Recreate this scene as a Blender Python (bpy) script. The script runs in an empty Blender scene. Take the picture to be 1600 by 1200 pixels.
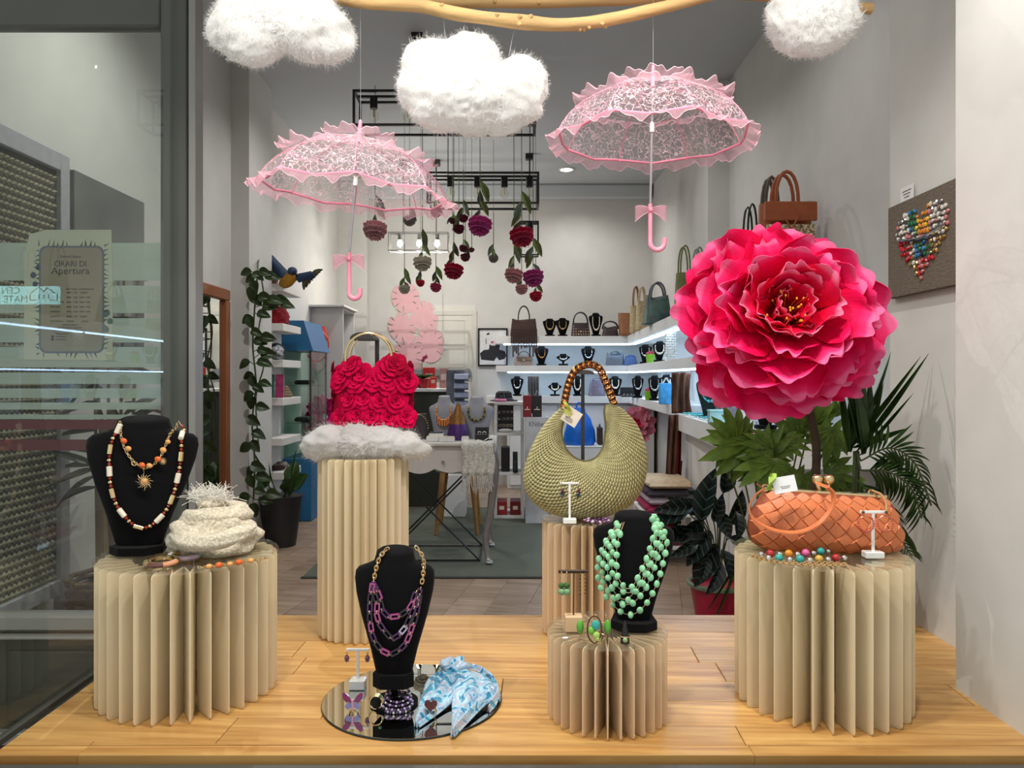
import bpy, math, random
from mathutils import Vector, Matrix, Euler, noise
PI = math.pi
R = random.Random(7)
sc = bpy.context.scene
COL = sc.collection
EYE = 1.146          # eye height above the shop floor
F = 1200.0           # focal length in pixels of the 1600 x 1200 frame
HOR = 590.0          # horizon row

# ------------------------------------------------------------------ camera, world, large lights, exposure
cam = bpy.data.cameras.new('camera')
cam.sensor_width = 36.0
cam.lens = 36.0 * F / 1600.0
cam.shift_y = -(600.0 - HOR) / 1600.0
cam.clip_start = 0.02
camo = bpy.data.objects.new('camera', cam)
COL.objects.link(camo)
camo.location = (0, 0, EYE)
camo.rotation_euler = (PI / 2, 0, 0)
sc.camera = camo

w = bpy.data.worlds.new('night_street')
sc.world = w
w.use_nodes = True
w.node_tree.nodes['Background'].inputs[0].default_value = (0.74, 0.745, 0.73, 1)
w.node_tree.nodes['Background'].inputs[1].default_value = 0.90

sc.view_settings.view_transform = 'Standard'
sc.view_settings.look = 'None'
sc.view_settings.gamma = 1.0
sc.view_settings.use_curve_mapping = False
sc.view_settings.exposure = 0.08
sc.cycles.sample_clamp_indirect = 4.0
sc.cycles.caustics_reflective = False
sc.cycles.caustics_refractive = False
sc.cycles.transparent_max_bounces = 16
sc.cycles.max_bounces = 6
sc.cycles.diffuse_bounces = 3
sc.cycles.glossy_bounces = 4


def lamp_spot(name, loc, aim, power, col=(1, 1, 1), size=80, blend=0.6, radius=0.03):
    l = bpy.data.lights.new(name, 'SPOT')
    l.energy = power
    l.color = col
    l.spot_size = math.radians(size)
    l.spot_blend = blend
    l.shadow_soft_size = radius
    o = bpy.data.objects.new(name, l)
    COL.objects.link(o)
    o.location = loc
    o.rotation_euler = (Vector(aim) - Vector(loc)).to_track_quat('-Z', 'Y').to_euler()
    return o


# spots in the head of the show window, above the frame of the photograph
WARM = (1.0, 0.97, 0.92)
lamp_spot('window_spot', (-0.62, 1.22, 2.55), (-0.60, 1.95, 0.5), 55, WARM, 100, 0.7, 0.03)
lamp_spot('window_spot', (0.05, 1.22, 2.55), (0.0, 1.95, 0.5), 55, WARM, 100, 0.7, 0.03)
lamp_spot('window_spot', (0.58, 1.22, 2.55), (0.70, 1.95, 0.6), 55, WARM, 100, 0.7, 0.03)
# downlights of the shop
for x_, y_, e_ in ((-1.05, 3.1, 80), (0.75, 3.3, 18), (-0.9, 4.9, 36), (0.6, 4.9, 28), (-0.7, 6.7, 58), (0.66, 7.5, 36)):
    lamp_spot('shop_downlight', (x_, y_, 3.13), (x_, y_, 0), e_, (1.0, 0.985, 0.96), 150, 0.8, 0.003)


# ------------------------------------------------------------------ helpers
def px(x, y, d):
    """world point that stands d metres deep behind picture point x, y"""
    return Vector(((x - 800.0) / F * d, d, EYE + (HOR - y) / F * d))


def lin(c):
    return tuple(((v / 255.0) / 12.92 if v <= 10.3 else (((v / 255.0) + 0.055) / 1.055) ** 2.4) for v in c)


_M = {}


def mat(name, rgb, rough=0.55, metal=0.0, var=0.12, scale=30.0, bump=0.0, bscale=None, sheen=0.0, spec=0.5, coat=0.0, emit=None, es=0.0,
        stretch=(1, 1, 1), rgb2=None, trans=0.0, translu=0.0, detail=4.0, coords='Object', aniso=None, alpha=1.0):
    """principled material with a noise-driven colour variation and relief"""
    if name in _M:
        return _M[name]
    m = bpy.data.materials.new(name)
    m.use_nodes = True
    nt = m.node_tree
    b = nt.nodes['Principled BSDF']
    c = lin(rgb)
    c2 = lin(rgb2) if rgb2 else tuple(v * (1 - var) for v in c)
    tc = nt.nodes.new('ShaderNodeTexCoord')
    mp = nt.nodes.new('ShaderNodeMapping')
    mp.inputs['Scale'].default_value = stretch
    nt.links.new(tc.outputs[coords], mp.inputs['Vector'])
    nz = nt.nodes.new('ShaderNodeTexNoise')
    nz.inputs['Scale'].default_value = scale
    nz.inputs['Detail'].default_value = detail
    nt.links.new(mp.outputs[0], nz.inputs['Vector'])
    rp = nt.nodes.new('ShaderNodeValToRGB')
    rp.color_ramp.elements[0].position = 0.35
    rp.color_ramp.elements[1].position = 0.65
    rp.color_ramp.elements[0].color = (*c2, 1)
    rp.color_ramp.elements[1].color = (*c, 1)
    nt.links.new(nz.outputs['Fac'], rp.inputs[0])
    nt.links.new(rp.outputs[0], b.inputs['Base Color'])
    b.inputs['Roughness'].default_value = rough
    b.inputs['Metallic'].default_value = metal
    b.inputs['Specular IOR Level'].default_value = spec
    b.inputs['Sheen Weight'].default_value = sheen
    b.inputs['Coat Weight'].default_value = coat
    b.inputs['Transmission Weight'].default_value = trans
    if emit:
        b.inputs['Emission Color'].default_value = (*lin(emit), 1)
        b.inputs['Emission Strength'].default_value = es
    if bump:
        n2 = nt.nodes.new('ShaderNodeTexNoise')
        n2.inputs['Scale'].default_value = bscale or scale
        n2.inputs['Detail'].default_value = 3
        nt.links.new(mp.outputs[0], n2.inputs['Vector'])
        bp = nt.nodes.new('ShaderNodeBump')
        bp.inputs['Strength'].default_value = bump
        bp.inputs['Distance'].default_value = 0.004
        nt.links.new(n2.outputs['Fac'], bp.inputs['Height'])
        nt.links.new(bp.outputs[0], b.inputs['Normal'])
    if translu:
        out = nt.nodes['Material Output']
        tr = nt.nodes.new('ShaderNodeBsdfTranslucent')
        nt.links.new(rp.outputs[0], tr.inputs['Color'])
        mx = nt.nodes.new('ShaderNodeMixShader')
        mx.inputs[0].default_value = translu
        nt.links.new(b.outputs[0], mx.inputs[1])
        nt.links.new(tr.outputs[0], mx.inputs[2])
        nt.links.new(mx.outputs[0], out.inputs['Surface'])
    _M[name] = m
    return m


def glassmat(name, tint=(255, 255, 255), ior=1.5, body=0.0, bodycol=(200, 215, 205), rough=0.0):
    """thin clear sheet: light passes, the Fresnel part mirrors; body = share of a milky film"""
    if name in _M:
        return _M[name]
    m = bpy.data.materials.new(name)
    m.use_nodes = True
    nt = m.node_tree
    nt.nodes.remove(nt.nodes['Principled BSDF'])
    out = nt.nodes['Material Output']
    t = nt.nodes.new('ShaderNodeBsdfTransparent')
    t.inputs[0].default_value = (*lin(tint), 1)
    src = t.outputs[0]
    if body:
        d = nt.nodes.new('ShaderNodeBsdfDiffuse')
        d.inputs[0].default_value = (*lin(bodycol), 1)
        tl = nt.nodes.new('ShaderNodeBsdfTranslucent')
        tl.inputs[0].default_value = (*lin(bodycol), 1)
        m1 = nt.nodes.new('ShaderNodeMixShader')
        m1.inputs[0].default_value = 0.5
        nt.links.new(d.outputs[0], m1.inputs[1])
        nt.links.new(tl.outputs[0], m1.inputs[2])
        m2 = nt.nodes.new('ShaderNodeMixShader')
        nz = nt.nodes.new('ShaderNodeTexNoise')
        nz.inputs['Scale'].default_value = 3.0
        mr = nt.nodes.new('ShaderNodeMapRange')
        mr.inputs['To Min'].default_value = body * 0.92
        mr.inputs['To Max'].default_value = body * 1.08
        nt.links.new(nz.outputs['Fac'], mr.inputs['Value'])
        nt.links.new(mr.outputs[0], m2.inputs[0])
        nt.links.new(t.outputs[0], m2.inputs[1])
        nt.links.new(m1.outputs[0], m2.inputs[2])
        src = m2.outputs[0]
    g = nt.nodes.new('ShaderNodeBsdfGlossy')
    g.inputs['Roughness'].default_value = rough
    fr = nt.nodes.new('ShaderNodeFresnel')
    fr.inputs[0].default_value = ior
    geo = nt.nodes.new('ShaderNodeNewGeometry')
    mul = nt.nodes.new('ShaderNodeMath')          # only the outer side mirrors, so a closed sheet counts once
    mul.operation = 'MULTIPLY'
    inv = nt.nodes.new('ShaderNodeMath')
    inv.operation = 'SUBTRACT'
    inv.inputs[0].default_value = 1.0
    nt.links.new(geo.outputs['Backfacing'], inv.inputs[1])
    nt.links.new(fr.outputs[0], mul.inputs[0])
    nt.links.new(inv.outputs[0], mul.inputs[1])
    mx = nt.nodes.new('ShaderNodeMixShader')
    nt.links.new(mul.outputs[0], mx.inputs[0])
    nt.links.new(src, mx.inputs[1])
    nt.links.new(g.outputs[0], mx.inputs[2])
    nt.links.new(mx.outputs[0], out.inputs['Surface'])
    _M[name] = m
    return m


def wloc(o):
    v = Vector((0, 0, 0))
    while o is not None:
        v = v + o.location
        o = o.parent
    return v


class MB:
    """collects vertices and faces in world coordinates; build() links them as one mesh object"""

    def __init__(s):
        s.v, s.f = [], []

    def add(s, vs, fs, M=None):
        n = len(s.v)
        s.v += [tuple(M @ Vector(p)) for p in vs] if M is not None else [tuple(p) for p in vs]
        s.f += [tuple(i + n for i in f) for f in fs]
        return s

    def box(s, c, d, M=None, bev=0.0):
        x, y, z = c
        a, b, e = d[0] / 2, d[1] / 2, d[2] / 2
        if bev <= 0:
            vs = [(x + i * a, y + j * b, z + k * e) for k in (-1, 1) for j in (-1, 1) for i in (-1, 1)]
            fs = [(0, 2, 3, 1), (4, 5, 7, 6), (0, 1, 5, 4), (2, 6, 7, 3), (0, 4, 6, 2), (1, 3, 7, 5)]
            return s.add(vs, fs, M)
        t = min(bev, a * .9, b * .9, e * .9)
        rings = []
        for (zz, ins) in ((-e, t), (-e + t, 0), (e - t, 0), (e, t)):
            p, q = a - ins, b - ins
            tt = t * .6
            rings.append([(x + u, y + v, z + zz) for u, v in ((-p + tt, -q), (p - tt, -q), (p, -q + tt), (p, q - tt), (p - tt, q), (-p + tt, q), (-p, q - tt), (-p, -q + tt))])
        return s.loft(rings, True, True, True, M)

    def loft(s, rings, closed=True, cap0=False, cap1=False, M=None):
        n = len(rings[0])
        vs = [p for r in rings for p in r]
        fs = []
        for i in range(len(rings) - 1):
            for j in range(n if closed else n - 1):
                k = (j + 1) % n
                fs.append((i * n + j, i * n + k, (i + 1) * n + k, (i + 1) * n + j))
        if cap0:
            fs.append(tuple(range(n - 1, -1, -1)))
        if cap1:
            fs.append(tuple((len(rings) - 1) * n + j for j in range(n)))
        return s.add(vs, fs, M)

    def tube(s, pts, r, n=8, caps=True, M=None, closed=False):
        pts = [Vector(p) for p in pts]
        m = len(pts)
        rr = r if isinstance(r, (list, tuple)) else [r] * m
        rings, ref = [], None
        for i in range(m):
            if closed:
                t = pts[(i + 1) % m] - pts[i - 1]
            else:
                t = pts[min(i + 1, m - 1)] - pts[max(i - 1, 0)]
            if t.length < 1e-9:
                t = Vector((0, 0, 1))
            t.normalize()
            if ref is None:
                ref = Vector((0, 0, 1)) if abs(t.z) < .9 else Vector((1, 0, 0))
            u = ref - t * ref.dot(t)
            if u.length < 1e-6:
                u = t.orthogonal()
            u.normalize()
            ref = u
            q = t.cross(u)
            rings.append([tuple(pts[i] + (u * math.cos(2 * PI * k / n) + q * math.sin(2 * PI * k / n)) * rr[i]) for k in range(n)])
        if closed:
            rings.append(rings[0])
            return s.loft(rings, True, False, False, M)
        return s.loft(rings, True, caps, caps, M)

    def bar(s, a, b, wd, ht=None, M=None):
        """square bar from a to b"""
        a, b = Vector(a), Vector(b)
        t = (b - a).normalized()
        u = t.cross(Vector((0, 0, 1)))
        if u.length < 1e-4:
            u = Vector((1, 0, 0))
        u.normalize()
        q = u.cross(t)
        h = ht or wd
        rings = [[tuple(p + u * i * wd / 2 + q * j * h / 2) for i, j in ((-1, -1), (1, -1), (1, 1), (-1, 1))] for p in (a, b)]
        return s.loft(rings, True, True, True, M)

    def lathe(s, prof, n=20, c=(0, 0, 0), M=None, caps=True):
        z0_, z1_ = prof[0][0] == 0, prof[-1][0] == 0
        prof = [p for p in prof if p[0] > 0]
        rings = [[(c[0] + r * math.cos(2 * PI * k / n), c[1] + r * math.sin(2 * PI * k / n), c[2] + z) for k in range(n)] for r, z in prof]
        return s.loft(rings, True, caps or z0_, caps or z1_, M)

    def ell(s, c, r, nu=12, nv=8, M=None, fn=None):
        """ellipsoid; fn(unit vector) scales the radius"""
        rings = []
        for i in range(nv + 1):
            th = -PI / 2 + PI * i / nv
            ring = []
            for k in range(nu):
                ph = 2 * PI * k / nu
                d = Vector((math.cos(th) * math.cos(ph), math.cos(th) * math.sin(ph), math.sin(th)))
                q = fn(d) if fn else 1.0
                ring.append((c[0] + d.x * r[0] * q, c[1] + d.y * r[1] * q, c[2] + d.z * r[2] * q))
            rings.append(ring)
        return s.loft(rings, True, False, False, M)

    def torus(s, c, ra, rb, n=24, m=8, M=None, ax='z', arc=(0, 2 * PI)):
        full = abs(arc[1] - arc[0] - 2 * PI) < 1e-6
        pts = []
        for i in range(n if full else n + 1):
            t = arc[0] + (arc[1] - arc[0]) * i / n
            a, b = ra * math.cos(t), ra * math.sin(t)
            pts.append({'z': (c[0] + a, c[1] + b, c[2]), 'y': (c[0] + a, c[1], c[2] + b), 'x': (c[0], c[1] + a, c[2] + b)}[ax])
        return s.tube(pts, rb, m, True, M, full)

    def prism(s, poly, a, b, ax='y', M=None):
        """2-D outline extruded along an axis from a to b (ax y: outline in x, z; z: x, y; x: y, z)"""
        def P3(p, t):
            return {'y': (p[0], t, p[1]), 'z': (p[0], p[1], t), 'x': (t, p[0], p[1])}[ax]
        return s.loft([[P3(p, a) for p in poly], [P3(p, b) for p in poly]], True, True, True, M)

    def grid(s, fn, nu, nv, M=None, wrapu=False):
        vs = [tuple(fn(i / nu, j / nv)) for j in range(nv + 1) for i in range(nu if wrapu else nu + 1)]
        n = nu if wrapu else nu + 1
        fs = [(j * n + i, j * n + (i + 1) % n, (j + 1) * n + (i + 1) % n, (j + 1) * n + i) for j in range(nv) for i in range(nu)]
        return s.add(vs, fs, M)

    def sheet(s, fn, nu, nv, th=0.0015, M=None):
        """surface fn(u, v) with a thickness"""
        P_ = [[Vector(fn(i / nu, j / nv)) for i in range(nu + 1)] for j in range(nv + 1)]
        top, bot = [], []
        for j in range(nv + 1):
            for i in range(nu + 1):
                a = P_[j][min(i + 1, nu)] - P_[j][max(i - 1, 0)]
                b = P_[min(j + 1, nv)][i] - P_[max(j - 1, 0)][i]
                n_ = a.cross(b)
                n_ = n_.normalized() if n_.length > 1e-12 else Vector((0, 0, 1))
                top.append(tuple(P_[j][i] + n_ * th / 2))
                bot.append(tuple(P_[j][i] - n_ * th / 2))
        n, N = nu + 1, (nu + 1) * (nv + 1)
        fs = []
        for j in range(nv):
            for i in range(nu):
                a, b, c, d = j * n + i, j * n + i + 1, (j + 1) * n + i + 1, (j + 1) * n + i
                fs += [(a, b, c, d), (d + N, c + N, b + N, a + N)]
        for i in range(nu):
            fs += [(i + 1, i, i + N, i + 1 + N), (nv * n + i, nv * n + i + 1, nv * n + i + 1 + N, nv * n + i + N)]
        for j in range(nv):
            fs += [(j * n, (j + 1) * n, (j + 1) * n + N, j * n + N), ((j + 1) * n + nu, j * n + nu, j * n + nu + N, (j + 1) * n + nu + N)]
        return s.add(top + bot, fs, M)

    def mesh(s, name, m, smooth=True, off=None, sharp=38):
        me = bpy.data.meshes.new(name)
        if off is not None:
            o = tuple(off)
            me.from_pydata([(a - o[0], b - o[1], c - o[2]) for a, b, c in s.v], [], s.f)
        else:
            me.from_pydata(s.v, [], s.f)
        if m is not None:
            me.materials.append(m)
        me.update()
        if smooth:
            me.polygons.foreach_set('use_smooth', [True] * len(me.polygons))
            try:
                me.set_sharp_from_angle(angle=math.radians(sharp))
            except Exception:
                pass
        return me

    def build(s, name, m, parent=None, smooth=True, loc=None, sharp=38):
        off = wloc(parent) if parent is not None else Vector(loc or (0, 0, 0))
        o = bpy.data.objects.new(name, s.mesh(name, m, smooth, off, sharp))
        COL.objects.link(o)
        if parent is not None:
            o.parent = parent
        else:
            o.location = off
        return o


def tag(o, label, cat, group=None, kind=None):
    if label:
        o['label'] = label
    if cat:
        o['category'] = cat
    if group:
        o['group'] = group
    if kind:
        o['kind'] = kind
    return o


def thing(name, label, cat, loc=(0, 0, 0), group=None):
    o = bpy.data.objects.new(name, None)
    o.empty_display_size = 0.02
    COL.objects.link(o)
    o.location = loc
    return tag(o, label, cat, group)


def struct(name, mb, m, parent=None, smooth=False):
    o = mb.build(name, m, parent, smooth)
    if parent is None:
        o['kind'] = 'structure'
    return o


def inst(name, me, parent, MW, m=None):
    """object that shares mesh data, placed at world matrix MW under a translated parent"""
    o = bpy.data.objects.new(name, me)
    COL.objects.link(o)
    o.parent = parent
    o.matrix_basis = Matrix.Translation(-wloc(parent)) @ MW if parent is not None else MW
    if m is not None:
        if not me.materials:
            me.materials.append(m)
        o.material_slots[0].link = 'OBJECT'
        o.material_slots[0].material = m
    return o


def frame_to(p, d, up=(0, 0, 1), s=1.0, roll=0.0):
    """matrix at p whose local z runs along d"""
    z = Vector(d).normalized()
    u = Vector(up)
    x = u.cross(z)
    if x.length < 1e-5:
        x = z.orthogonal()
    x.normalize()
    y = z.cross(x)
    Mx = Matrix((x, y, z)).transposed().to_4x4()
    sv = s if isinstance(s, (tuple, list)) else (s, s, s)
    return Matrix.Translation(Vector(p)) @ Mx @ Matrix.Rotation(roll, 4, 'Z') @ Matrix.Diagonal((*sv, 1))


def TR(p, e=(0, 0, 0), s=1.0):
    sv = s if isinstance(s, (tuple, list)) else (s, s, s)
    return Matrix.Translation(Vector(p)) @ Euler(e).to_matrix().to_4x4() @ Matrix.Diagonal((*sv, 1))


def arc(pts, n):
    """Catmull-Rom through points, n samples per span"""
    P_ = [Vector(p) for p in pts]
    P_ = [P_[0] * 2 - P_[1]] + P_ + [P_[-1] * 2 - P_[-2]]
    out = []
    for i in range(1, len(P_) - 2):
        a, b, c, d = P_[i - 1:i + 3]
        for k in range(n):
            t = k / n
            out.append(0.5 * ((2 * b) + (c - a) * t + (2 * a - 5 * b + 4 * c - d) * t * t + (3 * b - a - 3 * c + d) * t ** 3))
    out.append(P_[-2])
    return out


def resample(pts, step):
    """points at equal steps along a polyline, with tangents"""
    out, acc, need = [], 0.0, 0.0
    for a, b in zip(pts, pts[1:]):
        L = (b - a).length
        while L > 0 and need <= acc + L:
            out.append((a + (b - a) * ((need - acc) / L), (b - a).normalized()))
            need += step
        acc += L
    return out


def text(s, name, loc, size, m, parent, rx=PI / 2, rz=0.0, align='CENTER', ry=0.0, shear=0.0, sx=1.0):
    cu = bpy.data.curves.new(name, 'FONT')
    cu.body = s
    cu.size = size
    cu.align_x = align
    cu.align_y = 'CENTER'
    cu.extrude = 0.0002
    cu.shear = shear
    cu.resolution_u = 3
    t = bpy.data.objects.new('text_outline', cu)
    COL.objects.link(t)
    dg = bpy.context.evaluated_depsgraph_get()
    me = bpy.data.meshes.new_from_object(t.evaluated_get(dg))
    bpy.data.objects.remove(t)
    bpy.data.curves.remove(cu)
    me.materials.clear()
    me.materials.append(m)
    o = bpy.data.objects.new(name, me)
    COL.objects.link(o)
    o.parent = parent
    o.location = Vector(loc) - wloc(parent)
    o.rotation_euler = (rx, ry, rz)
    o.scale = (sx, 1, 1)
    return o

# ------------------------------------------------------------------ materials of the setting
def woodmat(name, c1, c2, rough=0.4, sx=1.2, sy=14.0, bump=0.08, hue=0.5, along='X'):
    """boards: grain stretched along one axis, each board a tone of its own"""
    m = bpy.data.materials.new(name)
    m.use_nodes = True
    nt = m.node_tree
    b = nt.nodes['Principled BSDF']
    tc = nt.nodes.new('ShaderNodeTexCoord')
    oi = nt.nodes.new('ShaderNodeObjectInfo')
    ad = nt.nodes.new('ShaderNodeVectorMath')
    ad.operation = 'ADD'
    ml = nt.nodes.new('ShaderNodeMath')
    ml.operation = 'MULTIPLY'
    ml.inputs[1].default_value = 37.0
    nt.links.new(oi.outputs['Random'], ml.inputs[0])
    nt.links.new(tc.outputs['Object'], ad.inputs[0])
    nt.links.new(ml.outputs[0], ad.inputs[1])
    mp = nt.nodes.new('ShaderNodeMapping')
    mp.inputs['Scale'].default_value = (sx, sy, 6) if along == 'X' else (sy, sx, 6)
    nt.links.new(ad.outputs[0], mp.inputs['Vector'])
    nz = nt.nodes.new('ShaderNodeTexNoise')
    nz.inputs['Scale'].default_value = 2.2
    nz.inputs['Detail'].default_value = 6
    nz.inputs['Distortion'].default_value = 0.7
    nt.links.new(mp.outputs[0], nz.inputs['Vector'])
    rp = nt.nodes.new('ShaderNodeValToRGB')
    e = rp.color_ramp.elements
    e[0].position, e[1].position = 0.3, 0.72
    e[0].color, e[1].color = (*lin(c2), 1), (*lin(c1), 1)
    nt.links.new(nz.outputs['Fac'], rp.inputs[0])
    hs = nt.nodes.new('ShaderNodeHueSaturation')
    mr = nt.nodes.new('ShaderNodeMapRange')
    mr.inputs['To Min'].default_value = 1 - 0.18 * hue
    mr.inputs['To Max'].default_value = 1 + 0.18 * hue
    nt.links.new(oi.outputs['Random'], mr.inputs['Value'])
    nt.links.new(mr.outputs[0], hs.inputs['Value'])
    nt.links.new(rp.outputs[0], hs.inputs['Color'])
    nt.links.new(hs.outputs[0], b.inputs['Base Color'])
    b.inputs['Roughness'].default_value = rough
    bp = nt.nodes.new('ShaderNodeBump')
    bp.inputs['Strength'].default_value = bump
    bp.inputs['Distance'].default_value = 0.002
    nt.links.new(nz.outputs['Fac'], bp.inputs['Height'])
    nt.links.new(bp.outputs[0], b.inputs['Normal'])
    return m


m_wall = mat('wall_paint', (206, 204, 199), 0.85, var=0.05, scale=6, bump=0.06, bscale=60)
m_plaster = mat('plaster_paint', (214, 213, 207), 0.85, var=0.05, scale=9, bump=0.10, bscale=45)
m_ceil = mat('ceiling_paint', (192, 196, 198), 0.9, var=0.03, scale=3)
m_pine = woodmat('pine_board', (216, 172, 104), (174, 122, 62), 0.36, 1.3, 22.0, 0.08, 0.6)
m_lam = woodmat('floor_board', (168, 146, 124), (128, 106, 88), 0.42, 12.0, 1.0, 0.05, 0.8, 'X')
m_dark = mat('dark_void', (22, 21, 20), 0.9)
m_alu = mat('dark_bronze_metal', (92, 92, 86), 0.42, 0.35, var=0.08, scale=4)
m_alul = mat('light_grey_metal', (150, 148, 144), 0.4, 0.3, var=0.06, scale=6)
m_white = mat('white_lacquer', (232, 231, 228), 0.45, var=0.03, scale=4)
m_black = mat('black_metal', (24, 24, 25), 0.45, 0.2, var=0.2)


def clip(poly, box):
    """cut a convex polygon to an x/y box"""
    for ax, lim, sgn in ((0, box[0], 1), (0, box[1], -1), (1, box[2], 1), (1, box[3], -1)):
        out = []
        for i, p in enumerate(poly):
            q = poly[(i + 1) % len(poly)]
            a, b = (p[ax] - lim) * sgn, (q[ax] - lim) * sgn
            if a >= 0:
                out.append(p)
            if a * b < 0:
                t = a / (a - b)
                out.append((p[0] + (q[0] - p[0]) * t, p[1] + (q[1] - p[1]) * t))
        poly = out
        if len(poly) < 3:
            return []
    return poly


def boards(parent, box, ang, wd, ln, z0, z1, m, gap=0.0016, org=(0, 0)):
    """rows of boards whose long side runs at ang from the x axis, cut to a box; each board an object"""
    ca, sa = math.cos(ang), math.sin(ang)
    for r in range(-45, 46):
        off = R.uniform(0, ln)
        for k in range(-14, 15):
            u0, v0 = k * ln + off, r * wd
            jl = R.uniform(-0.12, 0.12) * ln
            q = [(u0 + gap, v0 + gap), (u0 + ln - gap, v0 + gap), (u0 + ln - gap, v0 + wd - gap), (u0 + gap, v0 + wd - gap)]
            q = [(org[0] + u * ca - v * sa, org[1] + u * sa + v * ca) for u, v in q]
            p = clip(q, box)
            if len(p) < 3:
                continue
            area = abs(sum(p[i][0] * p[i - 1][1] - p[i - 1][0] * p[i][1] for i in range(len(p)))) / 2
            if area < 0.002:
                continue
            mb = MB()
            zz = z1 + R.uniform(-0.0004, 0.0004)
            cx, cy = sum(a for a, _ in p) / len(p), sum(b for _, b in p) / len(p)
            ins = [((x - cx) * (1 - 0.0012 / max(.05, abs(x - cx))) + cx, (y - cy) * (1 - 0.0012 / max(.05, abs(y - cy))) + cy) for x, y in p]
            mb.loft([[(x, y, z0) for x, y in p], [(x, y, zz - 0.0012) for x, y in p], [(x, y, zz) for x, y in ins]], True, True, True)
            o = bpy.data.objects.new('plank', mb.mesh('plank', m, False, (cx, cy, z0)))
            # grain follows the board: turn the object, not its outline
            me = o.data
            rot = Matrix.Rotation(-ang, 4, 'Z')
            me.transform(rot)
            COL.objects.link(o)
            o.parent = parent
            o.location = Vector((cx, cy, z0)) - wloc(parent)
            o.rotation_euler = (0, 0, ang)


# ------------------------------------------------------------------ the shop room
floor = struct('floor', MB().box((-0.17, 5.3, -0.06), (3.9, 6.2, 0.1)), m_dark)
boards(floor, (-1.95, 1.56, 2.36, 8.25), math.radians(90 - 10.6), 0.19, 1.9, -0.008, 0.0, m_lam, 0.0007, org=(0, 2.4))

struct('ceiling', MB().box((-0.17, 4.9, 3.25), (3.9, 7.2, 0.1)), m_ceil)
struct('wall_left', MB().box((-1.88, 5.4, 1.6), (0.1, 6.2, 3.3)), m_wall)
struct('trim_1', MB().box((-1.775, 5.235, 1.6), (0.13, 0.47, 3.2), bev=0.004), m_wall)
struct('trim_2', MB().box((-1.68, 8.12, 1.6), (0.32, 0.16, 3.2), bev=0.004), m_wall)
struct('wall_right', MB().box((1.55, 5.4, 1.6), (0.1, 6.2, 3.3)), m_wall)
struct('trim_3', MB().box((1.43, 5.5, 1.6), (0.16, 0.4, 3.2), bev=0.004), m_wall)
wb = struct('wall_back', MB().box((-0.17, 8.25, 1.6), (3.9, 0.1, 3.3)), m_wall)
struct('trim_4', MB().box((-0.17, 8.16, 3.12), (3.3, 0.08, 0.16), bev=0.02), m_ceil)
# side cheeks of the show window
struct('wall_window_side', MB().box((1.24, 2.13, 1.7), (0.10, 0.58, 3.0), bev=0.004), m_plaster)
struct('ceiling_window_head', MB().box((0.1, 1.9, 2.87), (2.4, 0.95, 0.06)), m_wall)
struct('trim_5', MB().box((1.20, 1.545, 1.6), (0.33, 0.50, 3.2), bev=0.006), m_plaster)

# ------------------------------------------------------------------ platform of the show window
ZS = EYE - 0.725
plat = struct('floor_window_platform', MB().box((0.105, 1.91, ZS - 0.08), (2.19, 0.86, 0.12)), m_dark)
boards(plat, (-1.0, 1.19, 1.515, 2.345), math.radians(-2.2), 0.118, 1.05, ZS - 0.02, ZS, m_pine, 0.0008, org=(0, 1.5))
boards(plat, (-1.0, 1.04, 1.474, 1.513), math.radians(0), 0.039, 1.3, ZS - 0.03, ZS, m_pine, gap=0.0004, org=(-0.43, 1.474))
struct('trim_6', MB().box((0.1, 2.35, ZS - 0.21), (2.2, 0.012, 0.40)), m_white)
struct('window_1', MB().box((0.0, 1.41, ZS - 0.022), (2.6, 0.09, 0.03), bev=0.004).box((0.0, 1.462, ZS - 0.03), (2.6, 0.014, 0.03)), m_alu)
struct('wall_outside', MB().box((0.0, 1.42, -0.02), (2.2, 0.08, 0.78)), m_alu)
struct('floor_landing', MB().box((-1.9, 1.6, -0.03), (1.74, 1.5, 0.06)), mat('landing_stone', (110, 112, 106), 0.6, var=0.2, scale=40))

# side pane of the show window: real glass, so it mirrors the shop
wside = struct('window_2', MB().box((-1.03, 1.905, 1.55), (0.006, 0.95, 2.25)), glassmat('side_glass', (244, 247, 245), 1.48))
MB().box((-1.03, 1.905, ZS - 0.005), (0.016, 0.95, 0.012)).build('glazing_bead', m_alu, wside, False)

# ------------------------------------------------------------------ glass door beside the show window
YD = 2.40
door = struct('door_1', MB().box((-1.047, YD, 1.17), (0.082, 0.05, 2.35), bev=0.006), m_alu)
MB().box((-1.62, YD, 2.30), (1.06, 0.05, 0.135), bev=0.006).build('top_rail', m_alu, door, False)
MB().box((-1.62, YD, 0.385), (1.06, 0.056, 0.06), bev=0.012).box((-1.62, YD - 0.02, 0.345), (1.06, 0.05, 0.016), bev=0.006).build('bottom_rail', m_alul, door, True)
MB().box((-1.62, YD, 0.19), (1.06, 0.03, 0.31), bev=0.004).box((-1.35, YD - 0.018, 0.19), (0.42, 0.012, 0.22), bev=0.004).build('kick_panel', mat('dark_panel', (64, 66, 58), 0.5, 0.1, var=0.15, scale=5), door, False)
MB().box((-1.62, YD - 0.01, 0.035), (1.06, 0.07, 0.04), bev=0.004).build('threshold', m_alul, door, False)
MB().box((-1.62, YD - 0.004, 1.325), (1.06, 0.004, 1.82)).build('pane', glassmat('door_glass', (246, 248, 246), 1.5), door, False)
m_frost = glassmat('frosted_film', (226, 232, 228), 1.2, 0.66, (212, 222, 214))
m_red = mat('red_film', (104, 18, 30), 0.5)


def zpx(y, d):
    return EYE + (HOR - y) / F * d


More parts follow.
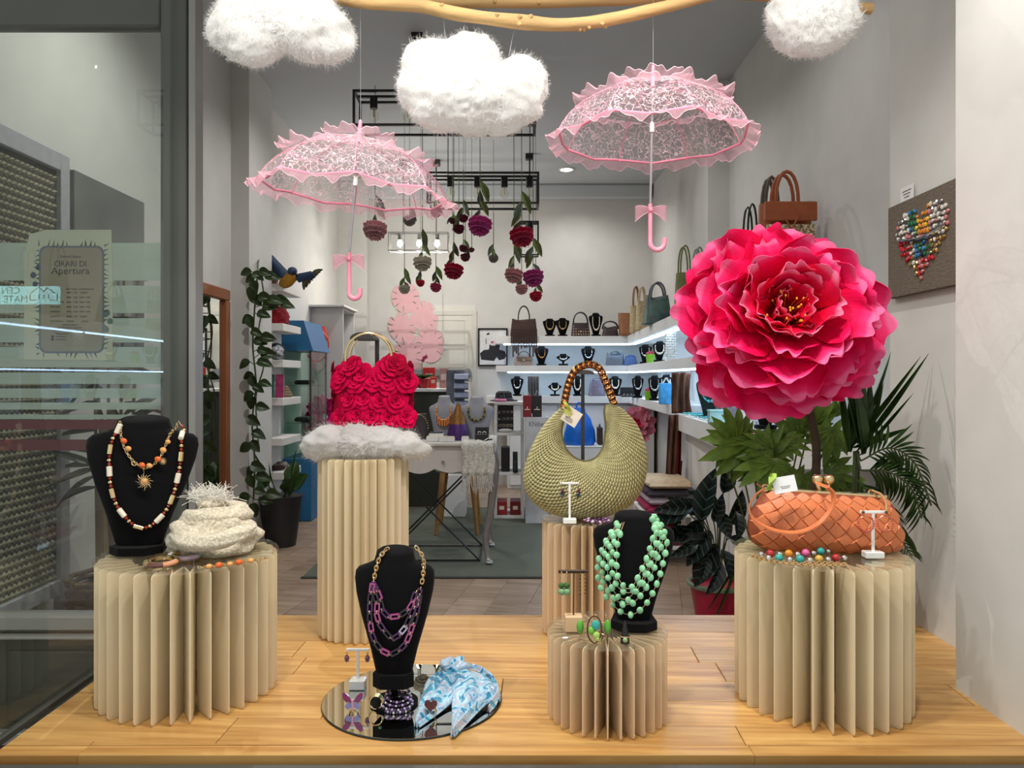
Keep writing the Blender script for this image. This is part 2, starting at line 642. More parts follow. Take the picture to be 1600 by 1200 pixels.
for a, b in ((379, 438), (446, 489), (497, 535), (542, 574), (582, 600), (607, 622), (629, 640), (648, 655)):
    z0, z1 = zpx(b, YD), zpx(a, YD)
    MB().box((-1.62, YD + 0.006, (z0 + z1) / 2), (1.058, 0.001, z1 - z0)).build('frosted_stripe', m_frost, door, False)
for a, b in ((656, 671), (687, 704)):
    z0, z1 = zpx(b, YD), zpx(a, YD)
    MB().box((-1.62, YD + 0.006, (z0 + z1) / 2), (1.058, 0.001, z1 - z0)).build('red_stripe', m_red, door, False)
struct('trim_7', MB().box((-0.988, YD, 1.6), (0.022, 0.06, 3.2), bev=0.003), m_alul)
struct('trim_8', MB().box((-1.6, YD, 2.79), (1.2, 0.06, 0.82), bev=0.003), m_alu)

# ------------------------------------------------------------------ rear door with painted leaves
YB = 8.2
d2 = struct('door_2', MB().box((px(690, 0, YB).x, YB - 0.003, 0.96), (0.72, 0.006, 1.92)), mat('cream_door', (214, 211, 200), 0.6, var=0.04, scale=5))
m_cream = mat('cream_trim', (206, 203, 192), 0.6, var=0.05)
xr, xl, zt = px(745, 0, YB).x, px(634, 0, YB).x, zpx(486, YB)
MB().box((xr - 0.025, YB - 0.006, zt / 2), (0.05, 0.012, zt), bev=.002).box((xl + 0.025, YB - 0.006, zt / 2), (0.05, 0.012, zt), bev=.002).box(((xr + xl) / 2, YB - 0.006, zt - 0.02), (xr - xl, 0.0125, 0.05), bev=.002).build('door_frame', m_cream, d2, False)
for (a, b, c, d_) in ((645, 726, 500, 538), (645, 726, 545, 574), (645, 726, 592, 740)):
    p0, p1 = px(a, d_, YB), px(b, c, YB)
    mb = MB()
    for (cx, cz, sx_, sz_) in (((p0.x + p1.x) / 2, p0.z, p1.x - p0.x, .014), ((p0.x + p1.x) / 2, p1.z, p1.x - p0.x, .014), (p0.x, (p0.z + p1.z) / 2, .014, p1.z - p0.z), (p1.x, (p0.z + p1.z) / 2, .014, p1.z - p0.z)):
        mb.box((cx, YB - 0.0065, cz), (sx_, 0.006, sz_), bev=.001)
    mb.build('panel', m_cream, d2, False)
p0, p1 = px(636, 588, YB), px(736, 577, YB)
mb = MB().box(((p0.x + p1.x) / 2, YB - 0.04, (p0.z + p1.z) / 2), (p1.x - p0.x, 0.04, p1.z - p0.z), bev=.01)
mb.box((p0.x + .03, YB - .02, (p0.z + p1.z) / 2), (.05, .035, .09), bev=.005).box((p1.x - .03, YB - .02, (p0.z + p1.z) / 2), (.05, .035, .09), bev=.005)
mb.build('push_bar', mat('brushed_steel', (160, 162, 164), 0.35, 0.7), d2, True)
m_pinkleaf = mat('pink_wall_paint', (226, 176, 180), 0.8, var=0.06, scale=12)


def monstera(cx, cy, wd, ht, ang, d):
    """outline of a slit leaf in pixels, as a thin painted shape on the wall"""
    pts = []
    N = 132
    for i in range(N):
        t = 2 * PI * i / N
        up = math.sin(t)
        r = 1.0 + .14 * max(0, -up) ** 3 - .05 * up
        if up > 0.97:
            r *= 0.66 + .2 * (1 - up) / .03
        k = i % 12
        if abs(up) < .96 and k in (5, 6):
            r *= 0.58 if k == 5 else .62
        x, y = math.cos(t) * r * wd / 2, math.sin(t) * r * ht / 2
        c, s = math.cos(ang), math.sin(ang)
        q = px(cx + x * c - y * s, cy - (x * s + y * c), d)
        pts.append((q.x, q.z))
    return pts


for li_, (cx, cy, wd, ht, a) in enumerate(((633, 463, 44, 46, 0.3), (665, 494, 50, 40, -1.2), (627, 511, 40, 50, 0.5), (672, 535, 44, 54, 0.1), (637, 553, 46, 48, 0.4))):
    q = monstera(cx, cy, wd, ht, a, YB)
    yl = YB - .0122 - .0007 * li_
    mq = (sum(v[0] for v in q) / len(q), sum(v[1] for v in q) / len(q))
    MB().add([(mq[0], yl - .0006, mq[1])] + [(v[0], yl - .0006, v[1]) for v in q] + [(v[0], yl, v[1]) for v in q], [(0, i + 1, (i + 1) % len(q) + 1) for i in range(len(q))] + [(i + 1, i + 1 + len(q), (i + 1) % len(q) + 1 + len(q), (i + 1) % len(q) + 1) for i in range(len(q))]).build('painted_leaf', m_pinkleaf, wb, False)

# ceiling downlight that shows in the picture
c = px(885, 271, 7.55)
dl = thing('ceiling_downlight', 'small round recessed downlight in the ceiling beside the pink parasol', 'ceiling light', (c.x, 7.55, 3.2))
MB().lathe([(0.075, 0), (0.078, -0.012), (0.06, -0.014), (0.055, -0.002)], 24, (c.x, 7.55, 3.2)).build('rim', m_white, dl)
MB().lathe([(0.055, -0.003), (0.0, -0.004)], 24, (c.x, 7.55, 3.2)).build('diffuser', mat('lit_diffuser', (255, 252, 244), emit=(255, 250, 238), es=6), dl)

# sign of the shop across the street, mirrored by the door glass
sg = thing('street_sign', 'turquoise backlit shop sign across the street, mirrored in the door glass', 'sign', (-7.9, -6.0, 2.3))
MB().box((-7.95, -6.0, 2.302), (3.17, 0.08, 0.246), bev=.005).build('sign_panel', mat('backlit_panel', (150, 205, 210), emit=(150, 214, 222), es=16.0), sg, False)
m_ink = mat('sign_ink', (8, 30, 34), 0.6)
text('CEN', 'lettering', (-6.88, -5.955, 2.36), 0.135, m_ink, sg, PI / 2, PI, 'LEFT')
text('MATE', 'lettering', (-6.77, -5.955, 2.24), 0.135, m_ink, sg, PI / 2, PI, 'LEFT')
mb = MB()
for a, b in (((-6.50, 2.33), (-6.60, 2.40)), ((-6.60, 2.40), (-6.66, 2.34)), ((-6.66, 2.36), (-6.72, 2.41)), ((-6.72, 2.41), (-6.83, 2.33)), ((-6.46, 2.32), (-6.46, 2.23)), ((-6.46, 2.23), (-6.56, 2.23)), ((-6.84, 2.32), (-6.84, 2.23)), ((-6.84, 2.23), (-6.74, 2.23)),
             ((-6.58, 2.31), (-6.58, 2.25)), ((-6.65, 2.31), (-6.65, 2.25)), ((-6.72, 2.31), (-6.72, 2.25))):
    mb.bar((a[0] + .10, -5.955, a[1]), (b[0] + .10, -5.955, b[1]), .01)
mb.build('mountain_mark', m_ink, sg, False)

# ------------------------------------------------------------------ lit wall shelves
m_led = mat('led_strip', (240, 250, 255), emit=(186, 220, 255), es=14)


def shelf(name, label, poly, z0, z1, strips=(), group=None):
    o = thing(name, label, 'shelf', (poly[0][0], poly[0][1], z0), group)
    MB().prism(poly, z0, z1, 'z').build('board', m_white, o, False)
    for a, b in strips:
        MB().bar((*a, z0 - 0.006), (*b, z0 - 0.006), .034, .010).build('led_strip', m_led, o, False)
    return o


xb = -0.165
shelf('wall_shelf', 'topmost white wall shelf carrying handbags, lit from beneath', [(xb, 7.85), (1.18, 7.85), (1.02, 3.4), (1.5, 3.4), (1.5, 8.2), (xb, 8.2)], 1.493, 1.571, (((xb + .08, 7.90), (1.22, 7.90)), ((1.24, 7.86), (1.10, 3.5))))
shelf('wall_shelf', 'middle white wall shelf at eye height with jewellery busts', [(xb, 7.85), (1.18, 7.85), (1.04, 3.4), (1.5, 3.4), (1.5, 8.2), (xb, 8.2)], 1.205, 1.27, (((xb + .12, 7.90), (1.22, 7.90)), ((1.24, 7.86), (1.12, 3.5))))
shelf('wall_shelf', 'long white counter along the rear wall, turning the corner', [(xb - .1, 7.85), (1.2, 7.85), (1.1, 5.2), (1.5, 5.2), (1.5, 8.2), (xb - .1, 8.2)], 0.885, 0.955)
shelf('wall_shelf', 'thick white side counter with turquoise jewellery behind the leafy plant', [(1.1, 5.18), (0.97, 2.9), (1.5, 2.9), (1.5, 5.18)], 0.80, 0.905)
bc = thing('base_cabinet', 'plain white base cabinet under the side counter', 'cabinet', (1.3, 4.2, 0))
MB().box((1.333, 4.15, 0.398), (0.32, 2.0, 0.792), bev=.004).build('body', m_white, bc, False)
MB().box((1.163, 4.62, 0.42), (0.014, 1.0, 0.74), bev=.003).build('door', m_white, bc, False)
MB().box((1.163, 3.58, 0.42), (0.014, 1.0, 0.74), bev=.003).build('door', m_white, bc, False)
bc = thing('base_cabinet', 'grey-white base cabinet under the rear counter', 'cabinet', (0.6, 8.0, 0))
MB().box((0.70, 8.05, 0.44), (1.5, 0.28, 0.88), bev=.004).build('body', m_white, bc, False)
for k in range(3):
    MB().box((0.22 + k * .5, 7.898, 0.45), (0.48, 0.014, 0.82), bev=.003).build('door', m_white, bc, False)

# ------------------------------------------------------------------ pleated paper pedestals
m_paperA = mat('cream_card', (252, 238, 206), 0.75, var=0.06, scale=14, stretch=(1, 1, 0.3), translu=0.4)
m_paperB = mat('peach_card', (250, 228, 194), 0.75, var=0.07, scale=14, stretch=(1, 1, 0.3), translu=0.4)
m_acryl = glassmat('acrylic_disc', (250, 250, 247), 1.45, 0.06, (235, 230, 215))


def pedestal(label, X, Y, r, z1, N, m, rin=0.68, seam=0.0, disc=True):
    o = thing('pleated_pedestal', label, 'pedestal', (X, Y, ZS), 'folded card pedestals in the show window')
    H = z1 - ZS
    a = PI / N * 0.985
    ri = r * rin
    def ring(z, cut):
        rt = r - cut
        return [(ri * math.cos(a), -ri * math.sin(a), z), (rt, -.0011, z), (rt + .0006, 0, z), (rt, .0011, z), (ri * math.cos(a), ri * math.sin(a), z),
                (ri * math.cos(a) - .002, ri * math.sin(a) - .0012, z), (rt - .012, 0, z), (ri * math.cos(a) - .002, -ri * math.sin(a) + .0012, z)]
    me = MB().loft([ring(0.0005, .008), ring(.003, .003), ring(.008, 0), ring(H - .008, 0), ring(H - .003, .003), ring(H - .0005, .009)], True, True, True).mesh('pleat', m, False)
    for k in range(N):
        t = 2 * PI * k / N + seam + R.uniform(-1, 1) * 0.10 * PI / N
        inst('pleat', me, o, Matrix.Translation((X, Y, ZS)) @ Matrix.Rotation(t, 4, 'Z') @ Matrix.Diagonal((1, 1, 1, 1)))
    if disc:
        MB().lathe([(0.0, 0), (r * 1.015, 0), (r * 1.02, .0012), (r * 1.02, .0028), (r * 1.015, .004), (0.0, .004)], 64, (X, Y, z1), caps=False).build('acrylic_disc', m_acryl, o)
    return o


PA = (-0.749, 1.783, 0.195, 0.736)
PBt = (-0.425, 2.20, 0.128, 0.922)
PC = (0.217, 2.20, 0.130, 0.741)
PD = (0.204, 1.653, 0.127, 0.602)
PE = (0.6975, 1.733, 0.188, 0.753)
pedestal('wide pleated cream card pedestal beneath the knitted scarf and orange-bead bust', *PA, 32, m_paperA, .62, seam=.02)
pedestal('tallest pleated cream pedestal beneath the rose-covered handbag', *PBt, 28, m_paperA, .8, disc=True)
pedestal('slim pleated peach pedestal beneath the woven green hobo bag', *PC, 28, m_paperB, .6)
pedestal('lowest pleated peach pedestal, beneath the mint-green bead bust', *PD, 30, m_paperB, .35)
pedestal('wide pleated cream pedestal beneath the orange woven clutch', *PE, 30, m_paperA, .62, .06)
DT = 0.0045   # thickness of the discs

# ------------------------------------------------------------------ black busts
m_velvet = mat('black_velvet', (15, 14, 15), 0.95, var=0.15, scale=80, sheen=0.04, spec=0.1)
m_greyv = mat('grey_linen', (150, 150, 158), 0.9, var=0.1, scale=120, bump=.2)
BPROF = [(0.0, .36, .055), (.04, .42, .07), (.25, .58, .095), (.5, .82, .11), (.68, .96, .115), (.78, 1.0, .11), (.835, .98, .105), (.865, .90, .10), (.89, .66, .095), (.91, .52, .09), (.95, .48, .09), (.98, .46, .085), (.995, .38, .07), (1.0, .26, .05)]


def bust(label, base, H, HW, m, rotz=0.0, lean=0.16, foot='hex', stem=0.0, prof=BPROF, name='necklace_bust', group='black jewellery busts', nseg=24, bs=1.0):
    """base: where the foot stands; returns the thing and front(x, z) = depth of its front face there"""
    bx_, by_, bz_ = base
    o = thing(name, label, 'bust', base, group)
    cr, sr = math.cos(rotz), math.sin(rotz)
    z0 = bz_ + stem + 0.012 * (foot == 'hex')
    rings = []
    for t, hw, hd in prof:
        ring = []
        for k in range(nseg):
            a = 2 * PI * k / nseg
            ca, sa = math.cos(a), math.sin(a)
            u = HW * hw * math.copysign(abs(ca) ** .75, ca)
            v = hd * H * math.copysign(abs(sa) ** .85, sa) * (1.0 if sa < 0 else .7) + lean * H * (t - .1)
            h = H * t + (0.02 * H * sa if t > .97 else 0)
            ring.append((bx_ + u * cr - v * sr, by_ + u * sr + v * cr, z0 + h))
        rings.append(ring)
    MB().loft(rings, True, True, True).build('body', m, o)
    w_ = HW * .62 * bs
    if foot == 'hex':
        pl = [(-w_ * 1.1, -.4 * w_), (-w_ * .55, -w_ * .95), (w_ * .55, -w_ * .95), (w_ * 1.1, -.4 * w_), (w_ * .9, w_ * .9), (-w_ * .9, w_ * .9)]
        pl = [(bx_ + x * cr - y * sr, by_ + x * sr + y * cr) for x, y in pl]
        MB().prism(pl, bz_ + .0005, bz_ + .018, 'z').build('foot', m, o, False)
    elif foot == 'stem':
        MB().lathe([(.0, 0), (w_ * .95, .0005), (w_ * .95, .006), (.012, .010), (.008, .014), (.008, stem + .02)], 28, (bx_, by_, bz_)).build('foot', m, o)
        pl = [(-w_ * 1.05, -.3 * w_), (-w_ * .6, -w_ * .75), (w_ * .6, -w_ * .75), (w_ * 1.05, -.3 * w_), (w_ * .8, w_ * .8), (-w_ * .8, w_ * .8)]
        MB().prism([(bx_ + x * .78, by_ + y * .8) for x, y in pl], bz_ + stem - .006, bz_ + stem + .024, 'z').build('collar', m, o, False)

    def front(x, z):
        t = min(1, max(0, (z - z0) / H))
        for (t0, w0, d0), (t1, w1, d1) in zip(prof, prof[1:]):
            if t <= t1:
                break
        f = (t - t0) / max(1e-6, t1 - t0)
        hw, hd = (w0 + (w1 - w0) * f) * HW, (d0 + (d1 - d0) * f) * H
        u = (x - bx_) / cr
        q = max(0.0, 1 - (min(1.0, abs(u) / hw)) ** (1 / .375)) ** .425
        v = -hd * q + lean * H * (t - .1)
        return by_ + u * sr + v * cr
    return o, front


def on_bust(front, pts, d, off, n=8):
    """picture polyline laid on a bust's front"""
    c = arc([px(x, y, d) for x, y in pts], n)
    return [Vector((p.x, front(p.x, p.z) - off, p.z)) for p in c]


S_BEAD = MB().ell((0, 0, 0), (1, 1, 1), 12, 8).mesh('bead', None)
S_BEADL = MB().ell((0, 0, 0), (1, 1, 1), 8, 5).mesh('bead', None)
S_TUBE = MB().lathe([(.0, -1), (.75, -1), (1, -.9), (1, .9), (.75, 1), (.0, 1)], 12, caps=False).mesh('tube_bead', None)
S_BIC = MB().lathe([(.25, -1), (1, 0), (.25, 1)], 8).mesh('crystal_bead', None, False)
S_LINK = MB().torus((0, 0, 0), 1, .32, 14, 6).mesh('link', None)
m_gold = mat('gold', (238, 208, 156), 0.18, 1.0, var=.08)
m_chrome = mat('chrome', (226, 224, 222), 0.08, 1.0, var=.02)
m_orange = mat('orange_stone', (238, 104, 22), 0.25, var=.3, coat=.5)
m_amber = mat('pale_amber', (240, 170, 90), 0.25, var=.25, coat=.5)
m_redb = mat('red_crystal', (170, 44, 18), 0.15, var=.4, coat=.6)
m_ivory = mat('ivory_resin', (238, 226, 202), 0.3, var=.08, coat=.4)
m_mint = mat('mint_stone', (150, 214, 164), 0.32, var=.16, scale=60, coat=.3)
m_cord = mat('beige_cord', (214, 180, 140), 0.7)

# --- bust with two necklaces on the wide cream pedestal
bA, fA = bust('black velvet bust wearing the long red-and-ivory necklace', (-0.868, 1.79, PA[3] + DT), 0.300, 0.127, m_velvet, 0.10, 0.10, bs=.68)
path = on_bust(fA, [(181, 662), (172, 690), (170, 722), (173, 755), (182, 786), (196, 807), (214, 823), (230, 824), (246, 811), (258, 791), (267, 764), (273, 733), (275, 702), (272, 677), (262, 660)], 1.76, .007)
nk = thing('bead_necklace', 'long necklace of ivory, gold and red beads on the bust above the scarf', 'necklace', path[len(path) // 2], 'necklaces in the show window')
MB().tube(path, .0008, 5).build('thread', m_cord, nk)
seq = [('t', m_ivory), ('c', m_redb), ('b', m_gold), ('c', m_redb), ('t', m_gold), ('c', m_redb), ('b', m_gold), ('c', m_redb)]
LEN = {'t': .024, 'c': .0085, 'b': .0095}
total = sum((b - a).length for a, b in zip(path, path[1:]))
pos, k = .002, 0
fine = resample(path, .0005)
while True:
    kd, mm = seq[k % 8]
    c = pos + LEN[kd] / 2
    if c > total - .004:
        break
    p, t = fine[min(len(fine) - 1, int(c / .0005))]
    if kd == 't':
        inst('tube_bead', S_TUBE, nk, frame_to(p, t, s=(.0062, .0062, .0118)), mm)
    elif kd == 'c':
        inst('crystal_bead', S_BIC, nk, frame_to(p, t, s=(.0045, .0045, .0042)), mm)
    else:
        inst('bead', S_BEAD, nk, frame_to(p, t, s=(.0055, .0055, .0045)), mm)
    pos += LEN[kd]
    k += 1


def chain(path, parent, m, step, r, s_=(1, .62, 1)):
    for i, (p, t) in enumerate(resample(path, step)):
        side = Vector((0, -1, 0)) if i % 2 == 0 else t.cross(Vector((0, -1, 0))).normalized()
        M_ = frame_to(p, side, up=t, s=1)
        inst('link', S_LINK, parent, M_ @ Matrix.Diagonal((r * s_[1], r, r * .8, 1)), m)


path = on_bust(fA, [(179, 662), (184, 682), (192, 702), (203, 718), (216, 729), (224, 732), (236, 727), (246, 714), (252, 697), (257, 678), (260, 662)], 1.76, .005)
nk = thing('charm_necklace', 'short gold charm necklace with orange stones and a sun pendant', 'necklace', path[len(path) // 2], 'necklaces in the show window')
chain(path, nk, m_gold, .006, .0042)
for i, (x, y, mm, s_) in enumerate(((187, 690, m_orange, 5), (195, 702, m_amber, 4.5), (217, 728, m_orange, 5), (228, 729, m_amber, 4.5), (240, 719, m_orange, 5), (247, 705, m_amber, 5), (253, 692, m_amber, 4))):
    p = px(x, y, 1.75)
    p.y = fA(p.x, p.z) - .009
    inst('stone', S_BEAD, nk, TR(p, (0, .4, 0), (.0016 * s_, .0010 * s_, .0013 * s_)), mm)
p = px(222, 753, 1.75)
p.y = fA(p.x, p.z) - .012
sun = MB()
for k in range(16):
    a = 2 * PI * k / 16
    L = .021 if k % 2 == 0 else .016
    sun.tube([p + Vector((math.cos(a), 0, math.sin(a))) * .006, p + Vector((math.cos(a + .15), 0, math.sin(a + .15))) * L * .7, p + Vector((math.cos(a), 0, math.sin(a))) * L], [.0012, .001, .0004], 5)
sun.torus(p, .0068, .0012, 18, 5, ax='y').tube([p + Vector((0, 0, .02)), px(224, 733, 1.75)], .0008, 5).build('sun_pendant', m_gold, nk)
inst('stone', S_BEAD, nk, TR(p, (0, 0, 0), (.0062, .004, .0062)), m_amber)
st = MB()
q = px(248, 722, 1.75)
q.y = fA(q.x, q.z) - .011
for k in range(12):
    a = 2 * PI * k / 12
    st.tube([q, q + Vector((math.cos(a), 0, math.sin(a))) * .009], [.0012, .0004], 5)
st.build('star_charm', m_gold, nk)
q = px(206, 724, 1.75)
q.y = fA(q.x, q.z) - .011
MB().torus(q, .006, .0014, 12, 5, ax='y', arc=(PI * .9, PI * 2.0)).build('moon_charm', m_gold, nk)

# --- bust with the purple chain on the mirror plate
PL = (-0.2235, 1.73, 0.200)
ml = thing('mirror_plate', 'round frameless mirror lying on the wooden platform', 'mirror', (PL[0], PL[1], ZS))
MB().lathe([(0, 0.0005), (PL[2], .0005), (PL[2] + .001, .002), (PL[2], .0042), (0, .0042)], 72, (PL[0], PL[1], ZS), caps=False).build('glass_edge', mat('dark_glass_edge', (30, 36, 32), .2), ml)
MB().lathe([(0, 0), (PL[2] - .001, 0), (PL[2] - .001, .0006), (0, .0006)], 72, (PL[0], PL[1], ZS + .0042), caps=False).build('mirror_face', mat('mirror_silver', (236, 238, 234), 0.01, 1.0, var=.01), ml)
ZM = ZS + .005
b = px(616, 1104, 1.70)
bB, fB = bust('black velvet bust wearing the purple rectangular-link necklace on the round mirror', (b.x, 1.70, ZM), 0.292, 0.089, m_velvet, 0.0, 0.05, 'stem', 0.048)
m_plum = mat('plum_resin', (70, 18, 80), 0.15, var=.3, coat=.4)
m_mag = mat('magenta_resin', (168, 66, 130), 0.15, var=.2, coat=.8)
m_clearr = mat('smoky_resin', (34, 18, 40), 0.15, var=.2, coat=.3)
m_lilac = mat('lilac_resin', (190, 180, 210), 0.15, var=.2, coat=.8)


def rlink():
    mb = MB()
    o_, i_ = (.62, 1.0), (.28, .62)
    rings = []
    for z, e in ((-.16, .0), (.16, .0)):
        pass
    O = [(-o_[0], -o_[1] + .15), (-o_[0] + .15, -o_[1]), (o_[0] - .15, -o_[1]), (o_[0], -o_[1] + .15), (o_[0], o_[1] - .15), (o_[0] - .15, o_[1]), (-o_[0] + .15, o_[1]), (-o_[0], o_[1] - .15)]
    I = [(-i_[0], -i_[1] + .05), (-i_[0] + .05, -i_[1]), (i_[0] - .05, -i_[1]), (i_[0], -i_[1] + .05), (i_[0], i_[1] - .05), (i_[0] - .05, i_[1]), (-i_[0] + .05, i_[1]), (-i_[0], i_[1] - .05)]
    r = [[(x, y, -.17) for x, y in O], [(x, y, .17) for x, y in O], [(x, y, .17) for x, y in I], [(x, y, -.17) for x, y in I], [(x, y, -.17) for x, y in O]]
    return mb.loft(r, True).mesh('rectangular_link', None, False)


S_RL = rlink()
nk = thing('link_necklace', 'three-row purple rectangular-link necklace with gold chain on the mirror bust', 'necklace', px(620, 1020, 1.66), 'necklaces in the show window')
for pts in (([(601, 863), (592, 872), (587, 888), (584, 905), (584, 916)]), ([(648, 863), (656, 874), (660, 890), (660, 903), (658, 914)])):
    chain(on_bust(fB, pts, 1.67, .005), nk, m_gold, .0085, .0062)
rows = (([(584, 918), (591, 932), (595, 950), (603, 962), (615, 965), (628, 961), (640, 950), (646, 935), (652, 920)], 'pmcpmcmpm'),
        ([(583, 920), (588, 945), (588, 962), (595, 980), (608, 995), (617, 997), (630, 985), (638, 970), (647, 950), (655, 925)], 'pcmmpcplcpm'),
        ([(580, 920), (577, 945), (577, 968), (580, 990), (586, 1005), (597, 1018), (611, 1022), (624, 1016), (634, 1005), (642, 985), (650, 960), (656, 925)], 'mcpcmpcmcpm'))
CL = {'p': m_plum, 'm': m_mag, 'c': m_clearr, 'l': m_lilac}
for ri_, (pts, cols) in enumerate(rows):
    pth = on_bust(fB, pts, 1.66, .006 + .002 * ri_)
    for i, (p, t) in enumerate(resample(pth, .0215)):
        M_ = frame_to(p, Vector((0.15 * (-1) ** i, -1, 0)), up=t)
        # local y of frame_to is the in-plane axis along the chain
        inst('rectangular_link', S_RL, nk, M_ @ Matrix.Diagonal((.0098, .0105, .0105, 1)), CL[cols[i % len(cols)]])
        q = p + t * .0107
        inst('link', S_LINK, nk, frame_to(q + Vector((0, -.001, 0)), t.cross(Vector((0, -1, 0))), s=.0032), m_gold)

# --- bust with the mint strands on the low pedestal
b = px(990, 986, 1.665)
bC, fC = bust('black velvet bust draped with mint-green bead strands', (b.x, 1.665, PD[3] + DT), 0.232, 0.088, m_velvet, -0.12, 0.10, bs=.82)
strands = ([(966, 822), (948, 850), (938, 882), (938, 914), (951, 941), (972, 958), (990, 960), (1008, 945), (1021, 924), (1031, 900), (1038, 872), (1043, 846), (1036, 824)],
           [(969, 822), (952, 848), (945, 880), (945, 914), (957, 934), (974, 945), (990, 941), (1006, 922), (1017, 900), (1027, 872), (1036, 844), (1031, 820)],
           [(972, 821), (957, 848), (951, 880), (952, 904), (961, 927), (975, 937), (991, 926), (1006, 906), (1016, 884), (1026, 860), (1032, 838), (1028, 818)],
           [(974, 819), (961, 848), (957, 878), (958, 898), (966, 918), (983, 926), (998, 912), (1009, 892), (1018, 868), (1026, 845), (1026, 818)],
           [(977, 818), (966, 848), (964, 876), (965, 900), (978, 919), (989, 914), (999, 896), (1009, 874), (1018, 848), (1024, 826), (1022, 813)])
nk = thing('bead_necklace', 'five-strand necklace of flat mint-green stones on the low-pedestal bust', 'necklace', px(985, 960, 1.62), 'necklaces in the show window')
for si, pts in enumerate(strands):
    pth = on_bust(fC, pts, 1.64, .006 + .0012 * si)
    MB().tube(pth, .0007, 5).build('cord', m_cord, nk)
    for i, (p, t) in enumerate(resample(pth, .0225)):
        if i == 0 and si > 1:
            continue
        q = p + t * (.005 * (si % 3))
        inst('flat_bead', S_BEAD, nk, TR(q + Vector((0, -.001, 0)), (R.uniform(-.3, .3), R.uniform(-.6, .6), R.uniform(-.5, .5)), (.0072 * R.uniform(.9, 1.08), .0042, .0077 * R.uniform(.9, 1.08))), m_mint)

# ------------------------------------------------------------------ cotton clouds
m_cotton = mat('cotton_wool', (230, 229, 226), 0.95, var=.02, scale=40, bump=.12, bscale=60, spec=.05, sheen=.2, translu=.45)
m_fibre = mat('cotton_fibre', (242, 241, 238), 0.95, var=.02, spec=.05, translu=.4)


def smax(vals, k=18.0):
    m_ = max(vals)
    return m_ + math.log(sum(math.exp((v - m_) * k) for v in vals)) / k


def cotton(label, blobs, d, seed, depth=.75, flat=1.0, threads=(), nu=150, nv=84, fuzz=7500, name='cotton_cloud', cat='cloud'):
    """blobs: picture circles; a star-shaped union of soft balls, roughened, with a coat of fibres"""
    wb_ = [(px(x, y, d), r / F * d) for x, y, r in blobs]
    c = sum((p * r for p, r in wb_), Vector()) / sum(r for _, r in wb_)
    wb_ = [(Vector(((p.x - c.x), noise.noise(Vector((x_ * .7, seed, 0))) * .3 * r, (p.z - c.z))), r) for x_, (p, r) in enumerate(wb_)]
    o = thing(name, label, cat, c, 'cotton clouds' if name == 'cotton_cloud' else None)
    rmin = min(r for _, r in wb_)

    def rad(dv):
        hit = []
        for p, r in wb_:
            pd, b_ = p.dot(dv), p.length_squared
            q = r * r - (b_ - pd * pd)
            if q > 0:
                e = pd + math.sqrt(q)
                if e > 0:
                    hit.append(e)
        return smax(hit, 60) if hit else rmin * .5
    rings, nrm = [], []
    for i in range(nv + 1):
        th = -PI / 2 + PI * i / nv
        ring = []
        for k in range(nu):
            ph = 2 * PI * k / nu
            dv = Vector((math.cos(th) * math.cos(ph), math.cos(th) * math.sin(ph), math.sin(th)))
            r = rad(dv)
            q = dv * 3 + Vector((seed * 5.1, 0, 0))
            r *= 1 + .075 * noise.noise(q * 1.1) + .045 * noise.noise(q * 2.2) + .010 * noise.noise(q * 5)
            ring.append((c.x + dv.x * r, c.y + dv.y * r * depth, c.z + dv.z * r * flat))
        rings.append(ring)
    MB().loft(rings, True).build('cotton_mass', m_cotton, o, sharp=180)
    fb = MB()
    rr = random.Random(seed)
    ik = [(i, k) for i in range(1, nv) for k in range(nu)]
    wt = [(Vector(rings[i][k]) - Vector(rings[i][k - 1])).length * (Vector(rings[i][k]) - Vector(rings[i - 1][k])).length for i, k in ik]
    for i, k in rr.choices(ik, wt, k=fuzz):
        p = Vector(rings[i][k])
        n_ = (p - c).normalized()
        t = Vector((rr.gauss(0, 1), rr.gauss(0, 1), rr.gauss(0, 1))).cross(n_).normalized()
        L = rr.uniform(.008, .028)
        a = p - n_ * .003
        b_ = p + n_ * rr.uniform(.0, .007) + t * L * .5 + rr.uniform(-.004, .004) * n_.cross(t)
        e = p + n_ * rr.uniform(-.003, .013) + t * L
        s_ = n_.cross(t) * .00035
        fb.add([a - s_, a + s_, b_ + s_, b_ - s_, e], [(0, 1, 2, 3), (3, 2, 4)])
    g = fb.build('fibres', m_fibre, o)
    g['kind'] = 'stuff'
    for (x, y, x2, y2) in threads:
        MB().tube([px(x, y, d), px(x2, y2, d)], .0005, 4).build('thread', m_cordc, o)
    return o


m_cordc = mat('clear_nylon', (190, 194, 196), 0.3)
cotton('large white cotton cloud hanging between the two pink parasols', [(672, 108, 46), (735, 100, 47), (690, 150, 56), (745, 150, 60), (806, 148, 47), (815, 118, 34), (785, 180, 30), (655, 140, 30)], 1.9, 3, threads=((692, 24, 697, 66), (805, 36, 795, 88)))
cotton('white cotton cloud in the upper corner beside the glass door frame', [(375, 38, 44), (430, 36, 46), (490, 46, 52), (515, 62, 36), (395, 66, 40), (355, 50, 26)], 1.9, 11, threads=((395, -80, 395, 10), (480, -80, 480, 10)))
cotton('small white cotton cloud near the tip of the driftwood branch', [(1236, 28, 38), (1270, 30, 46), (1306, 28, 36), (1250, 48, 34), (1285, 44, 34)], 1.9, 23, nu=120, nv=70, fuzz=3600, threads=((1240, -80, 1240, 8), (1290, -80, 1290, 8)))
cotton('cotton wool pad spread under the rose-covered handbag', [(520, 690, 34), (560, 688, 36), (600, 690, 36), (635, 696, 26), (505, 700, 26), (650, 706, 15), (488, 704, 14)], 2.17, 31, depth=1.2, flat=.82, name='cotton_pad', cat='cotton wool', fuzz=4200)

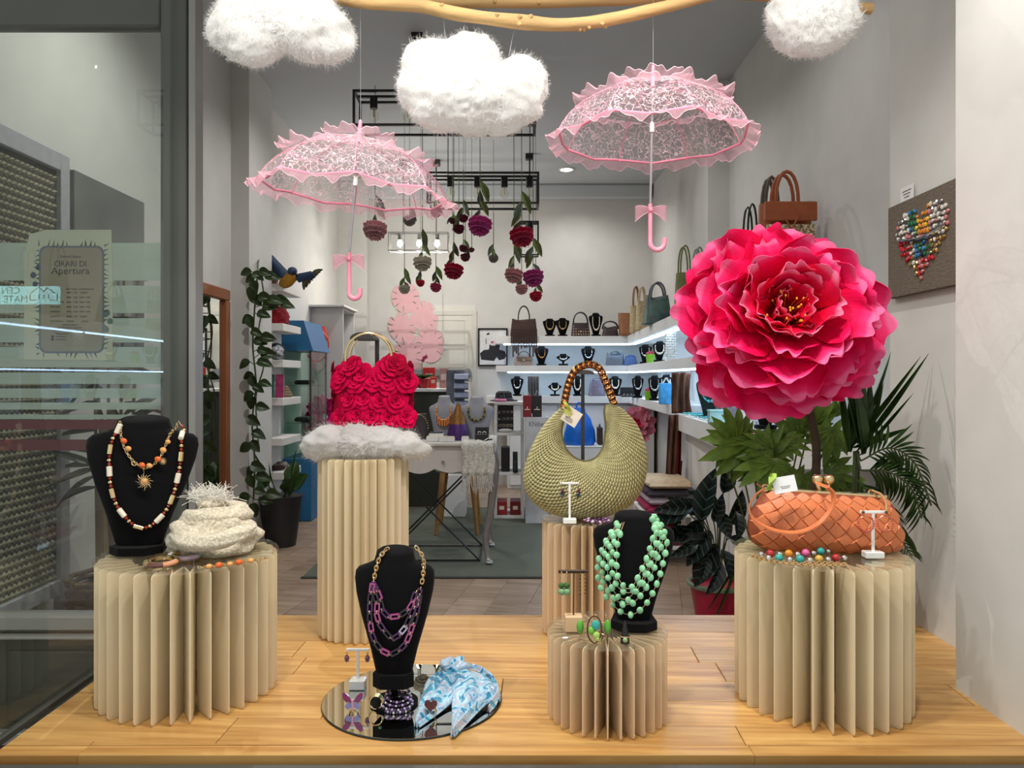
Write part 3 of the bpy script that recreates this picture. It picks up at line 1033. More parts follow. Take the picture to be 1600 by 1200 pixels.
# ------------------------------------------------------------------ driftwood branches
m_drift = mat('peeled_branch', (206, 166, 108), 0.75, var=.35, scale=9, stretch=(.4, 3, 3), bump=.4, bscale=26)


def branch(label, pts, d, rad, knobs, seed):
    rr = random.Random(seed)
    c = arc([px(x, y, d + dd) for x, y, dd in pts], 10)
    n = len(c)
    o = thing('driftwood_branch', label, 'branch', c[0])
    rs = [rad * (1 + .18 * noise.noise(Vector((i * .13, seed, 0)))) * (1 - .25 * abs(i / n - .4)) for i in range(n)]
    MB().tube(c, rs, 14).build('stem', m_drift, o)
    for k in range(knobs):
        i = rr.randrange(4, n - 3)
        t = (c[i + 1] - c[i - 1]).normalized()
        a = rr.uniform(0, 2 * PI)
        u = t.cross(Vector((0, 1, 0))).normalized()
        v = (u * math.cos(a) + u.cross(t) * math.sin(a)) + t * .3
        MB().tube([c[i], c[i] + v * rs[i] * .95, c[i] + v * rs[i] * 1.22], [rs[i] * .75, rs[i] * .42, rs[i] * .16], 7).build('knot', m_drift, o)
    for i in (int(n * .12), int(n * .85)):
        MB().tube([c[i], Vector((c[i].x, c[i].y, 3.2))], .001, 4).build('cord', m_cordc, o)


branch('long curved peeled branch spanning the top of the show window', [(515, -4, .05), (590, 6, 0), (655, 9, 0), (715, 22, -.02), (800, 33, -.02), (880, 39, 0), (950, 31, .02), (1030, 13, .02), (1120, -10, .03), (1220, -34, .03)], 1.9, .0165, 26, 4)
branch('straight peeled branch behind the curved one, its cut tip beside the small cloud', [(480, -14, .06), (560, 0, .06), (700, 3, .06), (840, 4, .06), (960, 0, .06), (1090, -9, .06), (1200, -6, .06), (1290, 6, .06), (1362, 14, .06)], 1.95, .0145, 22, 9)

# ------------------------------------------------------------------ lace parasols
def lacemat(name, rgb, dens, scale):
    m = bpy.data.materials.new(name)
    m.use_nodes = True
    nt = m.node_tree
    b = nt.nodes['Principled BSDF']
    b.inputs['Base Color'].default_value = (*lin(rgb), 1)
    b.inputs['Roughness'].default_value = .7
    tc = nt.nodes.new('ShaderNodeTexCoord')
    nz = nt.nodes.new('ShaderNodeTexNoise')
    nz.inputs['Scale'].default_value = scale * .6
    nz.inputs['Detail'].default_value = 3
    nt.links.new(tc.outputs['Object'], nz.inputs['Vector'])
    mixv = nt.nodes.new('ShaderNodeMix')
    mixv.data_type = 'VECTOR'
    mixv.inputs['Factor'].default_value = .06
    nt.links.new(tc.outputs['Object'], mixv.inputs['A'])
    nt.links.new(nz.outputs['Color'], mixv.inputs['B'])
    vo = nt.nodes.new('ShaderNodeTexVoronoi')
    vo.feature = 'DISTANCE_TO_EDGE'
    vo.inputs['Scale'].default_value = scale
    nt.links.new(mixv.outputs['Result'], vo.inputs['Vector'])
    rp = nt.nodes.new('ShaderNodeValToRGB')
    rp.color_ramp.elements[0].position, rp.color_ramp.elements[1].position = .02, .055
    rp.color_ramp.elements[0].color = (.95, .95, .95, 1)
    rp.color_ramp.elements[1].color = (dens, dens, dens, 1)
    nt.links.new(vo.outputs['Distance'], rp.inputs[0])
    tr = nt.nodes.new('ShaderNodeBsdfTransparent')
    tl = nt.nodes.new('ShaderNodeBsdfTranslucent')
    tl.inputs[0].default_value = (*lin(rgb), 1)
    m1 = nt.nodes.new('ShaderNodeMixShader')
    m1.inputs[0].default_value = .4
    nt.links.new(b.outputs[0], m1.inputs[1])
    nt.links.new(tl.outputs[0], m1.inputs[2])
    mx = nt.nodes.new('ShaderNodeMixShader')
    nt.links.new(rp.outputs[0], mx.inputs[0])
    nt.links.new(tr.outputs[0], mx.inputs[1])
    nt.links.new(m1.outputs[0], mx.inputs[2])
    nt.links.new(mx.outputs[0], nt.nodes['Material Output'].inputs['Surface'])
    return m


m_lace = lacemat('pink_lace', (246, 214, 222), .09, 60)
m_organza = glassmat('pink_organza', (255, 236, 241), 1.12, .34, (250, 204, 216))
m_pink = mat('pink_ribbon', (234, 140, 164), .5, var=.1)
m_pinkp = mat('pink_plastic', (240, 150, 172), .25, var=.06, coat=.4)
m_silver = mat('painted_steel', (176, 172, 174), .3, .6)


def parasol(label, top, shaft_y, d, Rr, H, tilt, handle):
    """top: picture point of the canopy crown; shaft runs down along the tilted axis"""
    c = px(top[0], top[1], d)
    o = thing('lace_parasol', label, 'parasol', c, 'pink lace parasols')
    ROT = Euler((tilt[0], tilt[1], 0)).to_matrix()

    def W(x, y, z):
        return c + ROT @ Vector((x, y, z))
    A = 1.25

    def dome(th, s, lift=0.0):
        k = PI / 8
        loc = (th % (2 * k)) - k
        chord = math.cos(k) / math.cos(loc)
        rr_ = Rr * math.sin(s * A) / math.sin(A) * (1 + (chord - 1) * min(1, s * 1.3))
        zz = -H * (1 - math.cos(s * A)) / (1 - math.cos(A)) - .012 * s * s * (1 - abs(loc) / k) + lift
        return rr_ * math.cos(th), rr_ * math.sin(th), zz
    for k in range(8):
        t0 = k * PI / 4 + .2
        # rib lines sit at t0; chords between
        MB().grid(lambda u, v: W(*dome2(t0, u, .06 + .94 * v, dome)), 10, 12).build('lace_panel', m_lace, o)
        rib = MB().tube([W(*dome2(t0, 0, s / 10, dome, -.003)) for s in range(1, 11)], .0013, 5).build('rib', m_pink, o)
        a = W(*dome2(t0, 0, .52, dome, -.004))
        MB().tube([W(0, 0, -H * .80), a], .0007, 4).build('stretcher', m_chrome, rib)
        e = W(*dome2(t0, 0, 1.0, dome, -.003))
        MB().ell(e, (.003, .003, .003), 8, 5).build('rib_tip', m_pinkp, rib)
    rim = [W(*dome2(kk * PI / 4 + .2, u / 6, 1.0, dome)) for kk in range(8) for u in range(6)]
    MB().tube(rim, .0032, 6, closed=True).build('rim_binding', m_pink, o)

    def ruffle(s0, wdt, out, amp, waves, nm, up):
        rr_ = random.Random(waves)
        ph = [rr_.uniform(-.6, .6) for _ in range(64)]

        def fn(u, v):
            th = u * 2 * PI
            x, y, z = dome2(.2, th / (PI / 4), s0, dome, .002)
            wv = math.sin(th * waves + ph[int(th * 10) % 64] * .4) + .5 * math.sin(th * waves * 2.3 + 1)
            r = math.hypot(x, y)
            g = v * wdt
            rr2 = r + g * out + amp * wv * v * .5
            return W(rr2 * x / r, rr2 * y / r, z + g * up + amp * wv * v * .8)
        rf = MB().grid(fn, 220, 4).build(nm, m_organza, o)
        MB().tube([fn(i / 220, 1.0) for i in range(220)], .0007, 4, closed=True).build('ruffle_edge', m_edge, rf)
    ruffle(1.0, .040, .75, .010, 19, 'rim_ruffle', -.45)
    ruffle(.58, .040, .85, .010, 15, 'middle_ruffle', .05)
    ruffle(.20, .034, .9, .007, 9, 'crown_ruffle', .35)
    MB().lathe([(.0, -.012), (.006, -.010), (.0055, .022), (.0045, .042), (.003, .046), (.0, .047)], 12, caps=False, M=Matrix.Translation(c) @ ROT.to_4x4()).build('ferrule', m_pinkp, o)
    L = (shaft_y - top[1]) / F * d
    MB().tube([W(0, 0, 0), W(0, 0, -L)], .0032, 8).build('shaft', m_silver, o)
    MB().tube([W(0, 0, -H * .74), W(0, 0, -H * .92)], .006, 10).build('runner', m_white, o)
    s0 = W(0, 0, -L)
    hl, hr = handle
    pts = [s0 + Vector((0, 0, .012)), s0 + Vector((0, 0, -hl * .5)), s0 + Vector((0, 0, -hl + hr * 1.0))]
    for k in range(1, 11):
        a = PI * k / 10
        pts.append(s0 + Vector((hr - hr * math.cos(a), 0, -hl + hr - hr * math.sin(a))))
    pts.append(pts[-1] + Vector((0, 0, .012)))
    MB().tube(pts, [.0055] * 3 + [.0065] * 11, 12).build('handle', m_pinkp, o)
    for sg in (-1, 1):
        def lobe(u, v, sg=sg):
            a = u * 2 * PI
            q = .5 + .5 * math.cos(a + PI)
            return s0 + Vector((sg * (.004 + .036 * q), -.004 + .012 * math.sin(a) * q - .004 * v, -.004 + (v - .5) * (.010 + .028 * q) - .012 * q * q))
        bl_ = MB().grid(lobe, 18, 5).build('bow_loop', m_organza, o)
        MB().tube([lobe(i / 18, 0) for i in range(18)], .0006, 4, closed=True).tube([lobe(i / 18, 1) for i in range(18)], .0006, 4, closed=True).build('bow_edge', m_edge, bl_)
    MB().ell(s0 + Vector((0, -.004, -.004)), (.007, .006, .007), 10, 6).build('bow_knot', m_pink, o)
    t_ = W(0, 0, .045)
    MB().tube([t_, Vector((t_.x, t_.y, 2.83))], .0004, 4).build('thread', m_cordc, o)


m_edge = mat('pale_pink_thread', (250, 206, 216), .6)


def dome2(t0, u, s, dome, lift=0.0):
    """point at u eighths past angle t0; ribs sit at whole u"""
    th = u * PI / 4
    x, y, z = dome(th + 0.0, s, lift)
    ca, sa = math.cos(t0), math.sin(t0)
    return x * ca - y * sa, x * sa + y * ca, z


parasol('pink lace parasol with a pale bow, hanging above the rose-covered handbag', (561, 216), 402, 1.95, .240, .130, (.05, .095), (.105, .014))
parasol('pink lace parasol with a white shaft, hanging above the giant peony', (1020, 130), 325, 1.95, .246, .134, (.03, .015), (.105, .018))

# ------------------------------------------------------------------ giant peony
def gradmat(name, stops, rough, veins=True):
    """petal colour from base to tip along the petal's own length"""
    m = bpy.data.materials.new(name)
    m.use_nodes = True
    nt = m.node_tree
    b = nt.nodes['Principled BSDF']
    tc = nt.nodes.new('ShaderNodeTexCoord')
    sp = nt.nodes.new('ShaderNodeSeparateXYZ')
    nt.links.new(tc.outputs['Object'], sp.inputs[0])
    rp = nt.nodes.new('ShaderNodeValToRGB')
    e = rp.color_ramp.elements
    e[0].position, e[0].color = stops[0][0], (*lin(stops[0][1]), 1)
    e[1].position, e[1].color = stops[-1][0], (*lin(stops[-1][1]), 1)
    for p, c in stops[1:-1]:
        q = e.new(p)
        q.color = (*lin(c), 1)
    nt.links.new(sp.outputs['Y'], rp.inputs[0])
    nt.links.new(rp.outputs[0], b.inputs['Base Color'])
    b.inputs['Roughness'].default_value = rough
    b.inputs['Specular IOR Level'].default_value = .15
    mp = nt.nodes.new('ShaderNodeMapping')
    mp.inputs['Scale'].default_value = (34, 3, 3)
    nt.links.new(tc.outputs['Object'], mp.inputs[0])
    nz = nt.nodes.new('ShaderNodeTexNoise')
    nz.inputs['Scale'].default_value = 1.6
    nt.links.new(mp.outputs[0], nz.inputs['Vector'])
    bp = nt.nodes.new('ShaderNodeBump')
    bp.inputs['Strength'].default_value = .35
    bp.inputs['Distance'].default_value = .003
    nt.links.new(nz.outputs['Fac'], bp.inputs['Height'])
    nt.links.new(bp.outputs[0], b.inputs['Normal'])
    tl = nt.nodes.new('ShaderNodeBsdfTranslucent')
    nt.links.new(rp.outputs[0], tl.inputs[0])
    mx = nt.nodes.new('ShaderNodeMixShader')
    mx.inputs[0].default_value = .25
    nt.links.new(b.outputs[0], mx.inputs[1])
    nt.links.new(tl.outputs[0], mx.inputs[2])
    nt.links.new(mx.outputs[0], nt.nodes['Material Output'].inputs['Surface'])
    return m


m_petal = gradmat('peony_petal', [(0.0, (196, 0, 30)), (.6, (236, 0, 66)), (.86, (248, 14, 92)), (.96, (250, 58, 128)), (1.08, (252, 118, 168))], .65)
m_petal2 = gradmat('peony_inner_petal', [(0.0, (180, 0, 26)), (.6, (228, 0, 48)), (.88, (242, 30, 86)), (1.08, (252, 140, 176))], .55)


def petalmesh(seed, wdt, cup, curl, lobes):
    rr = random.Random(seed)
    ph, lob = rr.uniform(0, 6), lobes

    def fn(u, v):
        x = (u - .5) * 2
        wv = min(1.0, (v * 1.25) ** .7) * (1.0 if v < .7 else 1 - .30 * ((v - .7) / .3) ** 2)
        end = 1.0 - .16 * abs(x) ** 2.4 + .075 * abs(math.cos(x * lob + ph)) * v
        y = v * end
        z = cup * (x * x * .5 * v) + curl * v ** 3 + .045 * math.sin(x * lob * 1.7 + ph) * v ** 3 + .025 * math.sin(v * 8 + ph) * v
        return (x * wdt / 2 * wv, y, z)
    return MB().sheet(fn, 16, 8, .006).mesh('petal', m_petal, sharp=60)


PETS = [petalmesh(i, w_, c_, k_, l_) for i, (w_, c_, k_, l_) in enumerate(((.92, .10, .02, 3.6), (.86, .14, .10, 4.4), (1.0, .2, .06, 3.2), (.84, .22, -.08, 4.0), (1.05, .3, .12, 4.8), (.9, .26, -.02, 5.4)))]
FC = px(1222, 492, 1.98)
FR = .268
peo = thing('giant_peony', 'giant artificial pink peony bloom on a tall stem beside the heart picture', 'flower', (FC.x + .09, 2.12, ZS))
AX = Vector((-.10, -.93, .26)).normalized()
UX = AX.cross(Vector((0, 0, 1))).normalized()
UY = UX.cross(AX).normalized()
rr = random.Random(5)


def put_petal(phi, beta, L, off, me, m=None, tw=0.0, wsc=1.0):
    rad_ = UX * math.cos(phi) + UY * math.sin(phi)
    tan = AX.cross(rad_)
    y = rad_ * math.cos(beta) + AX * math.sin(beta)
    z = AX * math.cos(beta) - rad_ * math.sin(beta)
    x = y.cross(z)
    Mx = Matrix((x, y, z)).transposed().to_4x4()
    p = FC + rad_ * off[0] + AX * off[1]
    inst('petal', me, peo, Matrix.Translation(p) @ Mx @ Matrix.Rotation(tw, 4, 'Y') @ Matrix.Diagonal((L * wsc, L, L, 1)), m)


layers = ((11, -16, .97, (.0, -.034), 1.0), (11, -4, .93, (.0, -.020), .95), (10, 8, .86, (.0, -.008), .95), (9, 20, .77, (.004, .0), .95), (8, 33, .66, (.012, .006), 1.0), (7, 46, .56, (.020, .012), 1.0), (6, 60, .44, (.024, .018), 1.0), (6, 72, .32, (.02, .022), 1.0))
for li, (n, beta, ln, off, ws) in enumerate(layers):
    p0_ = rr.uniform(0, 6)
    for k in range(n):
        phi = p0_ + 2 * PI * k / n + rr.uniform(-.1, .1)
        put_petal(phi, math.radians(beta + rr.uniform(-13, 13)), FR * ln * rr.uniform(.88, 1.06), off, PETS[rr.randrange(6)], m_petal if li < 5 else m_petal2, rr.uniform(-.22, .22), ws * rr.uniform(.85, 1.05))
for k in range(20):
    phi = rr.uniform(0, 2 * PI)
    put_petal(phi, math.radians(rr.uniform(45, 88)), FR * rr.uniform(.16, .27), (rr.uniform(.01, .07), .03), PETS[rr.randrange(6)], m_petal2, rr.uniform(-1, 1), .8)
m_stamen = mat('yellow_stamen', (236, 170, 30), .6)
for k in range(22):
    phi = rr.uniform(0, 2 * PI)
    rad_ = UX * math.cos(phi) + UY * math.sin(phi)
    a = FC + rad_ * rr.uniform(.005, .05) + AX * .04
    b_ = a + AX * rr.uniform(.03, .06) + rad_ * rr.uniform(.0, .02)
    MB().tube([a, b_], .0007, 4).ell(b_, (.0028, .0018, .0035), 6, 4).build('stamen', m_stamen, peo)
MB().tube(arc([FC - AX * .02, px(1245, 600, 2.05), px(1266, 650, 2.1), px(1275, 740, 2.12), Vector((FC.x + .09, 2.12, ZS + .01))], 6), [.012] * 24 + [.014], 10).build('stem', mat('brown_stem', (64, 52, 34), .7, var=.3), peo)
MB().lathe([(0, 0), (.06, .0005), (.06, .012), (.02, .016), (.0, .016)], 24, (FC.x + .09, 2.12, ZS), caps=False).build('foot', m_black, peo)

# ------------------------------------------------------------------ plants
def leafmesh(name, outline, m, fold=.12, droop=.25, nseg=8):
    """leaf along +y from outline half-widths at equal steps"""
    n = len(outline) - 1

    def fn(u, v):
        i = min(n - 1, int(v * n))
        f = v * n - i
        wv = outline[i] + (outline[i + 1] - outline[i]) * f
        x = (u - .5) * 2 * wv
        return (x, v, abs(x) * fold * 2 - droop * v * v)
    return MB().sheet(fn, 6, max(nseg, n), .004).mesh(name, m, sharp=60)


def leafcolor(name, c1, c2, vein=None, rough=.4, vs=60.0):
    m = mat(name, c1, rough, var=.2, scale=4, rgb2=c2, translu=.25)
    if vein:
        nt = m.node_tree
        tc = nt.nodes.new('ShaderNodeTexCoord')
        sp = nt.nodes.new('ShaderNodeSeparateXYZ')
        nt.links.new(tc.outputs['Object'], sp.inputs[0])
        ab = nt.nodes.new('ShaderNodeMath')
        ab.operation = 'ABSOLUTE'
        nt.links.new(sp.outputs['X'], ab.inputs[0])
        sb = nt.nodes.new('ShaderNodeMath')
        sb.operation = 'MULTIPLY_ADD'
        sb.inputs[1].default_value = -.9
        nt.links.new(ab.outputs[0], sb.inputs[0])
        nt.links.new(sp.outputs['Y'], sb.inputs[2])
        sn = nt.nodes.new('ShaderNodeMath')
        sn.operation = 'MULTIPLY'
        sn.inputs[1].default_value = vs
        nt.links.new(sb.outputs[0], sn.inputs[0])
        s2 = nt.nodes.new('ShaderNodeMath')
        s2.operation = 'SINE'
        nt.links.new(sn.outputs[0], s2.inputs[0])
        rp = nt.nodes.new('ShaderNodeValToRGB')
        rp.color_ramp.elements[0].position, rp.color_ramp.elements[1].position = .86, .98
        nt.links.new(s2.outputs[0], rp.inputs[0])
        mx = nt.nodes.new('ShaderNodeMix')
        mx.data_type = 'RGBA'
        b = nt.nodes['Principled BSDF']
        old = b.inputs['Base Color'].links[0].from_socket
        nt.links.new(rp.outputs[0], mx.inputs['Factor'])
        nt.links.new(old, mx.inputs['A'])
        mx.inputs['B'].default_value = (*lin(vein), 1)
        nt.links.new(mx.outputs['Result'], b.inputs['Base Color'])
    return m


m_fatsia = leafcolor('bright_leaf', (116, 148, 52), (82, 116, 38))
m_palm = leafcolor('palm_leaf', (66, 98, 42), (46, 74, 34))
m_cala = leafcolor('dark_veined_leaf', (34, 46, 40), (22, 32, 28), (84, 102, 104), .25, 34.0)
m_stemg = mat('green_stem', (70, 84, 40), .6)


def palmate(m, lobes=7):
    """lobed leaf, stalk end at origin, lobes fanned about +y"""
    mb = MB()
    for k in range(lobes):
        a = (k - (lobes - 1) / 2) * (2.5 / (lobes - 1))
        L = .95 - .32 * abs(a) / 1.25
        ca, sa = math.cos(a), math.sin(a)
        prof = [.05, .075, .10, .125, .115, .07, .005]

        def fn(u, v):
            i = min(5, int(v * 6))
            f = v * 6 - i
            wv = (prof[i] + (prof[i + 1] - prof[i]) * f) * (1 + .08 * math.sin(v * 26))
            x, y = (u - .5) * 2 * wv, v * L
            return (x * ca + y * sa, -x * sa + y * ca, abs(x) * .25 - .22 * v * v + .004 * k)
        mb.sheet(fn, 4, 9, .006)
    return mb.mesh('leaf', m, sharp=60)


S_PALM = palmate(m_fatsia)
S_BLADE = leafmesh('leaf', [.012, .03, .045, .05, .046, .038, .028, .016, .001], m_palm, .5, .10)
S_BLADE2 = leafmesh('leaf', [.012, .03, .045, .05, .046, .038, .028, .016, .001], m_palm, .5, .55)
S_OVAL = leafmesh('leaf', [.02, .14, .22, .26, .27, .25, .20, .12, .002], m_cala, .35, .35)


def leaf_at(parent, me, tip, base, width=1.0, up=(0, -1, .2), roll=0.0, m=None):
    """leaf from base to tip, its face turned towards up"""
    y = (tip - base)
    L = y.length
    y.normalize()
    z = Vector(up) - y * Vector(up).dot(y)
    z.normalize()
    x = y.cross(z)
    Mx = Matrix((x, y, z)).transposed().to_4x4()
    return inst('leaf', me, parent, Matrix.Translation(base) @ Mx @ Matrix.Rotation(roll, 4, 'Y') @ Matrix.Diagonal((L * width, L, L, 1)), m)


def pot(parent, c, r, h, m, rim=True):
    x, y, z = c
    MB().lathe([(0, 0), (r * .78, .001), (r * .98, h * .9), (r * 1.05, h * .9), (r * 1.05, h), (r * .95, h), (r * .9, h * .85), (0, h * .85)], 28, c, caps=False).build('pot', m, parent)


# broad-leaved plant behind the clutch
fp = thing('fatsia_plant', 'broad-lobed bright green plant behind the orange woven clutch', 'plant', (0.90, 2.62, 0))
pot(fp, (0.90, 2.62, 0.001), .13, .24, mat('grey_pot', (90, 90, 88), .7))
crown = Vector((0.90, 2.60, .22))
for (bx_, by_, tx, ty, d_, wd_) in ((1172, 690, 1104, 716, 2.42, 1.0), (1150, 690, 1137, 640, 2.42, 1.0), (1205, 700, 1165, 690, 2.40, .9), (1195, 715, 1220, 668, 2.45, .95), (1208, 724, 1162, 752, 2.36, 1.1), (1235, 730, 1205, 770, 2.36, 1.0), (1248, 690, 1212, 650, 2.5, 1.0),
                                    (1265, 665, 1290, 620, 2.5, 1.0), (1280, 700, 1318, 660, 2.5, 1.0), (1290, 740, 1340, 728, 2.42, 1.1), (1262, 745, 1250, 790, 2.36, 1.0), (1180, 735, 1148, 722, 2.46, .8), (1225, 690, 1265, 700, 2.44, 1.0), (1300, 670, 1290, 720, 2.44, .9), (1320, 750, 1345, 790, 2.42, 1.0),
                                    (1130, 708, 1142, 742, 2.44, .7), (1300, 650, 1308, 622, 2.52, .9), (1238, 768, 1290, 752, 2.4, 1.1)):
    b_, t_ = px(bx_, by_, d_), px(tx, ty, d_ - .05)
    sk = MB().tube(arc([crown, crown.lerp(b_, .55) + Vector((0, .03, .06)), b_], 5), .0028, 5).build('stalk', m_stemg, fp)
    leaf_at(sk, S_PALM, b_ + (t_ - b_) * 1.12, b_, 1.0 * wd_, (rr.uniform(-.3, .3), -1, rr.uniform(.2, .7)))

pp = thing('palm_plant', 'slender-leaved palm with arching fronds against the show window wall', 'plant', (.95, 2.13, ZS))
pot(pp, (.95, 2.13, ZS + 0.001), .085, .16, mat('clay_pot', (120, 70, 50), .8))
crown = px(1338, 705, 2.13)
MB().tube([Vector((.95, 2.13, ZS + .13)), crown], [.014, .009], 8).build('trunk', m_stemg, pp)
for tx, ty, wd_ in ((1322, 560, 1.6), (1345, 553, 1.4), (1365, 575, 1.2), (1402, 552, .5), (1442, 556, .45), (1458, 548, .45), (1384, 600, .9), (1430, 612, .45), (1355, 585, 1.6), (1375, 640, .9), (1424, 668, 1.1), (1312, 590, 1.0), (1342, 600, 1.7)):
    b_ = crown + Vector((rr.uniform(-.03, .03), rr.uniform(-.02, .02), rr.uniform(-.02, .03)))
    leaf_at(pp, S_BLADE, px(tx, ty, 2.10 + rr.uniform(-.04, .04)), b_, 1.0 * wd_, (rr.uniform(-.4, .4), -1, .2))
for (rt, path_) in ((0, ((1345, 720), (1390, 700), (1430, 725), (1455, 790))), (1, ((1345, 735), (1390, 738), (1425, 765), (1440, 810))), (2, ((1335, 745), (1375, 790), (1400, 830), (1425, 870)))):
    sp_ = arc([px(x, y, 2.06) for x, y in path_], 7)
    sk = MB().tube([crown] + sp_, .0025, 5).build('stalk', m_stemg, pp)
    for i in range(2, len(sp_) - 1):
        t = (sp_[i + 1] - sp_[i - 1]).normalized()
        for sgn in (-1, 1):
            n_ = t.cross(Vector((0, 1, 0))).normalized() * sgn
            L = .115 * (1 - .5 * i / len(sp_))
            tip = sp_[i] + (n_ * .75 + t * .75 + Vector((0, rr.uniform(-.2, .2), -.25))).normalized() * L
            leaf_at(sk, S_BLADE2, tip, sp_[i], .95, (rr.uniform(-.2, .2), -1, .4))

cp = thing('calathea_plant', 'dark veined-leaf plant in a crimson pot on the shop floor', 'plant', (.98, 3.65, 0))
pot(cp, (.98, 3.65, 0.001), .135, .175, mat('crimson_pot', (168, 20, 56), .45, var=.15, scale=20))
MB().torus((.98, 3.65, .168), .137, .012, 28, 6).build('pot_band', mat('sage_band', (120, 140, 110), .7), cp)
crown = Vector((.98, 3.65, .18))
for bx_, by_, tx, ty, wd_ in ((1085, 790, 1030, 795, .8), (1075, 800, 1015, 815, .7), (1098, 812, 1060, 850, 1.0), (1095, 815, 1110, 738, .8), (1130, 770, 1142, 725, 1.0), (1125, 800, 1140, 838, 1.1), (1110, 830, 1075, 880, .9), (1120, 850, 1085, 912, 1.0), (1140, 820, 1165, 775, .9), (1140, 840, 1170, 850, 1.0), (1080, 830, 1040, 835, .9),
                              (1105, 870, 1100, 905, .9), (1130, 860, 1150, 905, 1.0), (1090, 845, 1055, 870, .8), (1120, 790, 1085, 770, .9), (1150, 800, 1160, 840, 1.0), (1098, 800, 1052, 780, .8), (1115, 815, 1130, 780, .9), (1128, 880, 1112, 930, .8)):
    d_ = 3.50 + rr.uniform(-.12, .08)
    b_, t_ = px(bx_, by_, d_), px(tx, ty, d_ - .06)
    sk = MB().tube(arc([crown, crown.lerp(b_, .6) + Vector((0, .0, .05)), b_], 4), .003, 5).build('stalk', m_stemg, cp)
    leaf_at(sk, S_OVAL, t_, b_, wd_ * .95, (rr.uniform(-.5, .5), -1, rr.uniform(.1, .7)))
for tx, ty in ((1120, 940), (1128, 962), (1148, 905)):
    leaf_at(cp, S_BLADE2, px(tx, ty, 3.35), px(1150, 880, 3.5), .5, (0, -1, .4), m=m_palm)

# ------------------------------------------------------------------ beaded heart picture on the window cheek
HX = 1.188
pic = thing('heart_picture', 'square board with a colourful beaded heart on the white wall', 'picture', (HX, 2.2, zpx(395, 2.2)))
za, zb, ya, yb = 1.39, 1.672, 2.04 - .06, 2.385
MB().box((HX - .010, (ya + yb) / 2, (za + zb) / 2), (.020, yb - ya, zb - za), bev=.002).build('board', mat('grey_canvas', (112, 100, 86), .9, var=.25, scale=60, bump=.4, stretch=(1, 1, 4)), pic, False)


def hpt(t, s=1.0):
    """heart outline: y along the wall (near edge first), z up"""
    hx = 16 * math.sin(t) ** 3
    hz = 13 * math.cos(t) - 5 * math.cos(2 * t) - 2 * math.cos(3 * t) - math.cos(4 * t)
    return (ya + yb) / 2 + .005 - hx / 17 * .150 * s, (za + zb) / 2 + .012 + hz / 17 * .138 * s


mosaic = [mat('mosaic_' + n_, c_, .25, mt, var=.2, coat=.4) for n_, c_, mt in (('red', (196, 24, 40), 0), ('green', (40, 110, 74), 0), ('orange', (232, 150, 60), 0), ('gold', (206, 170, 100), .7), ('silver', (205, 205, 205), .8), ('blue', (60, 130, 190), 0), ('ink', (40, 34, 60), 0), ('yellow', (236, 206, 60), 0), ('rose', (206, 130, 130), 0), ('white', (230, 226, 214), 0))]
zones = {0: (4, 9, 9), 1: (1, 1, 5), 2: (2, 7, 2), 3: (0, 0, 0), 4: (4, 9, 8), 5: (6, 5, 1), 6: (3, 3, 9), 7: (0, 8, 0)}
S_CHIP = MB().ell((0, 0, 0), (1, 1, 1), 6, 4).mesh('bead', None)
ry_, rz_ = (ya + yb) / 2, (za + zb) / 2
HP = [hpt(2 * PI * k / 60) for k in range(60)]


def inside(y, z):
    r_ = False
    for (a, b), (c, d) in zip(HP, HP[1:] + HP[:1]):
        if (b > z) != (d > z) and y < (c - a) * (z - b) / (d - b) + a:
            r_ = not r_
    return r_


for gi in range(17):
    for gj in range(18):
        y, z = ry_ - .13 + gi * .0165 + (gj % 2) * .008, rz_ - .135 + gj * .0165
        u, v = (y - ry_ - .005) / .122, (z - rz_ - .008) / .125
        if not inside(y, z):
            continue
        if abs(v - .05 - .35 * u * u) < .09:
            zz = 4 if abs(v - .05 - .35 * u * u) < .045 else 0
        elif v > .12:
            zz = 0 if u > .55 else 1 if u > .2 else 2 if u > -.35 else 4
        elif v > -.4:
            zz = 3 if u > .5 else 6 if u > .25 else 5 if u > -.4 else 6
        else:
            zz = 7 if u < .15 else 6
        mm = mosaic[zones[zz][R.randrange(3)]]
        inst('bead', S_CHIP, pic, TR((HX - .023, y + R.uniform(-.003, .003), z + R.uniform(-.003, .003)), (R.uniform(-1.5, 1.5), 0, 0), (.005, .0055 * R.uniform(.8, 1.4), .0085 * R.uniform(.7, 1.1))), mm)
MB().tube([(HX - .026, ry_ - .122 + .012 * k, rz_ + .012 + .30 * (-.122 + .012 * k + .0) ** 2 * 10 * .35) for k in range(21)], .0055, 8).build('silver_bar', m_chrome, pic)
cd = thing('price_card', 'small white price card standing on the beaded heart picture', 'card', (HX - .006, 2.30, zb))
MB().box((HX - .005, 2.30, zb + .024), (.0012, .075, .048)).build('card', m_white, cd, False)
for k in range(3):
    MB().box((HX - .0062, 2.30, zb + .034 - k * .009), (.0006, .05 - .01 * k, .002)).build('printed_line', mat('print_ink', (60, 60, 64), .7), cd, False)

# ------------------------------------------------------------------ rose-covered handbag on its stand
m_rose = mat('rose_fabric', (204, 0, 66), .8, var=.25, scale=14, spec=.1)
m_rose2 = mat('rose_fabric_deep', (160, 0, 44), .8, var=.3, scale=14, spec=.1)
DB = 2.19
zpad = .958


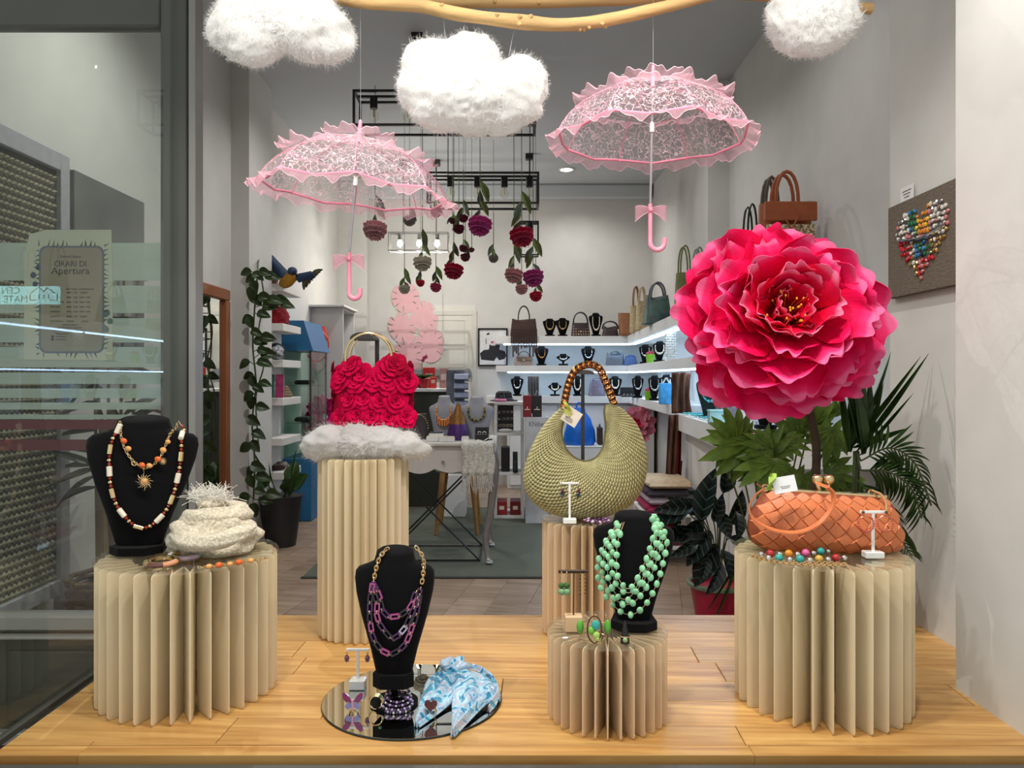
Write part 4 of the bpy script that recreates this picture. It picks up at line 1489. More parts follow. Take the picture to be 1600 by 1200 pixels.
def rosemesh(seed):
    rr = random.Random(seed)
    mb = MB()
    for ring, (n, r, beta, ln) in enumerate(((6, .15, .25, .95), (5, .12, .65, .75), (5, .09, 1.0, .55), (4, .05, 1.3, .42))):
        for k in range(n):
            phi = 2 * PI * k / n + ring * .5 + rr.uniform(-.2, .2)
            def fn(u, v):
                x = (u - .5) * 2
                L = ln * (1 - .25 * x * x)
                rad_ = r + v * L * math.cos(beta) - .12 * x * x * v
                z = v * L * math.sin(beta) + .12 * math.sin(v * 3) * (1 - x * x) - .1 * v * v
                t = x * .62 * ln * (.35 + .65 * v)
                return (rad_ * math.cos(phi) - t * math.sin(phi), rad_ * math.sin(phi) + t * math.cos(phi), z)
            mb.sheet(fn, 4, 4, .02)
    return mb.mesh('rose', m_rose, sharp=70)


ROS = [rosemesh(i) for i in range(4)]
c = px(580, 625, DB)
rb = thing('rose_handbag', 'crimson handbag covered in fabric roses with gold ring handles', 'handbag', (c.x, DB, zpad))
ol = [(524, 655), (520, 620), (522, 592), (535, 572), (552, 566), (566, 578), (578, 590), (592, 588), (602, 572), (616, 566), (632, 580), (640, 605), (640, 640), (634, 660)]
w3 = [px(x, y, DB) for x, y in ol]
cz = px(580, 622, DB)
rings = []
for dy, sc_ in ((-.034, .62), (-.030, .86), (-.014, 1.0), (.03, 1.0), (.045, .86), (.05, .62)):
    rings.append([(cz.x + (p.x - cz.x) * sc_ * .95, DB + dy, max(zpad + .002, cz.z + (p.z - cz.z) * sc_ * .97)) for p in w3])
MB().loft(rings, True, True, True).build('body', m_rose2, rb)
rr = random.Random(12)
spots = []
for ry in range(4):
    yy = 651 - ry * 27
    n = 5
    for k in range(n):
        xx = 533 + (k + .5 * (ry % 2)) * 25
        if xx > 640 or (ry == 3 and 560 < xx < 600):
            continue
        spots.append((xx + rr.uniform(-3, 3), yy + rr.uniform(-3, 3)))
spots += [(551, 572), (614, 572), (565, 585), (602, 584), (628, 588), (536, 588)]
for xx, yy in spots:
    e = (xx - 580) / 62
    p = px(xx, yy, DB - .040 + .030 * e * e)
    dirv = Vector((e * .8, -1, .25 + (.35 if yy < 580 else 0)))
    inst('rose', ROS[rr.randrange(4)], rb, frame_to(p, dirv, s=.034 * rr.uniform(.9, 1.15), roll=rr.uniform(0, 6)), m_rose if rr.random() < .7 else m_rose2)
for k in range(7):
    for sd, x in ((-1, 522), (1, 640)):
        p = px(x, 575 + k * 13, DB + rr.uniform(-.02, .03))
        inst('rose', ROS[k % 4], rb, frame_to(p, (sd, -.3, .1), s=.021, roll=k), m_rose2)
for dy in (-.028, .03):
    MB().torus((cz.x - .003, DB + dy, px(0, 557, DB).z), .065, .0036, 40, 8, ax='y').build('ring_handle', m_gold, rb)
st = thing('bag_stand', 'grey metal bag stand with a half-moon top behind the rose handbag', 'stand', (px(582, 0, DB).x, DB + .075, PBt[3]))
m_gun = mat('gunmetal', (66, 62, 60), .45, .4)
xs = px(582, 0, DB).x
MB().box((xs, DB + .075, (PBt[3] + 1.262) / 2 + .003), (.012, .006, 1.262 - PBt[3] - .01), bev=.001).build('post', m_gun, st, False)
hm = [(xs - .026 + .033 * math.cos(a), 1.254 + .020 * math.sin(a)) for a in [PI * k / 12 for k in range(13)]]
MB().prism(hm, DB - .03, DB + .08).build('top_plate', m_gun, st, False)
MB().box((xs, DB + .05, PBt[3] + DT + .003), (.10, .10, .004), bev=.001).build('foot', m_gun, st, False)

# ------------------------------------------------------------------ woven green hobo bag
m_raffia = mat('olive_raffia', (184, 176, 126), .5, var=.28, scale=60, coat=.1)
m_raffia2 = mat('olive_lining', (108, 100, 56), .7, var=.2)
DH = 2.17
O_ = arc([px(x, y, DH) for x, y in ((880, 634), (852, 662), (830, 700), (818, 742), (826, 775), (852, 797), (885, 807), (918, 810), (955, 803), (986, 786), (1005, 755), (1010, 712), (997, 668), (973, 640), (953, 631))], 8)
I_ = arc([px(x, y, DH) for x, y in ((886, 640), (880, 655), (876, 672), (878, 690), (886, 706), (898, 717), (912, 722), (925, 720), (936, 712), (943, 700), (946, 686), (948, 668), (947, 655), (946, 643), (947, 633))], 8)
nT = len(O_)
hob = thing('hobo_bag', 'olive woven hobo bag with a copper chain handle on the slim pedestal', 'handbag', px(915, 808, DH), None)


def hsurf(t, a, infl=0.0):
    """t along the crescent 0..1; a: 0 outer edge, pi/2 front, pi inner edge"""
    f = t * (nT - 1)
    i = min(nT - 2, int(f))
    g = f - i
    o_, q_ = O_[i].lerp(O_[i + 1], g), I_[i].lerp(I_[i + 1], g)
    m_, h_ = (o_ + q_) / 2, (o_ - q_) / 2
    th = .012 + .050 * math.sin(PI * min(1, max(0, t))) ** .7
    bulge = math.sin(a)
    return m_ + h_ * math.cos(a) * (1 + infl / max(.02, h_.length)) + Vector((0, -(th + infl) * math.copysign(abs(bulge) ** .75, bulge), 0))


rings = [[tuple(hsurf(t / 60, 2 * PI * k / 24)) for k in range(24)] for t in range(61)]
MB().loft(rings, True, True, True).build('body', m_raffia2, hob, sharp=180)
pads = MB()
NT, NA = 84, 24
for i in range(NT):
    for j in range(NA):
        a0 = -.25 + (PI + .5) * (j + .5 * (i % 2)) / NA
        t0 = (i + .5) / NT
        dt, da = .62 / NT, .50 * (PI + .5) / NA
        cn = hsurf(t0, a0, .0022)
        q = [hsurf(t0 - dt, a0 - da * .7), hsurf(t0 + dt * .3, a0 - da), hsurf(t0 + dt, a0 + da * .7), hsurf(t0 - dt * .3, a0 + da)]
        r_ = [(p - cn) * .72 + cn + (hsurf(t0, a0, .0020) - hsurf(t0, a0)) * .6 for p in q]
        pads.add(q + r_ + [cn], [(0, 1, 5, 4), (1, 2, 6, 5), (2, 3, 7, 6), (3, 0, 4, 7), (4, 5, 8), (5, 6, 8), (6, 7, 8), (7, 4, 8)])
o = pads.build('raffia_weave', m_raffia, hob, sharp=75)
o['kind'] = 'stuff'
MB().tube([hsurf(t / 50, PI, .002) for t in range(51)], .004, 8).build('edge_piping', m_raffia2, hob)
m_copper = mat('copper_chain', (206, 138, 74), .25, 1.0, var=.2)
hp = arc([px(x, y, DH) for x, y in ((881, 636), (884, 618), (889, 598), (898, 580), (912, 571), (926, 570), (938, 578), (946, 596), (953, 614), (961, 634))], 8)
for i, (p, t) in enumerate(resample(hp, .0075)):
    inst('handle_link', S_LINK, hob, frame_to(p, t + Vector((0, .5 * (-1) ** i, .2)), s=(.0088, .0088, .0085)), m_copper)
    if i % 2 == 0:
        inst('handle_bead', S_BEADL, hob, TR(p + Vector((0, -.008, 0)), (0, 0, 0), .0042), m_copper)
MB().tube(hp, .004, 6).build('handle_core', mat('brown_cord', (92, 54, 36), .7), hob)
tg = thing('hang_tag', 'cream hang tag with a yellow ribbon on the green woven bag', 'tag', px(893, 655, DH - .06))
p = px(893, 651, DH - .075)
Mt = Matrix.Translation(p) @ Matrix.Rotation(-.15, 4, 'Z') @ Matrix.Rotation(.56, 4, 'Y')
MB().box((0, 0, 0), (.046, .0008, .044), M=Mt).build('card', mat('cream_card_print', (222, 208, 190), .8), tg, False)
m_inkg = mat('grey_ink', (110, 96, 92), .7)
for k in range(4):
    MB().box((-.004 + .002 * k, -.0007, -.006 - k * .0042), (.022, .0005, .0012), M=Mt).build('printed_line', m_inkg, tg, False)
text('VerdeChiaro', 'lettering', p, .0065, m_inkg, tg)
tg.children[-1].matrix_basis = Matrix.Translation(-wloc(tg)) @ Mt @ Matrix.Translation((.002, -.0008, .006)) @ Matrix.Rotation(PI / 2, 4, 'X')
m_rib = mat('lime_ribbon', (206, 214, 84), .5, var=.2, translu=.3)
MB().sheet(lambda u, v: px(882 + 10 * v + (u - .5) * 6, 628 + 16 * v, DH - .083) + Vector((0, -.003 * math.sin(v * 5), 0)), 3, 8, .0006).sheet(lambda u, v: px(883 + 8 * v + (u - .5) * 5, 640 + 10 * v, DH - .086), 3, 5, .0006).build('ribbon', m_rib, tg)
st = thing('bag_stand', 'black metal bag stand holding up the green woven bag', 'stand', (px(915, 0, DH).x, DH + .06, PC[3]))
xs = px(915, 0, DH).x
ztop = zpx(577, DH)
MB().box((xs - .002, DH + .065, (ztop + PC[3] + DT) / 2), (.010, .006, ztop - PC[3] - DT - .004), bev=.001).build('post', m_gun, st, False)
hm = [(xs - .002 + .028 * math.cos(a), ztop - .014 + .012 * math.sin(a)) for a in [PI * k / 12 for k in range(13)]]
MB().prism(hm, DH - .005, DH + .075).build('top_plate', m_gun, st, False)
MB().box((xs, DH + .045, PC[3] + DT + .0035), (.11, .075, .005), bev=.001).build('foot', m_gun, st, False)

# ------------------------------------------------------------------ orange woven clutch
m_orl = mat('orange_leather', (216, 122, 72), .42, var=.12, scale=30, bump=.15, bscale=160, coat=.1)
m_orl2 = mat('orange_leather_deep', (150, 72, 40), .6, var=.2)
DC = 1.74
cl = thing('woven_clutch', 'orange woven leather clutch with a gold ball clasp on the cream pedestal', 'handbag', px(1290, 866, DC))
left = [(1196, 764), (1184, 782), (1172, 800), (1168, 824), (1174, 846), (1188, 856)]
right = [(1382, 776), (1396, 792), (1406, 818), (1412, 844), (1400, 862), (1384, 869)]


def cs(u, v, infl=0.0):
    """clutch front: u 0 left..1 right, v 0 top..1 bottom"""
    f = v * 5
    i = min(4, int(f))
    g = f - i
    lx, ly = left[i][0] + (left[i + 1][0] - left[i][0]) * g, left[i][1] + (left[i + 1][1] - left[i][1]) * g
    rx, ry = right[i][0] + (right[i + 1][0] - right[i][0]) * g, right[i][1] + (right[i + 1][1] - right[i][1]) * g
    p = px(lx + (rx - lx) * u, ly + (ry - ly) * u + 5 * math.sin(PI * u) * (v > .85), DC)
    th = .006 + .052 * (math.sin(PI * min(.98, v * .86 + .06)) ** .7) * (max(0.0, 1 - abs(2 * u - 1) ** 3.5) ** .6)
    p.y = DC - th - infl
    p.z = max(p.z, PE[3] + DT + .001)
    return p


for sgn in (1, -1):
    pass
front = MB()
nu, nv = 30, 16
V_ = [[cs(i / nu, j / nv) for i in range(nu + 1)] for j in range(nv + 1)]
B_ = [[Vector((p.x, 2 * DC - p.y, p.z)) for p in row] for row in V_]
ringsU = []
for i in range(nu + 1):
    ringsU.append([V_[j][i] for j in range(nv + 1)] + [B_[j][i] for j in range(nv, -1, -1)])
front.loft(ringsU, True, True, True).build('body', m_orl2, cl, sharp=60)
PXW, PXH = 240.0, 104.0
step = 23.0
for a in range(-14, 15):
    for b_ in range(-14, 15):
        cx, cy = (a + b_) * step * .5 * 1.16, (a - b_) * step * .5 * .98
        u0, v0 = .5 + cx / PXW, .5 + cy / PXH
        if not (0.02 < u0 < .98 and .04 < v0 < 1.0):
            continue
        hx, hy = step * .5 * 1.16 * 1.04 / PXW, step * .5 * .98 * 1.04 / PXH
        tilt = .0022 if (a + b_) % 2 == 0 else -.0022
        def S(du, dv, h):
            return cs(min(1, max(0, u0 + du)), min(1, max(.0, v0 + dv)), h)
        q = [S(-hx, 0, .001 - tilt * .4), S(0, -hy, .001 + tilt * .4), S(hx, 0, .001 + tilt * .4), S(0, hy, .001 - tilt * .4)]
        k_ = .86
        e = [S(-hx * k_, 0, .0042 - tilt), S(0, -hy * k_, .0042 + tilt), S(hx * k_, 0, .0042 + tilt), S(0, hy * k_, .0042 - tilt)]
        m4 = [S(-hx * .45, -hy * .45, .0052), S(hx * .45, -hy * .45, .0052 + tilt), S(hx * .45, hy * .45, .0052), S(-hx * .45, hy * .45, .0052 - tilt)]
        MB().add(q + e + m4, [(0, 1, 5, 4), (1, 2, 6, 5), (2, 3, 7, 6), (3, 0, 4, 7), (4, 5, 8), (5, 6, 9), (6, 7, 10), (7, 4, 11), (8, 5, 9), (9, 6, 10), (10, 7, 11), (11, 4, 8), (8, 9, 10, 11)]).build('leather_strip', m_orl, cl, sharp=50)
MB().bar(px(1194, 763, DC - .012), px(1384, 776, DC - .012), .012, .006).build('frame_front', m_gold, cl, False)
MB().bar(px(1194, 762, DC + .012), px(1384, 775, DC + .012), .012, .006).build('frame_back', m_gold, cl, False)
for x in (1277, 1295):
    MB().ell(px(x, 749, DC), (.0118, .0118, .0118), 20, 12).build('clasp_ball', m_gold, cl)
    MB().tube([px(x, 756, DC), px(x + (3 if x < 1285 else -3), 766, DC)], .004, 8).build('clasp_post', m_gold, cl)
ring_ = arc([px(x, y, DC - .07) for x, y in ((1196, 762), (1180, 774), (1171, 792), (1177, 810), (1198, 824), (1228, 832), (1258, 829), (1284, 814), (1300, 792), (1302, 772), (1292, 760))], 8)
ring_[0] += Vector((0, .06, 0))
ring_[-1] += Vector((0, .055, 0))
strap = MB()
n = len(ring_)
sec = []
for i, p in enumerate(ring_):
    t = (ring_[min(n - 1, i + 1)] - ring_[max(0, i - 1)]).normalized()
    s_ = t.cross(Vector((0, -1, 0))).normalized()
    u_ = Vector((0, -1, 0)) * .8 + s_ * .35
    sec.append([p + u_ * .006 + s_ * .0016, p + u_ * .006 - s_ * .0016, p - u_ * .006 - s_ * .0016, p - u_ * .006 + s_ * .0016])
strap.loft(sec, True, True, True).build('strap', m_orl, cl, False)
for x, y in ((1196, 762), (1362, 770)):
    MB().torus(px(x, y, DC - .012), .007, .0018, 16, 6, ax='y').build('gold_ring', m_gold, cl)
MB().tube(arc([px(1362, 766, DC - .02), px(1376, 772, DC - .03), px(1384, 785, DC - .04), px(1385, 800, DC - .045)], 5), .0028, 8).build('gold_hook', m_gold, cl)
tg = thing('hang_tag', 'white hang tag with a lime ribbon tied to the orange clutch', 'tag', px(1226, 757, DC - .05))
Mt = Matrix.Translation(px(1226, 757, DC - .075)) @ Matrix.Rotation(-.17, 4, 'Y') @ Matrix.Rotation(-.2, 4, 'X')
MB().box((0, 0, 0), (.050, .0008, .035), M=Mt).build('card', m_white, tg, False)
for k in range(3):
    MB().box((0, -.0007, -.004 - k * .0035), (.022 - .004 * k, .0005, .0009), M=Mt).build('printed_line', m_inkg, tg, False)
text('VerdeChiaro', 'lettering', (0, 0, 0), .0062, m_inkg, tg)
tg.children[-1].matrix_basis = Matrix.Translation(-wloc(tg)) @ Mt @ Matrix.Translation((0, -.0008, .004)) @ Matrix.Rotation(PI / 2, 4, 'X')
m_lime = mat('lime_organza', (190, 222, 90), .5, var=.15, translu=.4)
MB().sheet(lambda u, v: px(1209 - 8 * v + (u - .5) * 9, 740 + 26 * v, DC - .078) + Vector((0, .006 * math.sin(v * 7 + u * 3), 0)), 4, 10, .0006).build('ribbon', m_lime, tg)

# ------------------------------------------------------------------ jewellery stands and small pieces
m_wplas = mat('white_acrylic', (240, 240, 236), .3, var=.02, coat=.3)


def tstand(label, base, top_px, half_px, d, zb, cube=(.026, .02, .014)):
    """white T-bar stand: base picture x, bar row, half bar width"""
    x = px(base, 0, d).x
    zt = zpx(top_px, d)
    h = half_px / F * d
    o = thing('earring_stand', label, 'stand', (x, d, zb), 'white earring stands')
    MB().box((x, d, zb + cube[2] / 2 + .0005), cube, bev=.0015).build('base', m_wplas, o, False)
    MB().box((x, d, (zb + zt) / 2), (.0062, .004, zt - zb - .004), bev=.0008).build('post', m_wplas, o, False)
    MB().box((x, d, zt), (h * 2, .005, .006), bev=.0008).build('crossbar', m_wplas, o, False)
    return o, x, zt, h


def earring(label, parts, origin, group):
    o = thing('earring', label, 'earring', origin, group)
    for nm, mb, m in parts:
        mb.build(nm, m, o)
    return o


# on the mirror plate
o, x, zt, h = tstand('white T-shaped earring stand on the round mirror', 559, 1015, 18, 1.78, ZM, (.036, .03, .022))
m_amet = mat('amethyst_crystal', (112, 30, 70), .12, var=.4, coat=.8)
for sgn, wd in ((-1, 'outer'), (1, 'inner')):
    p = Vector((x + sgn * (h - .003), 1.775, zt - .014))
    e = thing('earring', 'amethyst drop earring on the mirror stand, %s' % ('farther from the bust' if sgn < 0 else 'nearer the bust'), 'earring', p, 'amethyst drop earrings')
    MB().ell(p + Vector((0, -.003, -.004)), (.0058, .004, .009), 10, 7).build('drop', m_amet, e)
    MB().ell(p + Vector((0, -.002, .008)), (.003, .003, .003), 8, 5).build('stud', m_gold, e)
    for k in range(6):
        a = 2 * PI * k / 6
        MB().ell(p + Vector((math.cos(a) * .004, -.006, -.005 + math.sin(a) * .006)), (.0014, .001, .0014), 6, 4).build('facet', m_lilac, e)
# butterfly ring
p = px(552, 1118, 1.66)
e = thing('butterfly_ring', 'purple enamel butterfly ring standing on the round mirror', 'ring', (p.x, 1.66, ZM), None)
zc = ZM + .022
for sgn in (-1, 1):
    w_ = [(0.002, 0), (.008, .012), (.017, .020), (.022, .018), (.021, .008), (.014, -.001)]
    MB().prism([(p.x + sgn * a, zc + b_) for a, b_ in (w_ if sgn > 0 else w_[::-1])], 1.652, 1.655).build('upper_wing', mat('purple_enamel', (138, 34, 112), .2, var=.3, coat=.7), e, False)
    w_ = [(0.002, -.002), (.013, -.003), (.017, -.010), (.011, -.017), (.003, -.010)]
    MB().prism([(p.x + sgn * a, zc + b_) for a, b_ in (w_ if sgn > 0 else w_[::-1])], 1.652, 1.655).build('lower_wing', mat('lilac_enamel', (150, 148, 206), .2, var=.2, coat=.7), e, False)
MB().tube([(p.x, 1.651, zc - .016), (p.x, 1.651, zc + .006)], .0025, 8).build('ring_body', mat('rose_enamel', (226, 170, 196), .3), e)
MB().torus((p.x, 1.665, ZM + .011), .0095, .0016, 20, 6, ax='y').build('band', m_gold, e)
# gold wire cuff
p = px(585, 1120, 1.66)
e = thing('gold_ring', 'open gold wire ring with a green stone on the mirror', 'ring', (p.x, 1.66, ZM))
for k in range(3):
    MB().torus((p.x + .003, 1.66 + .004 * k, ZM + .0175), .014 + .001 * k, .0011, 22, 5, ax='y').build('band', m_gold, e)
MB().ell((p.x + .013, 1.655, ZM + .033), (.004, .003, .004), 8, 6).build('stone', mat('emerald', (16, 110, 70), .1, coat=.8), e)
# bead bracelet coil
p = px(619, 1112, 1.655)
e = thing('coil_bracelet', 'coiled purple and silver crystal bracelet on the mirror', 'bracelet', (p.x, 1.66, ZM))
m_dkp = mat('dark_purple_crystal', (50, 26, 70), .1, coat=.9)
m_lvp = mat('pale_purple_crystal', (176, 150, 196), .1, coat=.9, var=.3)
for lay in range(4):
    rad_ = .033 - .004 * abs(lay - 1)
    n = int(2 * PI * rad_ / .0068)
    for k in range(n):
        a = 2 * PI * k / n + lay * .3
        q = Vector((p.x + rad_ * math.cos(a), 1.665 + rad_ * .8 * math.sin(a) + .006 * lay, ZM + .0036 + lay * .0075 + .008 * math.sin(a) * lay * .4))
        q.z = max(q.z, ZM + .0036)
        inst('crystal_bead', S_BEADL, e, TR(q, (0, 0, a), .0035), (m_dkp, m_lvp, m_dkp, m_chrome)[(k + lay) % 4])
# heart ring
p = px(674, 1128, 1.63)
e = thing('heart_ring', 'gold ring with a brown glitter heart on the mirror edge', 'ring', (p.x, 1.63, ZM))
hz = [(16 * math.sin(t) ** 3, 13 * math.cos(t) - 5 * math.cos(2 * t) - 2 * math.cos(3 * t) - math.cos(4 * t)) for t in [2 * PI * k / 28 for k in range(28)]]
MB().prism([(p.x - a * .00085, ZM + .029 + b_ * .00085) for a, b_ in hz], 1.617, 1.624).build('heart', mat('brown_glitter', (112, 62, 60), .35, .3, var=.5, scale=400), e, False)
MB().torus((p.x, 1.629, ZM + .0105), .0092, .0022, 20, 6, ax='y').torus((p.x, 1.635, ZM + .0105), .0092, .0022, 20, 6, ax='y').build('band', m_gold, e)
# small price cards on the mirror
for x_, y_, d_, lb in ((586, 1106, 1.70, 'small white price card beside the gold wire ring'), (658, 1128, 1.655, 'small white price card in front of the silk scarf')):
    p = px(x_, y_, d_)
    e = thing('price_card', lb, 'card', (p.x, d_, ZM))
    MB().box((p.x, d_, ZM + .0012), (.018, .012, .0012), M=None).build('card', m_white, e, False)

# on the slim pedestal
ZC = PC[3] + DT
o, x, zt, h = tstand('white T-shaped earring stand in front of the green woven bag', 890, 755, 15, 2.11, ZC, (.036, .022, .014))
m_teal = mat('teal_crystal', (40, 70, 84), .2, var=.4, coat=.6)
for sgn in (-1, 1):
    p = Vector((x + sgn * (h - .004), 2.107, zt - .012))
    e = thing('earring', 'dark teal cluster earring hanging %s the white stand post' % ('before' if sgn < 0 else 'beyond'), 'earring', p, 'teal cluster earrings')
    MB().tube([p + Vector((0, 0, .014)), p], .0007, 4).build('hook', m_gold, e)
    for k in range(9):
        q = p + Vector((R.uniform(-.006, .006), R.uniform(-.004, .002), -.004 - k * .0024))
        inst('crystal_bead', S_BEADL, e, TR(q, s=.0032), m_teal if k > 3 else m_amet)
e = thing('chip_bracelet', 'amethyst and white stone chip bracelet on the slim pedestal', 'bracelet', px(934, 818, 2.10))
m_chipw = mat('milky_chip', (220, 206, 214), .3, coat=.5)
m_chipp = mat('purple_chip', (118, 62, 120), .25, var=.4, coat=.6)
for k in range(34):
    a = 2 * PI * k / 34
    q = Vector((px(934, 0, 2.1).x + .030 * math.cos(a) + R.uniform(-.004, .004), 2.115 + .020 * math.sin(a) + R.uniform(-.003, .003), ZC + .0045 + R.uniform(0, .006)))
    inst('stone_chip', S_BEADL, e, TR(q, (R.uniform(0, 3), R.uniform(0, 3), 0), (.006, .003, .0035)), (m_chipp, m_chipp, m_chipw)[k % 3])

# on the low pedestal
ZD = PD[3] + DT
xb_ = px(896, 0, 1.64).x
o = thing('earring_stand', 'wooden-block earring stand with a dark metal crossbar', 'stand', (xb_, 1.64, ZD))
MB().box((xb_, 1.64, ZD + .0165), (.036, .030, .032), bev=.001).build('block', mat('raw_beech', (222, 186, 142), .6, var=.1, scale=8, stretch=(1, 6, 1)), o, False)
zt = zpx(893, 1.64)
m_brass = mat('aged_brass', (112, 84, 44), .35, .8)
MB().tube([(xb_, 1.64, ZD + .03), (xb_ + .001, 1.64, zt)], .0016, 6).build('rod', m_brass, o)
MB().box((xb_ - .001, 1.64, zt), (.062, .006, .007), M=None, bev=.001).build('crossbar', mat('dark_brass', (58, 40, 26), .4, .5), o, False)
m_green = mat('green_knit_bead', (60, 104, 40), .6, var=.4, scale=200, bump=.6)
m_sage = mat('sage_stone', (128, 172, 122), .4, var=.25)
for i, dx in enumerate((-.026, -.015)):
    p = Vector((xb_ + dx, 1.632, zt))
    e = thing('earring', 'green double-ball drop earring, %s on the brass crossbar' % ('at the very end' if i == 0 else 'second from the end'), 'earring', p, 'green ball earrings')
    MB().tube([p, p + Vector((0, -.002, -.020))], .0009, 5).ell(p + Vector((0, -.003, .001)), (.002, .002, .002), 8, 5).build('hook', m_gold, e)
    MB().ell(p + Vector((0, -.002, -.027)), (.0068, .0068, .0062), 12, 8).build('upper_ball', m_green, e)
    MB().ell(p + Vector((0, -.002, -.040)), (.0085, .0085, .0080), 14, 9).build('lower_ball', m_sage, e)
for i, dx in enumerate((.014, .025)):
    p = Vector((xb_ + dx, 1.634, zt))
    e = thing('earring', 'thin chain drop earring with dark beads, %s the stand rod' % ('next to' if i == 0 else 'farther from'), 'earring', p, 'thin chain earrings')
    MB().tube([p, p + Vector((0, 0, -.046))], .0005, 4).build('chain', m_gold, e)
    for k in range(6):
        inst('bead', S_BEADL, e, TR(p + Vector((0, 0, -.005 - k * .008)), s=.0024), m_brass)
p = px(928, 1000, 1.57)
e = thing('cuff_bracelet', 'oval gold cuff with lime and turquoise stones on the low pedestal', 'bracelet', (p.x, 1.58, ZD))
zc = ZD + .028
mb = MB()
mb.tube([(p.x + .0145 * math.cos(a), 1.56, zc + .027 * math.sin(a)) for a in [2 * PI * k / 28 for k in range(28)]], .0014, 6, closed=True).build('frame', mat('rose_bronze', (96, 64, 44), .3, .8), e)
for dx, dz, sx_, sz_, mm in ((.002, .010, .0085, .0105, mat('turquoise_stone', (24, 172, 158), .15, coat=.8)), (-.007, -.001, .0065, .0075, mat('lime_stone', (110, 190, 40), .15, coat=.8)), (.003, -.010, .0075, .0085, mat('pale_lime_stone', (176, 210, 96), .15, coat=.8)), (.005, -.017, .005, .006, mat('pale_lime_stone', (176, 210, 96)))):
    MB().ell((p.x + dx, 1.556, zc + dz), (sx_, .005, sz_), 12, 8).build('stone', mm, e)
for sg in (-1, 1):
    MB().ell((p.x + sg * .028, 1.572, zc + .001), (.0075, .005, .0145), 12, 8).build('side_stone', mat('leaf_green_stone', (86, 172, 40), .12, var=.3, coat=.8), e)
MB().torus((p.x, 1.59, zc - .002), .030, .0012, 32, 6, ax='z').torus((p.x, 1.59, ZD + .002), .030, .0012, 32, 6, ax='z').build('band', m_gold, e)
p = px(977, 1018, 1.555)
e = thing('ring_cone', 'small black ring cone on the low pedestal', 'stand', (p.x, 1.56, ZD))
MB().lathe([(0, .0005), (.0095, .0005), (.0088, .01), (.0030, .042), (.0012, .046), (0, .047)], 20, (p.x, 1.56, ZD)).build('cone', mat('black_lacquer', (16, 15, 16), .25), e)
e = thing('gold_ring', 'gold ring with a round green stone on the black cone', 'ring', (p.x, 1.56, ZD + .013))
MB().torus((p.x, 1.56, ZD + .015), .0095, .0013, 22, 6).build('band', m_gold, e)
MB().ell((p.x - .001, 1.549, ZD + .010), (.0052, .004, .0052), 12, 8).build('stone', mat('pearl_green', (150, 176, 120), .15, .2, coat=.8), e)
e = thing('white_pebble', 'tiny white heart-shaped pebble on the low pedestal', 'pebble', px(884, 1001, 1.60))
MB().ell((px(884, 0, 1.57).x, 1.585, ZD + .0025), (.0065, .004, .002), 10, 6).build('pebble', m_white, e)

# on the wide cream pedestal
ZA = PA[3] + DT
def bangle(label, cx, cy, r, segs, tilt):
    e = thing('bangle', label, 'bangle', (cx, cy, ZA))
    M_ = TR((cx, cy, ZA + .0095), tilt)
    for a0, a1, mm in segs:
        sg_ = MB().torus((0, 0, 0), r, .0072, 16, 8, M=M_ @ Matrix.Diagonal((1, 1, .8, 1)), arc=(a0, a1)).build('segment', mm, e)
        MB().torus((0, 0, 0), r - .004, .0055, 12, 6, M=M_ @ Matrix.Diagonal((1, 1, 1.0, 1)), arc=(a0, a1)).build('inner_band', m_gold, sg_)
p = px(251, 872, 1.65)
bangle('gold bangle with brown and copper enamel panels below the knitted scarf', p.x, 1.655, .030, ((PI * .0, PI * 1.05, m_gold), (PI * 1.05, PI * 1.35, mat('taupe_enamel', (146, 126, 84), .3)), (PI * 1.35, PI * 1.66, mat('brown_enamel', (104, 66, 58), .3)), (PI * 1.66, PI * 2.0, mat('copper_enamel', (214, 150, 112), .3))), (.05, 0, 0))
p = px(285, 862, 1.70)
bangle('gold bangle with white and lilac enamel and a mint knob', p.x, 1.715, .031, ((0, PI * .95, m_gold), (PI * .95, PI * 1.4, m_white), (PI * 1.4, PI * 1.9, mat('lilac_white_enamel', (216, 190, 204), .3)), (PI * 1.9, PI * 2.0, mat('mint_enamel', (150, 204, 176), .3))), (.05, 0, 0))
e = thing('stone_necklace', 'orange stone and gold chain necklace lying in front of the scarf', 'necklace', px(360, 868, 1.65))
pts = arc([Vector((px(x, y, 1.66).x, dd, ZA + .004)) for x, y, dd in ((322, 878, 1.625), (336, 870, 1.632), (350, 866, 1.640), (363, 863, 1.655), (377, 859, 1.672), (392, 857, 1.69), (405, 853, 1.71))], 5)
chain(pts, e, m_gold, .006, .0038)
for i, (x, dd, mm, s_) in enumerate(((336, 1.630, m_amber, .0062), (349, 1.638, m_orange, .0072), (362, 1.652, m_amber, .006), (373, 1.664, m_orange, .0072), (387, 1.682, m_amber, .0062))):
    inst('stone', S_BEAD, e, TR((px(x, 0, 1.66).x, dd - .003, ZA + s_ * .9), (0, 0, .4), (s_ * 1.15, s_, s_ * .88)), mm)

